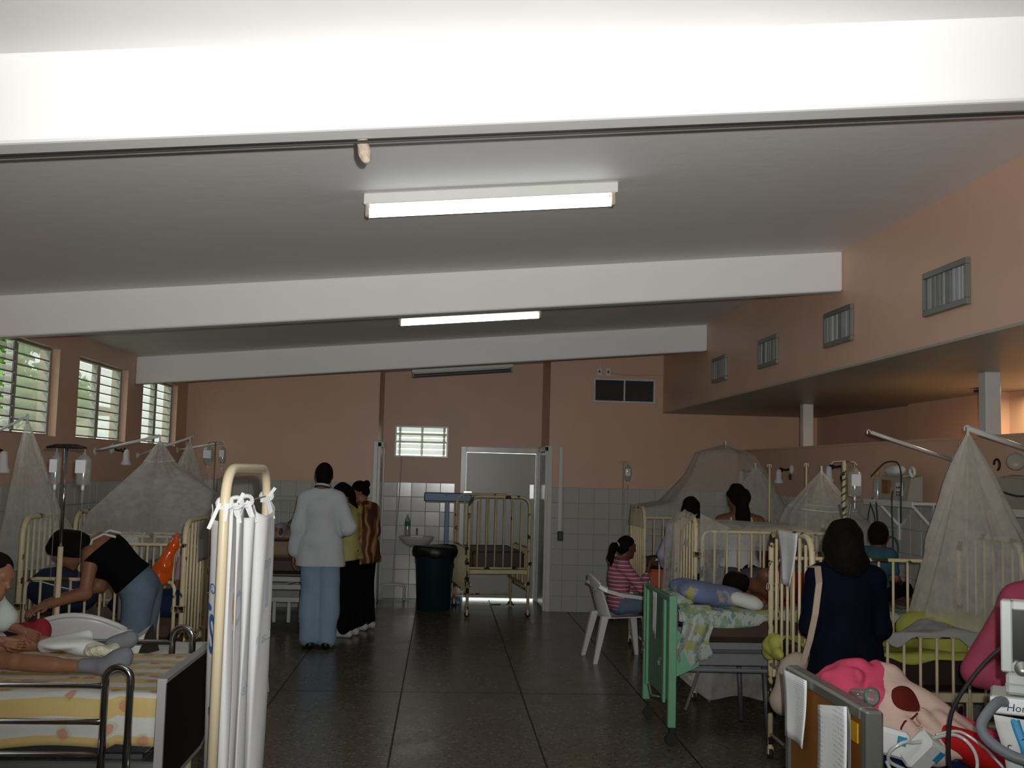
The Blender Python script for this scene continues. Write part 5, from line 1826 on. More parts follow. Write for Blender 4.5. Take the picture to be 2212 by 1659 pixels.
# nearest left bed
tag(soft_obj('white_pad', [('e', (-1.44, 4.26, 1.005), (.09, .075, .022), None), ('c', (-1.51, 4.25, .99), (-1.38, 4.33, 1.02), .02, .03), ('e', (-1.36, 4.27, .985), (.075, .05, .03), None)], M['sheet_white'], None, .006, .03, (), (.006, 40, 8)), 'white folded cloth laid across the patient child\u2019s shins', 'cloth')
tag(soft_obj('fluffy_pad', [('e', (-1.285, 4.22, .985), (.062, .045, .022), None)] + [('e', (-1.285 + .05 * math.cos(a), 4.22 + .035 * math.sin(a), .99 + .008 * math.sin(3 * a)), (.018, .018, .016), None) for a in np.linspace(0, 6.2, 14)], mat('cream_wadding', (.62, .60, .45), .95, var=.25, scale=80, bump=.8, bscale=120), None, .005, .008), 'fluffy cream cotton wadding beside the child\u2019s ankle', 'wadding')

# nearest right cot: bedding
draped('lime_sheet', 2.10, 3.20, [(6.42, .70), (6.41, .757), (5.83, .757), (5.812, .745), (5.806, .728)], M['lime'], 'yellow-green sheet over black mattress of nearest cot', 'sheet', nu=50, nv=36, amp=.010, hem=lambda u: .02 * math.sin(u * 9) + .012 * math.sin(u * 23), seed=3)
pillow('lime_blanket', 'yellow-green blanket heaped under the large pleated net', (2.98, 6.12, .82), (.24, .24, .13), M['lime'], .2, .0, 'blanket', None, .02, 7)
def greycl(u, v):
    x = 2.40 + .62 * u
    if v < .75:
        t_ = v / .75
        y = 6.05 - .31 * t_
        z = .80 + .085 * t_ + .13 * math.exp(-((u - .72) / .25) ** 2) * (1 - t_ * .9) + wr(x * 3, y * 3, .008)
    else:
        t_ = (v - .75) / .25
        y = 5.722 - .008 * t_
        z = .885 - t_ * (.02 + .06 * max(0, math.sin(u * 9)) ** 2)
    return (x, y, z)
tag(surf('grey_cloth', greycl, 40, 30, M['grey_cloth'], None, .005), 'thin grey cloth drawn over the lowered rail of nearest cot', 'cloth')
tag(soft_obj('sheet_corner', [('e', (2.03, 6.36, .72), (.05, .08, .07), None), ('e', (2.01, 6.42, .66), (.04, .06, .06), None), ('e', (2.02, 6.28, .67), (.03, .07, .04), None)], M['lime'], None, .006, .02, (), (.024, 44, 2)), 'yellow-green sheet corner poking through the cot end bars', 'sheet')
draped('pale_blue_sheet', 2.02, 3.16, [(8.70, .78), (8.69, .812), (8.17, .812), (8.155, .79)], M['sheet_blue'], 'pale blue sheet in the cot with raised rail', 'sheet', nu=30, nv=20, amp=.01, seed=4)
tag(soft_obj('dark_bundle', [('e', (2.32, 8.4, .90), (.16, .16, .09), None), ('e', (2.55, 8.42, .90), (.16, .16, .09), None), ('e', (2.75, 8.4, .86), (.12, .14, .05), None)], mat('plum_cloth', (.10, .085, .11), .85, var=.3), None, .012, .04, (), (.012, 20, 3)), 'dull plum blanket lumps in the cot with raised rail', 'blanket')
pillow('dark_pillow', 'dark pillow with white edge on red mattress behind girl', (2.25, 10.3, .86), (.28, .22, .06), mat('dark_pillow', (.05, .055, .05), .8), 0, 0)
# hanging sheet under green bed, far side
tag(surf('hanging_sheet', lambda u, v: (1.72 + .95 * u, 7.53 + .02 * math.sin(u * 15), .47 - (.33 + .02 * math.sin(u * 11)) * v * min(1, .55 + 2.0 * u)), 30, 12, M['net_thick'], None, 0), 'milky plastic sheet hanging below the far side of green bed', 'sheet')

# nearest right bed: blanket bundle, cloth, packs, tubes
M['pink'+'_fleece'] = mat('pink_fleece', (0.56, 0.045, 0.105), .8, var=.2, scale=9, bump=.4, bscale=26)
def fleece():
    m = mat('pink_cream_fleece', (0.50, 0.06, 0.12), .8, var=.25, scale=7, bump=.4, bscale=24)
    s = coord_sep(m)
    nt = m.node_tree
    nz = noise_fac(m, 4, .5, .3)
    v = math_node(nt, 'ADD', math_node(nt, 'SUBTRACT', s[0], math_node(nt, 'MULTIPLY', s[2], .35)), math_node(nt, 'MULTIPLY', nz, .05))
    overlay(m, math_node(nt, 'GREATER_THAN', v, -.15), (0.56, 0.40, 0.34))
    return m
pk = thing('fleece_blanket', 'pink and cream fleece blanket with brown patch, rolled up', 'blanket', (1.62, 3.62, .74))
soft_obj('fleece', [('c', (1.44, 3.78, .96), (1.58, 3.70, .985), .075, .075), ('c', (1.58, 3.70, .98), (1.80, 3.52, .845), .085, .055), ('e', (1.46, 3.72, .99), (.09, .08, .075), None), ('e', (1.42, 3.80, .985), (.05, .05, .045), None),
   ('c', (1.52, 3.60, .87), (1.66, 3.50, .82), .06, .05), ('c', (1.50, 3.82, .90), (1.82, 3.70, .80), .09, .06), ('e', (1.57, 3.62, .90), (.08, .06, .08), None),
   ('c', (1.385, 3.74, 1.02), (1.46, 3.66, 1.03), .022, .03, .015), ('c', (1.40, 3.80, 1.03), (1.50, 3.70, 1.055), .02, .03, .015), ('c', (1.50, 3.75, 1.055), (1.53, 3.62, .98), .022, .026, .015), ('c', (1.56, 3.73, 1.06), (1.60, 3.60, .97), .02, .024, .015),
   ('c', (1.64, 3.53, .93), (1.72, 3.47, .84), .028, .03, .02), ('c', (1.70, 3.53, .92), (1.80, 3.44, .84), .028, .03, .02), ('c', (1.58, 3.55, .90), (1.62, 3.47, .82), .022, .03, .02)], fleece(), pk, .008, .035, (), (.022, 34, 4))
soft_obj('lining', [('c', (1.60, 3.80, 1.0), (1.92, 3.62, .84), .028, .022), ('c', (1.62, 3.84, .97), (1.93, 3.68, .80), .03, .03)], M['pink_fleece'], pk, .008, .03, (), (.008, 26, 2))
# the brown leaf-shaped patch and its piping lie on the fleece
from mathutils.bvhtree import BVHTree
flo_ = [c for c in pk.children if c.name.startswith('fleece')][0]
bv_ = BVHTree.FromPolygons([tuple(v.co + pk.location) for v in flo_.data.vertices], [tuple(p.vertices) for p in flo_.data.polygons])
dirn = Vector((.40, .88, -.22)).normalized()
def on_fleece(p, lift):
    h = bv_.ray_cast(Vector(p) - dirn * .6, dirn)
    return (h[0] - dirn * lift) if h[0] is not None else Vector(p)
pa_, pb_, pc_ = Vector((.80, 0, -.60)), Vector((.60, 0, .80)), Vector((1.575, 3.52, .985))
V_, F_ = [], []
nl, nw = 16, 10
for i in range(nl + 1):
    t_ = i / nl
    w_ = .036 * math.sin(PI * min(1, t_ ** .75)) ** .8 + .002
    for j in range(nw + 1):
        V_.append(on_fleece(pc_ + pa_ * (t_ - .5) * .115 + pb_ * (j / nw - .5) * 2 * w_, .003 + .002 * math.sin(PI * j / nw)))
for i in range(nl):
    for j in range(nw):
        k = i * (nw + 1) + j
        F_.append((k, k + 1, k + nw + 2, k + nw + 1))
po = mesh_obj('brown_patch', V_, F_, mat('maroon_fleece', (0.10, 0.012, 0.010), .85), pk, True)
sm_ = po.modifiers.new('thickness', 'SOLIDIFY')
sm_.thickness = .004
MB().tube([on_fleece(pc_ + Vector(q), .002) for q in ((.040, 0, -.045), (.020, 0, -.062), (-.005, 0, -.072), (-.016, 0, -.090), (-.020, 0, -.108))], .0035, 6).build('brown_piping', mat('maroon_piping', (0.10, 0.012, 0.010), .8), pk, True)
soft_obj('pink_trim', [('c', (1.55, 3.49, .83), (1.62, 3.46, .80), .02, .016)], M['pink_fleece'], pk, .006, .01)
def redblue():
    m = mat('red_blue_cloth', (0.42, 0.012, 0.012), .8, var=.2, scale=9, bump=.3, bscale=24)
    s = coord_sep(m)
    nt = m.node_tree
    v = math_node(nt, 'ADD', math_node(nt, 'SUBTRACT', s[0], math_node(nt, 'MULTIPLY', s[1], -.9)), math_node(nt, 'MULTIPLY', noise_fac(m, 9, .5, .2), .05))
    overlay(m, math_node(nt, 'GREATER_THAN', v, .03), (0.006, 0.075, 0.30))
    return m
tag(soft_obj('red_blue_cloth', [('c', (1.72, 3.50, .86), (1.95, 3.30, .80), .05, .05), ('e', (1.88, 3.48, .81), (.13, .10, .05), None), ('c', (1.80, 3.60, .82), (2.02, 3.5, .78), .05, .04)], redblue(), None, .008, .03, (), (.012, 28, 6)), 'red and blue cloth on near right bed beside fleece blanket', 'cloth')
for i, (c, e, rot, lb) in enumerate((((1.555, 3.36, .855), (.045, .035, .06), (.5, .4, .35), 'white pack with blue corner on near right bed'), ((1.475, 3.40, .875), (.05, .02, .045), (.2, -.5, .2), 'flat white pouch leaning beside the head board'))):
    Q = Matrix.Translation(c) @ Matrix.Rotation(rot[0], 4, 'Y') @ Matrix.Rotation(rot[1], 4, 'Z') @ Matrix.Rotation(rot[2], 4, 'X')
    t = thing('supply_pack', lb, 'pack', (c[0], c[1], .74), 0, 'supply packs on near right bed')
    MB().box((-e[0], -e[1], -e[2]), e, .012, Q).build('body', M['sheet_white'], t)
    MB().box((e[0] * .3, -e[1] - .002, e[2] * .1), (e[0] * .85, -e[1] + .002, e[2] * .75), 0, Q).build('blue_mark', mat('cyan_print', (.02, .24, .42), .5), t)
M['tubing'] = clear('milky_tubing', (.68, .70, .70), .8, .2, .1)
cable('white tubing loop on near right bed, larger coil', [(1.50, 3.36, .80), (1.44, 3.34, .83), (1.43, 3.31, .87), (1.47, 3.30, .90), (1.52, 3.32, .895), (1.66, 3.36, .91), (1.71, 3.33, .87), (1.70, 3.30, .81), (1.62, 3.28, .79), (1.52, 3.27, .785)], .006, M['tubing'], 'tube')
cable('pale tube running from packs towards the right edge', [(1.43, 3.34, .83), (1.44, 3.29, .80), (1.52, 3.26, .785), (1.66, 3.27, .79), (1.78, 3.26, .79), (1.84, 3.30, .77)], .006, M['tubing'], 'tube')
cable('long pale tube curving over red and blue cloth', [(1.62, 3.40, .90), (1.70, 3.40, .91), (1.76, 3.36, .87), (1.80, 3.32, .82), (1.84, 3.28, .77)], .005, M['tubing'], 'tube')
t = thing('plastic_cup', 'clear cup with green rim behind the brown board', 'cup', (1.43, 3.50, .98))
MB().lathe([(.020, 0), (.027, .09), (.028, .092), (.026, .09), (.018, .004)], (1.41, 3.56, .995), 18, (.35, -1, .1)).build('body', M['clear'], t, True)
MB().lathe([(.027, .082), (.030, .084), (.030, .094), (.025, .094)], (1.41, 3.56, .995), 18, (.35, -1, .1), False).build('rim', mat('green_rim', (.07, .16, .12), .4), t, True)
t = thing('green_connector', 'small green and white connector on the tubing', 'connector', (1.73, 3.28, .79))
MB().lathe([(.010, 0), (.014, .01), (.012, .035), (.007, .06), (.005, .085)], (1.715, 3.30, .80), 10, (1, -.2, -.1)).build('sleeve', M['plastic_white'], t, True)
MB().lathe([(.012, -.02), (.016, -.015), (.015, .008)], (1.715, 3.30, .80), 10, (1, -.2, -.1)).build('green_cap', mat('green_plastic', (.03, .25, .10), .4), t, True)

# patient monitor on its trolley at the right edge
PIV = Vector((1.597, 2.95, 1.06))
mo = thing('patient_monitor', 'grey-white monitor with dark screen at the right edge', 'monitor', PIV)
M['mon'] = mat('monitor_plastic', (0.50, 0.53, 0.52), .4, var=.04)
fx0, fx1, fy = 1.597, 1.96, 2.985
f = MB()
for q in ((fx0, fx0 + .03, 1.185, 1.385), (fx1 - .03, fx1, 1.185, 1.385), (fx0 + .03, fx1 - .03, 1.36, 1.385), (fx0 + .03, fx1 - .03, 1.185, 1.215)):
    f.box((q[0], fy - .035, q[2]), (q[1], fy + .02, q[3]), .004)
f.build('bezel', M['mon'], mo)
MB().box((fx0 + .02, fy - .012, 1.205), (fx1 - .02, fy + .004, 1.37)).build('display', M['dark_glass'], mo)
MB().box((fx0 + .008, fy + .005, 1.19), (fx1 - .008, fy + .12, 1.378), .02).build('housing', M['mon'], mo)
b_ = MB().box((fx0 + .012, fy - .03, 1.122), (fx1 - .02, fy + .11, 1.184), .008).build('base_unit', M['mon'], mo)
MB().box((fx0 + .01, fy - .033, 1.150), (fx1 - .022, fy - .028, 1.154)).build('seam', M['grey_metal'], b_)
MB().lathe([(.022, 0), (.020, .004), (.0, .005)], (fx0 + .055, fy - .036, 1.199), 18, (0, -1, 0)).build('badge', M['alu'], mo, True)
tr = thing('monitor_trolley', 'grey tube trolley with labelled shelf carrying the monitor', 'trolley', (PIV.x, PIV.y, 0))
MB().box((fx0 - .03, fy - .045, 1.068), (fx1, fy + .13, 1.118), .006).build('shelf', M['mon'], tr)
MB().tube([(1.82, 3.06, .09), (1.82, 3.06, 1.07)], .028, 12).build('column', M['alu'], tr, True)
b = MB()
for k in range(5):
    a = k * 2 * PI / 5
    b.bar((1.82, 3.06, .085), (1.82 + .22 * math.cos(a), 3.06 + .16 * math.sin(a), .06), .04, .025)
b.build('base', M['alu'], tr)
w_ = MB()
for k in range(5):
    a = k * 2 * PI / 5
    wheel_obj(tr, 1.82 + .22 * math.cos(a), 3.06 + .16 * math.sin(a), .03, .03)
UNR = Matrix.Translation(PIV) @ Matrix.Rotation(math.radians(29), 4, 'Z') @ Matrix.Translation(-PIV)
MB().tube(rounded([UNR @ Vector(p) for p in [(1.66, 3.0, 1.075), (1.56, 2.90, 1.12), (1.475, 2.86, 1.045), (1.52, 2.79, .995), (1.78, 2.62, .955), (1.86, 2.80, 1.06)]], .05, 5), .0145, 12).build('bumper_loop', mat('grey_rubber', (.17, .19, .21), .45), tr, True)
lab = sheet_paper('name_strip', 'white strip under monitor with handwriting', [(fx0 - .028, fy - .048, 1.115), (fx1 - .05, fy - .048, 1.115), (fx1 - .05, fy - .048, 1.072), (fx0 - .028, fy - .048, 1.072)], M['paper'], .0)
def flat_text(txt, size, p, u, v, material, name, parent):
    c = bpy.data.curves.new(name, 'FONT')
    c.body = txt
    c.size = size
    c.resolution_u = 3
    tmp = bpy.data.objects.new(name, c)
    COL.objects.link(tmp)
    me = bpy.data.meshes.new_from_object(tmp.evaluated_get(bpy.context.evaluated_depsgraph_get()))
    bpy.data.objects.remove(tmp)
    p, u, v = Vector(p), Vector(u), Vector(v)
    V = [p + u * q.co.x + v * q.co.y for q in me.vertices]
    F = [tuple(f.vertices) for f in me.polygons]
    bpy.data.meshes.remove(me)
    return mesh_obj(name, V, F, material, parent)
M['ink'] = mat('pen_ink', (.03, .03, .05), .7)
flat_text('Hon', .030, (fx0 + .012, fy - .0505, 1.081), (1, 0, 0), (.12, 0, 1), M['ink'], 'lettering', lab)
ROT = math.radians(-29)
for q in (mo, tr, lab):
    d_ = q.location - PIV
    q.location = (PIV.x + d_.x * math.cos(ROT) - d_.y * math.sin(ROT), PIV.y + d_.x * math.sin(ROT) + d_.y * math.cos(ROT), q.location.z)
    q.rotation_euler.z = ROT
cb = thing('hanging_bag', 'white bag with blue tape and handwriting below monitor', 'bag', (1.62, 2.85, .95))
c0 = [Vector((1.528, 2.865, 1.085)), Vector((1.68, 2.80, 1.07)), Vector((1.71, 2.78, .93)), Vector((1.562, 2.845, .912))]
def bagf(o_):
    def fn(u, v):
        p = (c0[0] * (1 - u) + c0[1] * u) * (1 - v) + (c0[3] * (1 - u) + c0[2] * u) * v
        return p + Vector((0, o_ * math.sin(u * PI) * math.sin(v * PI) + .004 * math.sin(9 * v), 0))
    return fn
surf('front', bagf(-.012), 10, 10, M['sheet_white'], cb, .001)
surf('back', bagf(.012), 10, 10, M['sheet_white'], cb, .001)
f_ = bagf(-.0145)
blue = mat('blue_tape', (.03, .27, .52), .5)
surf('blue_tape', lambda u, v: f_(.24 + .15 * u, v * .92), 3, 10, blue, cb, .0008)
surf('blue_tape', lambda u, v: f_(.30 + .70 * u, .82 + .10 * v), 6, 3, blue, cb, .0008)
e1, e2 = (c0[1] - c0[0]).normalized(), (c0[0] - c0[3]).normalized()
flat_text('of', .035, f_(.07, .42) + Vector((0, -.003, 0)), (e2 * -1), e1, M['ink'], 'lettering', cb)
flat_text('of', .035, f_(.30, .30) + Vector((0, -.003, 0)), (e2 * -1), e1, M['ink'], 'lettering', cb)
t = thing('purple_clamp', 'purple plastic clamp on the white hanging bag', 'clamp', (1.65, 2.80, 1.045))
soft_obj('body', [('c', (1.625, 2.80, 1.05), (1.70, 2.765, 1.06), .017, .020), ('c', (1.635, 2.795, 1.032), (1.70, 2.765, 1.045), .012, .012)], mat('purple_plastic', (.10, .10, .28), .4), t, .004, .008)
MB().box((1.640, 2.772, 1.046), (1.662, 2.778, 1.057), .002).build('slot', M['black'], t)
cable('black lead hanging from the monitor across pink sleeve', [(1.70, 3.05, 1.27), (1.625, 3.10, 1.18), (1.555, 3.14, 1.05), (1.545, 3.16, .95), (1.56, 3.18, .85), (1.60, 3.2, .78)], .007, M['rubber'])
pillow('white_cloth', 'white folded cloth held beside the monitor', (2.10, 3.75, .965), (.11, .06, .035), M['sheet_white'], .3, -.35, 'cloth', None, .006, 5)

# ------------------------------------------------------------------ people
M['skin_d'] = mat('dark_brown_skin', (0.135, 0.058, 0.030), .5, var=.08)
M['skin_m'] = mat('brown_skin', (0.25, 0.115, 0.062), .5, var=.08)
M['hair'] = mat('black_hair', (0.005, 0.0038, 0.003), .8, var=.4, scale=40, bump=.7, bscale=70, spec=.12)
M['eye'] = mat('dark_eye', (0.02, 0.015, 0.012), .2)
M['lips'] = mat('lips', (.22, .07, .05), .5)

def V3(p):
    return np.array(p, float)
def stand(loc, yaw, h, **ov):
    s = h / 1.70
    J = dict(pelvis=(0, 0, .95), chest=(0, .0, 1.27), neck=(0, -.01, 1.44), head=(0, .025, 1.575),
             shL=(-.170, 0, 1.365), shR=(.170, 0, 1.365), elL=(-.235, -.03, 1.10), elR=(.235, -.03, 1.10), wrL=(-.25, .04, .85), wrR=(.25, .04, .85),
             hiL=(-.09, 0, .90), hiR=(.09, 0, .90), knL=(-.10, .02, .49), knR=(.10, .02, .49), anL=(-.10, -.03, .085), anR=(.10, -.03, .085), toL=(-.12, .13, .035), toR=(.12, .13, .035))
    J.update(ov)
    return place(J, loc, yaw, s)
def sit(loc, yaw, h, seat, **ov):
    s = h / 1.70
    z = seat / s + .10
    J = dict(pelvis=(0, 0, z), chest=(0, -.03, z + .32), neck=(0, -.02, z + .49), head=(0, .02, z + .625),
             shL=(-.175, -.03, z + .435), shR=(.175, -.03, z + .435), elL=(-.23, .02, z + .17), elR=(.23, .02, z + .17), wrL=(-.14, .24, z + .10), wrR=(.14, .24, z + .10),
             hiL=(-.09, .02, z - .01), hiR=(.09, .02, z - .01), knL=(-.12, .43, z - .0), knR=(.12, .43, z - .0), anL=(-.12, .40, .085 if seat < .5 else z - .42), anR=(.12, .40, .085 if seat < .5 else z - .42),
             toL=(-.13, .55, .04 if seat < .5 else z - .47), toR=(.13, .55, .04 if seat < .5 else z - .47))
    J.update(ov)
    return place(J, loc, yaw, s)
def place(J, loc, yaw, s):
    c, n_ = math.cos(yaw), math.sin(yaw)
    out = {k: V3((loc[0] + (p[0] * c - p[1] * n_) * s, loc[1] + (p[0] * n_ + p[1] * c) * s, loc[2] + p[2] * s)) for k, p in J.items()}
    out['s'] = s
    out['fwd'] = V3((-n_, c, 0))
    return out

def hand_prims(w, d, e, n, s):
    d, e, n = unit(d), unit(e), unit(n)
    P = []
    for a, b in ((-.016, -.026), (0, 0), (.016, .026)):
        P.append(('c', w + e * a * s - d * .005 * s, w + d * .085 * s + e * b * s, .017 * s, .0125 * s, .014 * s))
    for o_, L in ((.030, .070), (.010, .080), (-.010, .074), (-.029, .056)):
        L *= s
        b0 = w + d * .086 * s + e * o_ * s
        m0 = b0 + d * L * .48 + n * L * .16
        t0 = m0 + (d * .72 + n * .62) * L * .48
        P.append(('c', b0, m0, .0088 * s, .0080 * s, .004 * s))
        P.append(('c', m0, t0, .0080 * s, .0066 * s, .004 * s))
    t1 = w + d * .028 * s + e * .024 * s
    t2 = t1 + (d * .62 + e * .70 + n * .15) * .038 * s
    t3 = t2 + (d * .9 + e * .12 + n * .35) * .032 * s
    P.append(('c', t1, t2, .0125 * s, .0098 * s, .008 * s))
    P.append(('c', t2, t3, .0098 * s, .0076 * s, .004 * s))
    return P

def person(label, J, look, skin, top=None, bottom=None, shoes=None, hair='short', female=False, hands=True, vox=None, group=None, eyes=True, palm=None, hs=1.0):
    s = J['s']
    vox = vox or .0135 * max(s, .55)
    t = thing('person', label, 'person', (J['pelvis'][0], J['pelvis'][1], min(J['anL'][2], J['anR'][2], J['pelvis'][2] - .1) - .085 * s), 0, group)
    up = unit(J['chest'] - J['pelvis'])
    lat = J['shR'] - J['shL']
    lat = unit(lat - up * (lat @ up))
    fw = np.cross(up, lat)
    RT = np.stack([lat, fw, up], 1)
    lath = unit(J['hiR'] - J['hiL'])
    lk = unit(look)
    hx_ = unit(np.cross(lk, up if abs(up @ lk) < .8 else unit(J['head'] - J['neck'])))
    hz = np.cross(hx_, lk)
    RH = np.stack([hx_, lk, hz], 1)
    def H(x, y, z):
        return J['head'] + RH @ V3((x, y, z)) * s * hs
    def torso(o, loose=0.0, hem=None):
        P = [('e', J['pelvis'] + up * .01 * s, V3((.158 + (.012 if female else 0), .112, .13)) * s + o + loose, RT),
             ('e', J['pelvis'] * .52 + J['chest'] * .48, V3((.128, .095, .15)) * s + o + loose, RT),
             ('e', J['chest'] - up * .01 * s, V3((.150, .108, .165)) * s + o + loose * .6, RT),
             ('c', J['shL'] * .9 + J['shR'] * .1 , J['shR'] * .9 + J['shL'] * .1, .056 * s + o, .056 * s + o),
             ('c', J['chest'] + up * .10 * s, J['neck'], .07 * s + o, .05 * s + o * .6),
             ('c', J['neck'] - up * .015 * s + lat * .03 * s, J['shR'], .045 * s + o, .048 * s + o), ('c', J['neck'] - up * .015 * s - lat * .03 * s, J['shL'], .045 * s + o, .048 * s + o)]
        if female:
            for sd in (-1, 1):
                P.append(('e', J['chest'] + fw * .085 * s + lat * sd * .07 * s - up * .02 * s, V3((.06, .055, .06)) * s + o, RT))
        return P
    def arm(sd, o, frac, loose=0.0):
        sh, el, wr_ = J['sh' + sd], J['el' + sd], J['wr' + sd]
        P = []
        f = min(frac, 1)
        P.append(('c', sh, sh + (el - sh) * f, .050 * s + o, (.050 - .011 * f) * s + o + loose))
        if frac > 1:
            g = frac - 1
            P.append(('c', el, el + (wr_ - el) * g, .039 * s + o + loose, (.039 - .011 * g) * s + o + loose))
        return P
    def leg(sd, o, frac, loose=0.0):
        hi, kn, an = J['hi' + sd], J['kn' + sd], J['an' + sd]
        f = min(frac, 1)
        P = [('c', hi, hi + (kn - hi) * f, .084 * s + o + loose * .25, (.084 - .030 * f) * s + o + loose * .7)]
        if frac > 1:
            g = frac - 1
            P.append(('c', kn, kn + (an - kn) * g, .054 * s + o + loose * .7, (.054 - .018 * g) * s + o + loose))
            P.append(('c', kn * .84 + an * .16, kn * .55 + an * .45, .052 * s + o + loose * .7, .050 * s + o + loose * .8))
        return P
    # the body: one continuous skin
    body = torso(0) + arm('L', 0, 2) + arm('R', 0, 2) + leg('L', 0, 2) + leg('R', 0, 2)
    for sd in 'LR':
        an, to = J['an' + sd], J['to' + sd]
        body.append(('c', an - unit(to - an) * .025 * s - V3((0, 0, .035 * s)) * (1 if to[2] < an[2] else 0), to, .036 * s, .028 * s))
    sh = s * hs
    body += [('c', J['neck'], H(0, -.02, -.06), .050 * s, .048 * sh), ('e', H(0, 0, .01), V3((.074, .092, .104)) * sh, RH), ('e', H(0, .025, -.055), V3((.055, .062, .062)) * sh, RH),
             ('c', H(0, .088, .005), H(0, .106, -.028), .011 * sh, .015 * sh, .012), ('c', H(-.03, .074, .025), H(.03, .074, .025), .018 * sh, .018 * sh, .02), ('e', H(0, .082, -.066), V3((.024, .014, .012)) * sh, RH, .012), ('e', H(0, .07, -.10), V3((.024, .02, .018)) * sh, RH, .02)]
    for sd in (-1, 1):
        body.append(('e', H(sd * .076, -.005, -.005), V3((.010, .020, .030)) * sh, RH, .008))
    extra = []
    if hands:
        for sd in 'LR':
            d = J['wr' + sd] - J['el' + sd]
            if palm and sd in palm:
                nrm = V3(palm[sd])
            else:
                nrm = (1 if sd == 'L' else -1) * lat
            nrm = nrm - unit(d) * (nrm @ unit(d))
            e = np.cross(unit(d), unit(nrm)) * (1 if sd == 'L' else -1)
            extra.append(sdf_mesh(hand_prims(J['wr' + sd], d, e, nrm, s), .0052 * max(s, .6), .006))
    soft_obj('body', body, skin, t, vox, .028 * s, (), None, extra)
    if eyes:
        for sd in (-1, 1):
            MB().lathe([(.0, -.009 * s), (.007 * s, -.006 * s), (.0095 * s, 0), (.007 * s, .006 * s), (.0, .009 * s)], tuple(H(sd * .031, .083, .006)), 10, tuple(lk)).build('eye', M['eye'], t, True)
    o = .016 * s ** .5
    if top:
        m, sl, hem = top['m'], top.get('sleeve', 1), top.get('hem', .08)
        lo = top.get('loose', 0.0)
        P = torso(o, lo) + ([] if sl <= 0 else arm('L', o, sl, lo) + arm('R', o, sl, lo))
        P = [p for p in P]
        if hem > .1:
            P.append(('c', J['pelvis'] - up * .0, J['pelvis'] - up * hem * s, .10 * s + o + lo, .10 * s + o + lo))
            for sd in (-1, 1):
                P.append(('c', J['pelvis'] + lath * sd * .075 * s, J['pelvis'] + lath * sd * .09 * s - up * hem * s, .095 * s + o + lo, .115 * s + o + lo))
        cuts = [(J['pelvis'] - up * hem * s, -up)]
        if sl <= 0:
            cuts.append((J['chest'] + up * .075 * s, up))
        else:
            cuts.append((J['neck'] + unit(J['neck'] - J['chest']) * .028 * s, unit(J['neck'] - J['chest'])))
        soft_obj(top.get('name', 'shirt'), P, m, t, vox, .03 * s, cuts, (top.get('wob', .006), 22, len(label)))
        if sl <= 0:
            for sd in (-1, 1):
                b = MB()
                q = lat * sd * .095 * s
                b.tube([tuple(J['chest'] + up * .06 * s + q - fw * (.104 * s + o)), tuple(J['chest'] + up * .125 * s + q * .95 - fw * (.062 * s + o)), tuple(J['chest'] + up * .145 * s + q * .95 ), tuple(J['chest'] + up * .06 * s + q + fw * (.105 * s + o))], .008 * s, 8)
                b.build('strap', top.get('strap', m), t, True)
    if bottom:
        m, k = bottom['m'], bottom.get('kind', 'trousers')
        lo = bottom.get('loose', .004)
        fr = {'trousers': 1.96, 'shorts': bottom.get('len', .8), 'skirt': .9}[k]
        P = [('e', J['pelvis'], V3((.160 + (.012 if female else 0), .116, .12)) * s + o * .8, RT)] + leg('L', o * .8, fr, lo) + leg('R', o * .8, fr, lo)
        if k == 'skirt':
            P += [('c', J['hiL'] * .5 + J['hiR'] * .5, J['knL'] * .5 + J['knR'] * .5, .12 * s, .12 * s)]
        cuts = [(J['pelvis'] + up * .10 * s, up)]
        if k == 'trousers' and bottom.get('flat', True):
            cuts.append((V3((0, 0, min(J['anL'][2], J['anR'][2]) - .055 * s)), V3((0, 0, -1))))
        soft_obj(k, P, m, t, vox, .026 * s, cuts, (bottom.get('wob', .005), 20, len(label) + 3))
    if shoes:
        for sd in 'LR':
            an, to = J['an' + sd], J['to' + sd]
            f_ = unit((to - an) * V3((1, 1, 0)))
            z0 = an[2] - .085 * s
            g = V3((an[0], an[1], z0 + .045 * s))
            soft_obj('shoe', [('c', g - f_ * .05 * s, g + f_ * .155 * s - V3((0, 0, .004)), .044 * s, .036 * s), ('e', g + f_ * .0 + V3((0, 0, .03 * s)), V3((.045, .06, .035)) * s, None)], shoes, t, .009 * max(s, .6), .02, [(V3((0, 0, z0 + .001)), V3((0, 0, -1)))])
    # hair
    P, cuts = [], []
    if hair == 'short':
        P = [('e', H(0, -.014, .026), V3((.082, .096, .104)) * sh, RH), ('e', H(0, -.05, -.03), V3((.066, .055, .06)) * sh, RH)]
        cuts = [(H(0, .048, .045), RH @ V3((0, .9, -.75))), (H(0, 0, -.075), RH @ V3((0, 0, -1)))]
    elif hair == 'bob':
        P = [('e', H(0, -.016, .022), V3((.088, .100, .108)) * sh, RH), ('c', H(0, -.045, -.02), H(0, -.05, -.14), .082 * sh, .078 * sh), ('c', H(.055, -.01, .0), H(.066, -.02, -.12), .035 * sh, .03 * sh), ('c', H(-.055, -.01, .0), H(-.066, -.02, -.12), .035 * sh, .03 * sh)]
        cuts = [(H(0, .052, .05), RH @ V3((0, .9, -.6)))]
    elif hair == 'full':
        P = [('e', H(0, -.02, .022), V3((.105, .112, .115)) * sh, RH), ('c', H(0, -.05, -.02), H(0, -.06, -.13), .10 * sh, .10 * sh), ('c', H(.07, -.02, .0), H(.095, -.04, -.17), .045 * sh, .045 * sh), ('c', H(-.07, -.02, .0), H(-.095, -.04, -.14), .045 * sh, .042 * sh), ('e', H(.05, -.07, -.17), V3((.06, .05, .06)) * sh, RH)]
        cuts = [(H(0, .055, .05), RH @ V3((0, .9, -.6)))]
    else:
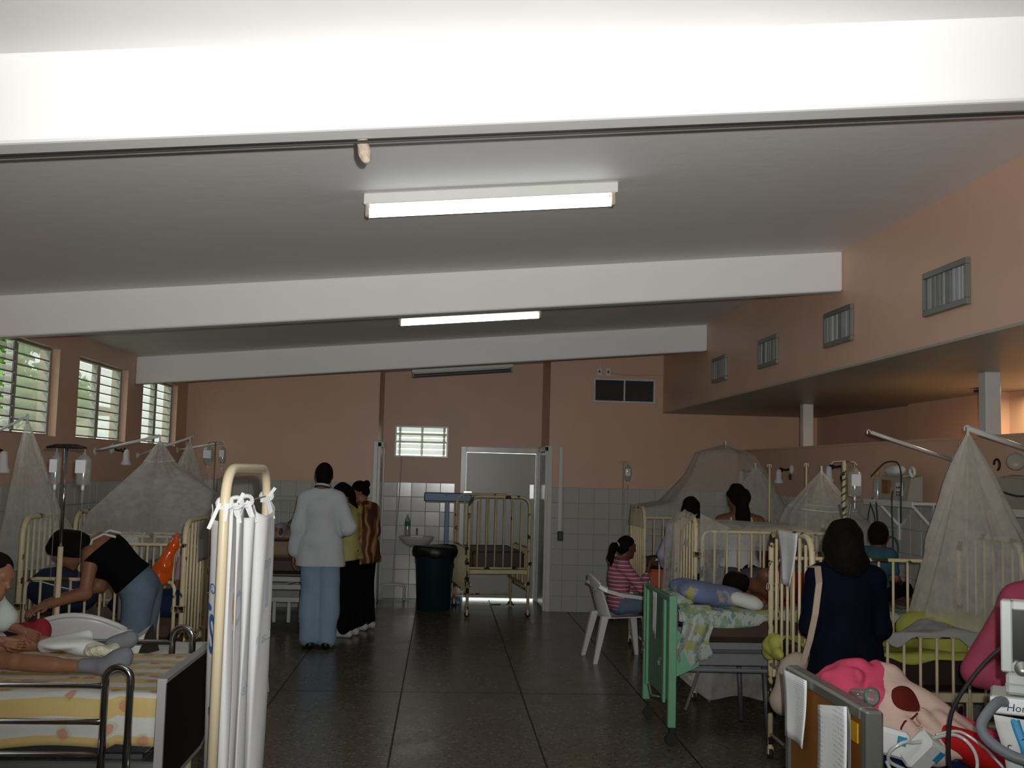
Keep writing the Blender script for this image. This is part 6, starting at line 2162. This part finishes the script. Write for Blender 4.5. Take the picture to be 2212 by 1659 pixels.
        P = [('e', H(0, -.014, .024), V3((.086, .100, .106)) * sh, RH), ('e', H(0, -.05, -.02), V3((.07, .055, .06)) * sh, RH)]
        cuts = [(H(0, .05, .05), RH @ V3((0, .9, -.7)))]
    wb_ = (.011, 52, 1) if hair != 'short' else None
    soft_obj('hair', P, M['hair'], t, .010 * max(s, .6), .03 * sh, cuts, wb_)
    down = V3((0, 0, -1))
    if hair == 'ponytail':
        a = H(0, -.11, .02)
        soft_obj('ponytail', [('c', a, a - RH @ V3((0, .05, .03)) * sh, .03 * sh, .04 * sh), ('c', a - RH @ V3((0, .05, .03)) * sh, a - RH @ V3((0, .085, .0)) * sh + down * .15 * sh, .042 * sh, .035 * sh), ('c', a - RH @ V3((0, .085, .0)) * sh + down * .15 * sh, a - RH @ V3((0, .07, .0)) * sh + down * .24 * sh, .035 * sh, .016 * sh)], M['hair'], t, .009 * max(s, .6), .02, (), (.005, 60, 2))
        MB().lathe([(.030 * sh, -.008), (.036 * sh, 0), (.030 * sh, .008)], tuple(a), 12, tuple(RH @ V3((0, 1, .3)))).build('hair_tie', M['sheet_white'], t)
    if hair == 'long':
        a = H(0, -.085, -.02)
        soft_obj('long_hair', [('c', a, a + down * .16 * sh - RH @ V3((0, .02, 0)) * sh, .062 * sh, .062 * sh), ('c', a + down * .16 * sh - RH @ V3((0, .02, 0)) * sh, a + down * .36 * sh - RH @ V3((0, .015, 0)) * sh, .062 * sh, .035 * sh), ('e', H(.045, -.08, .0), V3((.05, .05, .07)) * sh, RH)], M['hair'], t, .010, .03, (), (.008, 50, 3))
    if hair == 'bun':
        soft_obj('bun', [('e', H(0, -.11, .055), V3((.048, .042, .045)) * sh, RH)], M['hair'], t, .008, .02, (), (.004, 70, 2))
        MB().lathe([(.034 * sh, -.010), (.044 * sh, 0), (.034 * sh, .010)], tuple(H(0, -.085, .045)), 12, tuple(RH @ V3((0, -1, .35)))).build('hair_tie', mat('red_hair_tie', (.25, .03, .05), .7), t)
    t['base'] = 1
    return t, J, H

def stripes(name, cols, freq, axis=2, rough=.85):
    m = mat(name, cols[0], rough, var=.05)
    s = coord_sep(m)
    nt = m.node_tree
    nz = noise_fac(m, 6, .5, .5)
    f = math_node(nt, 'FRACT', math_node(nt, 'ADD', math_node(nt, 'MULTIPLY', s[axis], freq), math_node(nt, 'MULTIPLY', nz, .25)))
    overlay(m, math_node(nt, 'GREATER_THAN', f, .5), cols[1])
    if len(cols) > 2:
        overlay(m, math_node(nt, 'GREATER_THAN', f, .8), cols[2])
    return m
def swirl():
    m = mat('orange_swirl_blouse', (.085, .032, .012), .7, var=.3)
    nt = m.node_tree
    tc = N(nt, 'ShaderNodeTexCoord')
    wv = N(nt, 'ShaderNodeTexWave')
    wv.inputs['Scale'].default_value = 4.5
    wv.inputs['Distortion'].default_value = 7
    wv.inputs['Detail'].default_value = 1
    wv.inputs['Detail Scale'].default_value = .9
    nt.links.new(tc.outputs['Object'], wv.inputs['Vector'])
    mr = math_node(nt, 'GREATER_THAN', wv.outputs['Fac'], .55)
    overlay(m, mr, (.30, .10, .025))
    overlay(m, math_node(nt, 'GREATER_THAN', wv.outputs['Fac'], .88), (.38, .26, .14))
    return m

C = dict(coat=mat('white_coat', (.56, .60, .63), .8, bump=.7, bscale=9, var=.04), blue=mat('pale_blue_cotton', (.26, .39, .50), .8, bump=.7, bscale=9, var=.08), yellow=mat('yellow_cotton', (.46, .43, .17), .8, bump=.7, bscale=9, var=.06), black=mat('black_cotton', (.0028, .0028, .003), .85, bump=.7, bscale=9, var=.3),
         jean=mat('light_denim', (.13, .18, .24), .85, bump=.7, bscale=9, var=.2, scale=20), djean=mat('dark_denim', (.006, .010, .018), .85, bump=.7, bscale=9, var=.3, scale=20), lilac=mat('lilac_cotton', (.34, .34, .43), .85, bump=.7, bscale=9, var=.05), white=mat('white_cotton', (.58, .58, .57), .85, bump=.7, bscale=9, var=.04),
         navy=mat('navy_knit', (.0022, .0042, .012), .85, bump=.7, bscale=9, var=.25, scale=14), teal=mat('teal_cotton', (.035, .09, .115), .85, bump=.7, bscale=9, var=.1), rose=mat('rose_knit', (.40, .075, .125), .85, bump=.7, bscale=9, var=.15, scale=14), pale_pink=mat('pale_pink_cotton', (.46, .27, .33), .85, bump=.7, bscale=9, var=.08),
         red=mat('red_cotton', (.30, .02, .015), .85, bump=.7, bscale=9, var=.2), gown=blotch('printed_gown', (.54, .60, .56), [(7, .60, (.50, .33, .32)), (9, .63, (.30, .50, .40))]), shoe_b=mat('black_leather', (.012, .012, .014), .4, bump=.7, bscale=9), shoe_w=mat('white_shoe', (.55, .54, .52), .6, bump=.7, bscale=9, var=.08), sock=mat('grey_sock', (.17, .18, .20), .9, bump=.7, bscale=9, var=.1), black_s=mat('dark_slacks', (.003, .003, .0035), .9, bump=.7, bscale=9))

# man in white coat, seen from behind
t, J, H = person('man in white coat and pale blue trousers, seen from behind', stand((-1.13, 10.2, 0), -.12, 1.74, shL=(-.158, 0, 1.362), shR=(.158, 0, 1.362), elR=(.245, .02, 1.10), wrR=(.12, .20, 1.04), elL=(-.21, -.03, 1.10), wrL=(-.24, .0, .86), anL=(-.07, -.03, .085), anR=(.085, .0, .085), knL=(-.075, .02, .49), knR=(.085, .03, .49), toL=(-.14, .10, .035), toR=(.06, .16, .035), head=(.0, .03, 1.575)),
    (-.05, 1, -.1), M['skin_m'], dict(m=C['coat'], sleeve=1.93, hem=.20, loose=.014, name='white_coat', wob=.012), dict(m=C['blue'], loose=.044, wob=.012), C['shoe_b'], 'short')
nk = J['neck']
MB().tube([tuple(nk + V3(p)) for p in ((-0.074, 0.099, -0.015), (-0.076, 0.022, 0.040), (-0.042, -0.055, 0.055), (0.011, -0.068, 0.050), (0.058, -0.044, 0.035), (0.079, 0.033, 0.015), (0.074, 0.110, -0.055))], .007, 8).build('stethoscope', M['rubber'], t, True)
MB().tube([tuple(nk + V3(p)) for p in ((-0.065, 0.033, 0.043), (-0.047, -0.050, 0.065), (0.011, -0.064, 0.065), (0.053, -0.044, 0.055), (0.069, 0.022, 0.045))], .012, 8).build('collar', C['coat'], t, True)

person('woman in yellow blouse and black trousers, facing the man in white coat', stand((-.93, 10.93, 0), 1.25, 1.56, chest=(0, .02, 1.26), neck=(0, .05, 1.43), head=(0, .10, 1.555), elL=(-.22, .02, 1.10), wrL=(-.15, .24, 1.05), elR=(.22, .04, 1.10), wrR=(.12, .25, 1.08)),
    (-.9, -.22, -.38), M['skin_m'], dict(m=C['yellow'], sleeve=.6, hem=.12, name='blouse'), dict(m=C['black_s'], loose=.022), C['shoe_w'], 'long', True)
person('woman in brown and orange swirled blouse, behind the yellow blouse', stand((-.80, 11.42, 0), 1.15, 1.57, chest=(0, .02, 1.26), neck=(0, .05, 1.43), head=(0, .09, 1.56), elL=(-.23, .0, 1.10), wrL=(-.15, .22, 1.02), elR=(.23, .0, 1.10), wrR=(.12, .24, 1.02)),
    (-.85, -.1, -.4), M['skin_m'], dict(m=swirl(), sleeve=1.3, hem=.20, loose=.012, name='blouse', wob=.01), dict(m=C['black_s'], loose=.026), C['shoe_w'], 'bun', True)

# girl on the plastic chair
person('girl in pink and white striped top on white plastic chair', sit((1.675, 9.87, 0), -1.45, 1.45, .43, chest=(0, .0, .90), neck=(0, .04, 1.07), head=(0, .08, 1.20), shL=(-.16, .0, 1.01), shR=(.16, .0, 1.01), elR=(.20, .20, .78), wrR=(.10, .30, .97), elL=(-.20, .16, .76), wrL=(-.10, .38, .74)),
    (.95, .28, -.1), M['skin_d'], dict(m=stripes('pink_white_stripes', [(.40, .09, .16), (.52, .46, .47), (.26, .06, .10)], 27), sleeve=1.6, hem=.07, name='striped_top'), dict(m=C['jean'], kind='shorts', len=.85), C['shoe_w'], 'ponytail', True, palm={'R': (.6, 0, .3)})
person('woman in lilac shirt with dark bob, behind netted cot', stand((2.22, 9.34, 0), -.15, 1.52, elL=(-.27, -.02, 1.12), wrL=(-.22, .12, .93)), (.1, 1, -.1), M['skin_d'], dict(m=C['lilac'], sleeve=1.5, hem=.10), dict(m=C['djean']), C['shoe_b'], 'bob', True)
person('woman in white vest with long dark ponytail, between right cots', stand((2.60, 9.12, 0), -.1, 1.645, head=(-.03, .03, 1.575)), (-.35, 1, -.15), M['skin_d'], dict(m=C['white'], sleeve=0, hem=.10, name='vest'), dict(m=C['djean']), C['shoe_b'], 'long', True)

# navy-clad woman by the nearest right cot
t, J, H = person('woman in navy top with thick dark hair, back to camera', stand((2.075, 5.33, 0), -.12, 1.515, shL=(-.16, 0, 1.365), shR=(.16, 0, 1.365), elL=(-.20, .0, 1.08), wrL=(-.12, .20, .98), elR=(.19, .03, 1.08), wrR=(.155, .22, .965), head=(-.01, .03, 1.565)), (.12, 1, -.12), M['skin_m'], dict(m=C['navy'], sleeve=1.25, hem=.18, loose=.008, name='navy_top', wob=.008), dict(m=C['djean'], loose=.01), C['shoe_b'], 'full', True)
bg = thing('shoulder_bag', 'beige shoulder bag hanging at the navy-clad woman\u2019s side', 'bag', (1.78, 5.22, .55))
soft_obj('body', [('e', (1.755, 5.24, .70), (.075, .06, .13), None), ('e', (1.735, 5.22, .62), (.085, .06, .07), None), ('c', (1.79, 5.24, .80), (1.72, 5.22, .62), .05, .06)], mat('beige_canvas', (.36, .30, .24), .85, var=.12), bg, .008, .03, (), (.008, 30, 3))
st = [(1.895, 5.36, 1.265), (1.90, 5.26, 1.27), (1.875, 5.17, 1.20), (1.845, 5.14, 1.05), (1.825, 5.16, .92), (1.80, 5.19, .80)]
vs, fs = [], []
for p in st:
    vs += [(p[0] - .015, p[1], p[2] - .004), (p[0] + .015, p[1] - .004, p[2] + .004), (p[0] + .015, p[1] + .002, p[2] + .007), (p[0] - .015, p[1] + .006, p[2] - .001)]
for i in range(len(st) - 1):
    for k in range(4):
        fs.append((i * 4 + k, i * 4 + (k + 1) % 4, i * 4 + 4 + (k + 1) % 4, i * 4 + 4 + k))
MB().add(vs, fs).build('bag_strap', mat('tan_strap', (.42, .33, .25), .7), bg)
MB().lathe([(.012, 0), (.012, .006), (.0, .008)], (1.765, 5.175, .745), 10, (0, -1, 0)).build('buckle', M['metal'], bg)

person('small child in teal shirt sitting on the far end of green bed', sit((2.975, 7.08, .80), -1.0, 1.0, .10, anL=(-.10, .42, .24), anR=(.10, .42, .24), toL=(-.12, .54, .27), toR=(.12, .54, .27), knL=(-.12, .36, .30), knR=(.12, .36, .30)), (.5, .8, -.2), M['skin_d'], dict(m=C['teal'], sleeve=.7, hem=.06), dict(m=C['black'], flat=False), None, 'short', hs=1.4)
# patient lying on the green bed
z = .955
JL = dict(pelvis=(2.62, 7.20, z), chest=(2.32, 7.18, z + .01), neck=(2.17, 7.19, z + .02), head=(2.05, 7.26, z + .035), shL=(2.21, 7.10, z + .10), shR=(2.21, 7.27, z - .05), elL=(2.35, 7.03, z + .02), elR=(2.12, 7.40, z - .06), wrL=(2.24, 6.97, z - .06), wrR=(2.00, 7.40, z - .06),
          hiL=(2.64, 7.16, z + .05), hiR=(2.64, 7.24, z - .05), knL=(2.95, 7.02, z + .0), knR=(2.95, 7.10, z - .05), anL=(3.22, 7.2, z - .05), anR=(3.22, 7.27, z - .06), toL=(3.28, 7.12, z - .06), toR=(3.28, 7.2, z - .06))
JL = {k: V3(v) for k, v in JL.items()}
JL['s'], JL['fwd'] = .86, V3((0, -1, 0))
person('patient lying on green bed, dark hair, red clothes', JL, (-.3, .9, .2), M['skin_d'], dict(m=C['red'], sleeve=0, hem=.08, name='red_top'), dict(m=C['red'], kind='shorts', len=.7), None, 'tied', True)

# woman bending over the left cot
JB = dict(pelvis=(-1.83, 6.66, .96), chest=(-2.00, 6.63, 1.145), neck=(-2.15, 6.61, 1.185), head=(-2.25, 6.60, 1.165), shL=(-2.07, 6.50, 1.145), shR=(-2.09, 6.74, 1.155), elL=(-2.075, 6.44, .93), elR=(-2.10, 6.80, .93), wrL=(-2.22, 6.28, .885), wrR=(-2.28, 6.62, .88),
          hiL=(-1.80, 6.58, .92), hiR=(-1.80, 6.74, .92), knL=(-1.84, 6.57, .49), knR=(-1.84, 6.75, .49), anL=(-1.81, 6.58, .085), anR=(-1.81, 6.75, .085), toL=(-1.95, 6.57, .035), toR=(-1.95, 6.76, .035))
JB = {k: V3(v) for k, v in JB.items()}
JB['s'], JB['fwd'] = .93, V3((-1, 0, 0))
t, J, H = person('woman in black vest and jeans bending over left cot', JB, (-.55, .12, -.83), M['skin_m'], dict(m=C['black'], sleeve=0, hem=-.05, name='black_vest', strap=C['white'], loose=.012), dict(m=C['jean'], loose=.02), C['shoe_b'], 'full', True, palm={'L': (0, .1, -1), 'R': (0, 0, -1)})

# woman in pink behind the screen
JP = dict(pelvis=(-1.83, 8.34, .53), chest=(-1.80, 8.30, .84), neck=(-1.79, 8.27, .995), head=(-1.775, 8.24, 1.105), shL=(-1.65, 8.23, .945), shR=(-1.95, 8.36, .945), elL=(-1.60, 8.10, .72), elR=(-1.95, 8.15, .74), wrL=(-1.72, 7.98, .72), wrR=(-1.80, 8.0, .72),
          hiL=(-1.76, 8.28, .50), hiR=(-1.90, 8.33, .50), knL=(-1.70, 7.92, .46), knR=(-1.86, 7.94, .46), anL=(-1.675, 7.97, .085), anR=(-1.84, 8.02, .085), toL=(-1.66, 7.83, .035), toR=(-1.85, 7.88, .035))
JP = {k: V3(v) for k, v in JP.items()}
JP['s'], JP['fwd'] = .92, V3((.2, -1, 0))
person('woman in pale pink seated behind the left cot end', JP, (.92, -.3, -.15), M['skin_d'], dict(m=C['pale_pink'], sleeve=.55, hem=.05), dict(m=C['pale_pink'], kind='shorts', len=.6), C['shoe_w'], 'tied', True)

# child patient on the nearest left bed
z = .925
JC = dict(pelvis=(-1.90, 4.30, z + .05), chest=(-1.82, 4.30, z + .185), neck=(-1.765, 4.30, z + .26), head=(-1.735, 4.30, z + .325), shL=(-1.775, 4.38, z + .23), shR=(-1.775, 4.21, z + .23), elL=(-1.74, 4.43, z + .13), elR=(-1.73, 4.14, z + .13), wrL=(-1.64, 4.40, z + .10), wrR=(-1.64, 4.18, z + .10),
          hiL=(-1.88, 4.34, z + .03), hiR=(-1.88, 4.26, z + .03), knL=(-1.62, 4.42, z + .055), knR=(-1.60, 4.20, z + .02), anL=(-1.36, 4.42, z + .03), anR=(-1.27, 4.17, z + .005), toL=(-1.28, 4.43, z + .07), toR=(-1.19, 4.165, z + .05))
JC = {k: V3(v) for k, v in JC.items()}
JC['s'], JC['fwd'] = .56, V3((1, 0, 0))
t, J, H = person('child patient in printed gown, legs out on near left bed', JC, (.9, -.35, -.2), M['skin_m'], dict(m=C['gown'], sleeve=.8, hem=.02, loose=.02, name='gown', wob=.008), dict(m=C['gown'], kind='shorts', len=1.0, loose=.04, wob=.012), None, 'tied', vox=.008, hs=1.3)
soft_obj('sock', [('c', (-1.335, 4.175, z + .015), (-1.25, 4.168, z + .012), .027, .030), ('c', (-1.25, 4.168, z + .012), (-1.18, 4.165, z + .055), .036, .032), ('e', (-1.20, 4.166, z + .035), (.045, .040, .042), None)], C['sock'], t, .006, .02, (), (.004, 50, 2))
soft_obj('sock', [('c', (-1.30, 4.42, z + .05), (-1.24, 4.425, z + .075), .036, .034)], C['sock'], t, .006, .02)

# patient on the back left bed: dark hair above the tan blanket
z = 1.0
JG = dict(pelvis=(-1.66, 11.9, z - .03), chest=(-1.66, 12.15, z - .02), neck=(-1.65, 12.28, z), head=(-1.60, 12.38, z + .03), shL=(-1.80, 12.22, z - .02), shR=(-1.50, 12.22, z - .02), elL=(-1.86, 12.02, z - .03), elR=(-1.45, 12.02, z - .03), wrL=(-1.78, 11.86, z - .0), wrR=(-1.54, 11.86, z - .0),
          hiL=(-1.73, 11.85, z - .03), hiR=(-1.59, 11.85, z - .03), knL=(-1.74, 11.62, z - .0), knR=(-1.58, 11.62, z - .0), anL=(-1.74, 11.40, z - .03), anR=(-1.58, 11.40, z - .03), toL=(-1.75, 11.37, z + .03), toR=(-1.57, 11.37, z + .03))
JG = {k: V3(v) + V3((-.11, 0, 0)) for k, v in JG.items()}
JG['s'], JG['fwd'] = .66, V3((0, 0, 1))
person('patient lying on white framed bed, mostly hidden by doctor', JG, (.35, .2, .9), M['skin_d'], dict(m=C['lilac'], sleeve=.6, hem=.05), dict(m=C['lilac']), None, 'short')

# person in rose knit at the right edge
t, J, H = person('person in rose pink top at the right edge, behind monitor', stand((2.63, 4.42, 0), -.5, 1.52, shL=(-.165, -.02, 1.36), elL=(-.34, -.04, 1.00), wrL=(-.10, -.14, .96), elR=(.25, .1, 1.1), wrR=(.15, .30, 1.0), chest=(0, .02, 1.26), head=(-.01, .05, 1.54)), (.25, .95, -.2), M['skin_m'], dict(m=C['rose'], sleeve=1.75, hem=.10, loose=.012, name='rose_top'), dict(m=C['djean']), C['shoe_b'], 'tied', True)
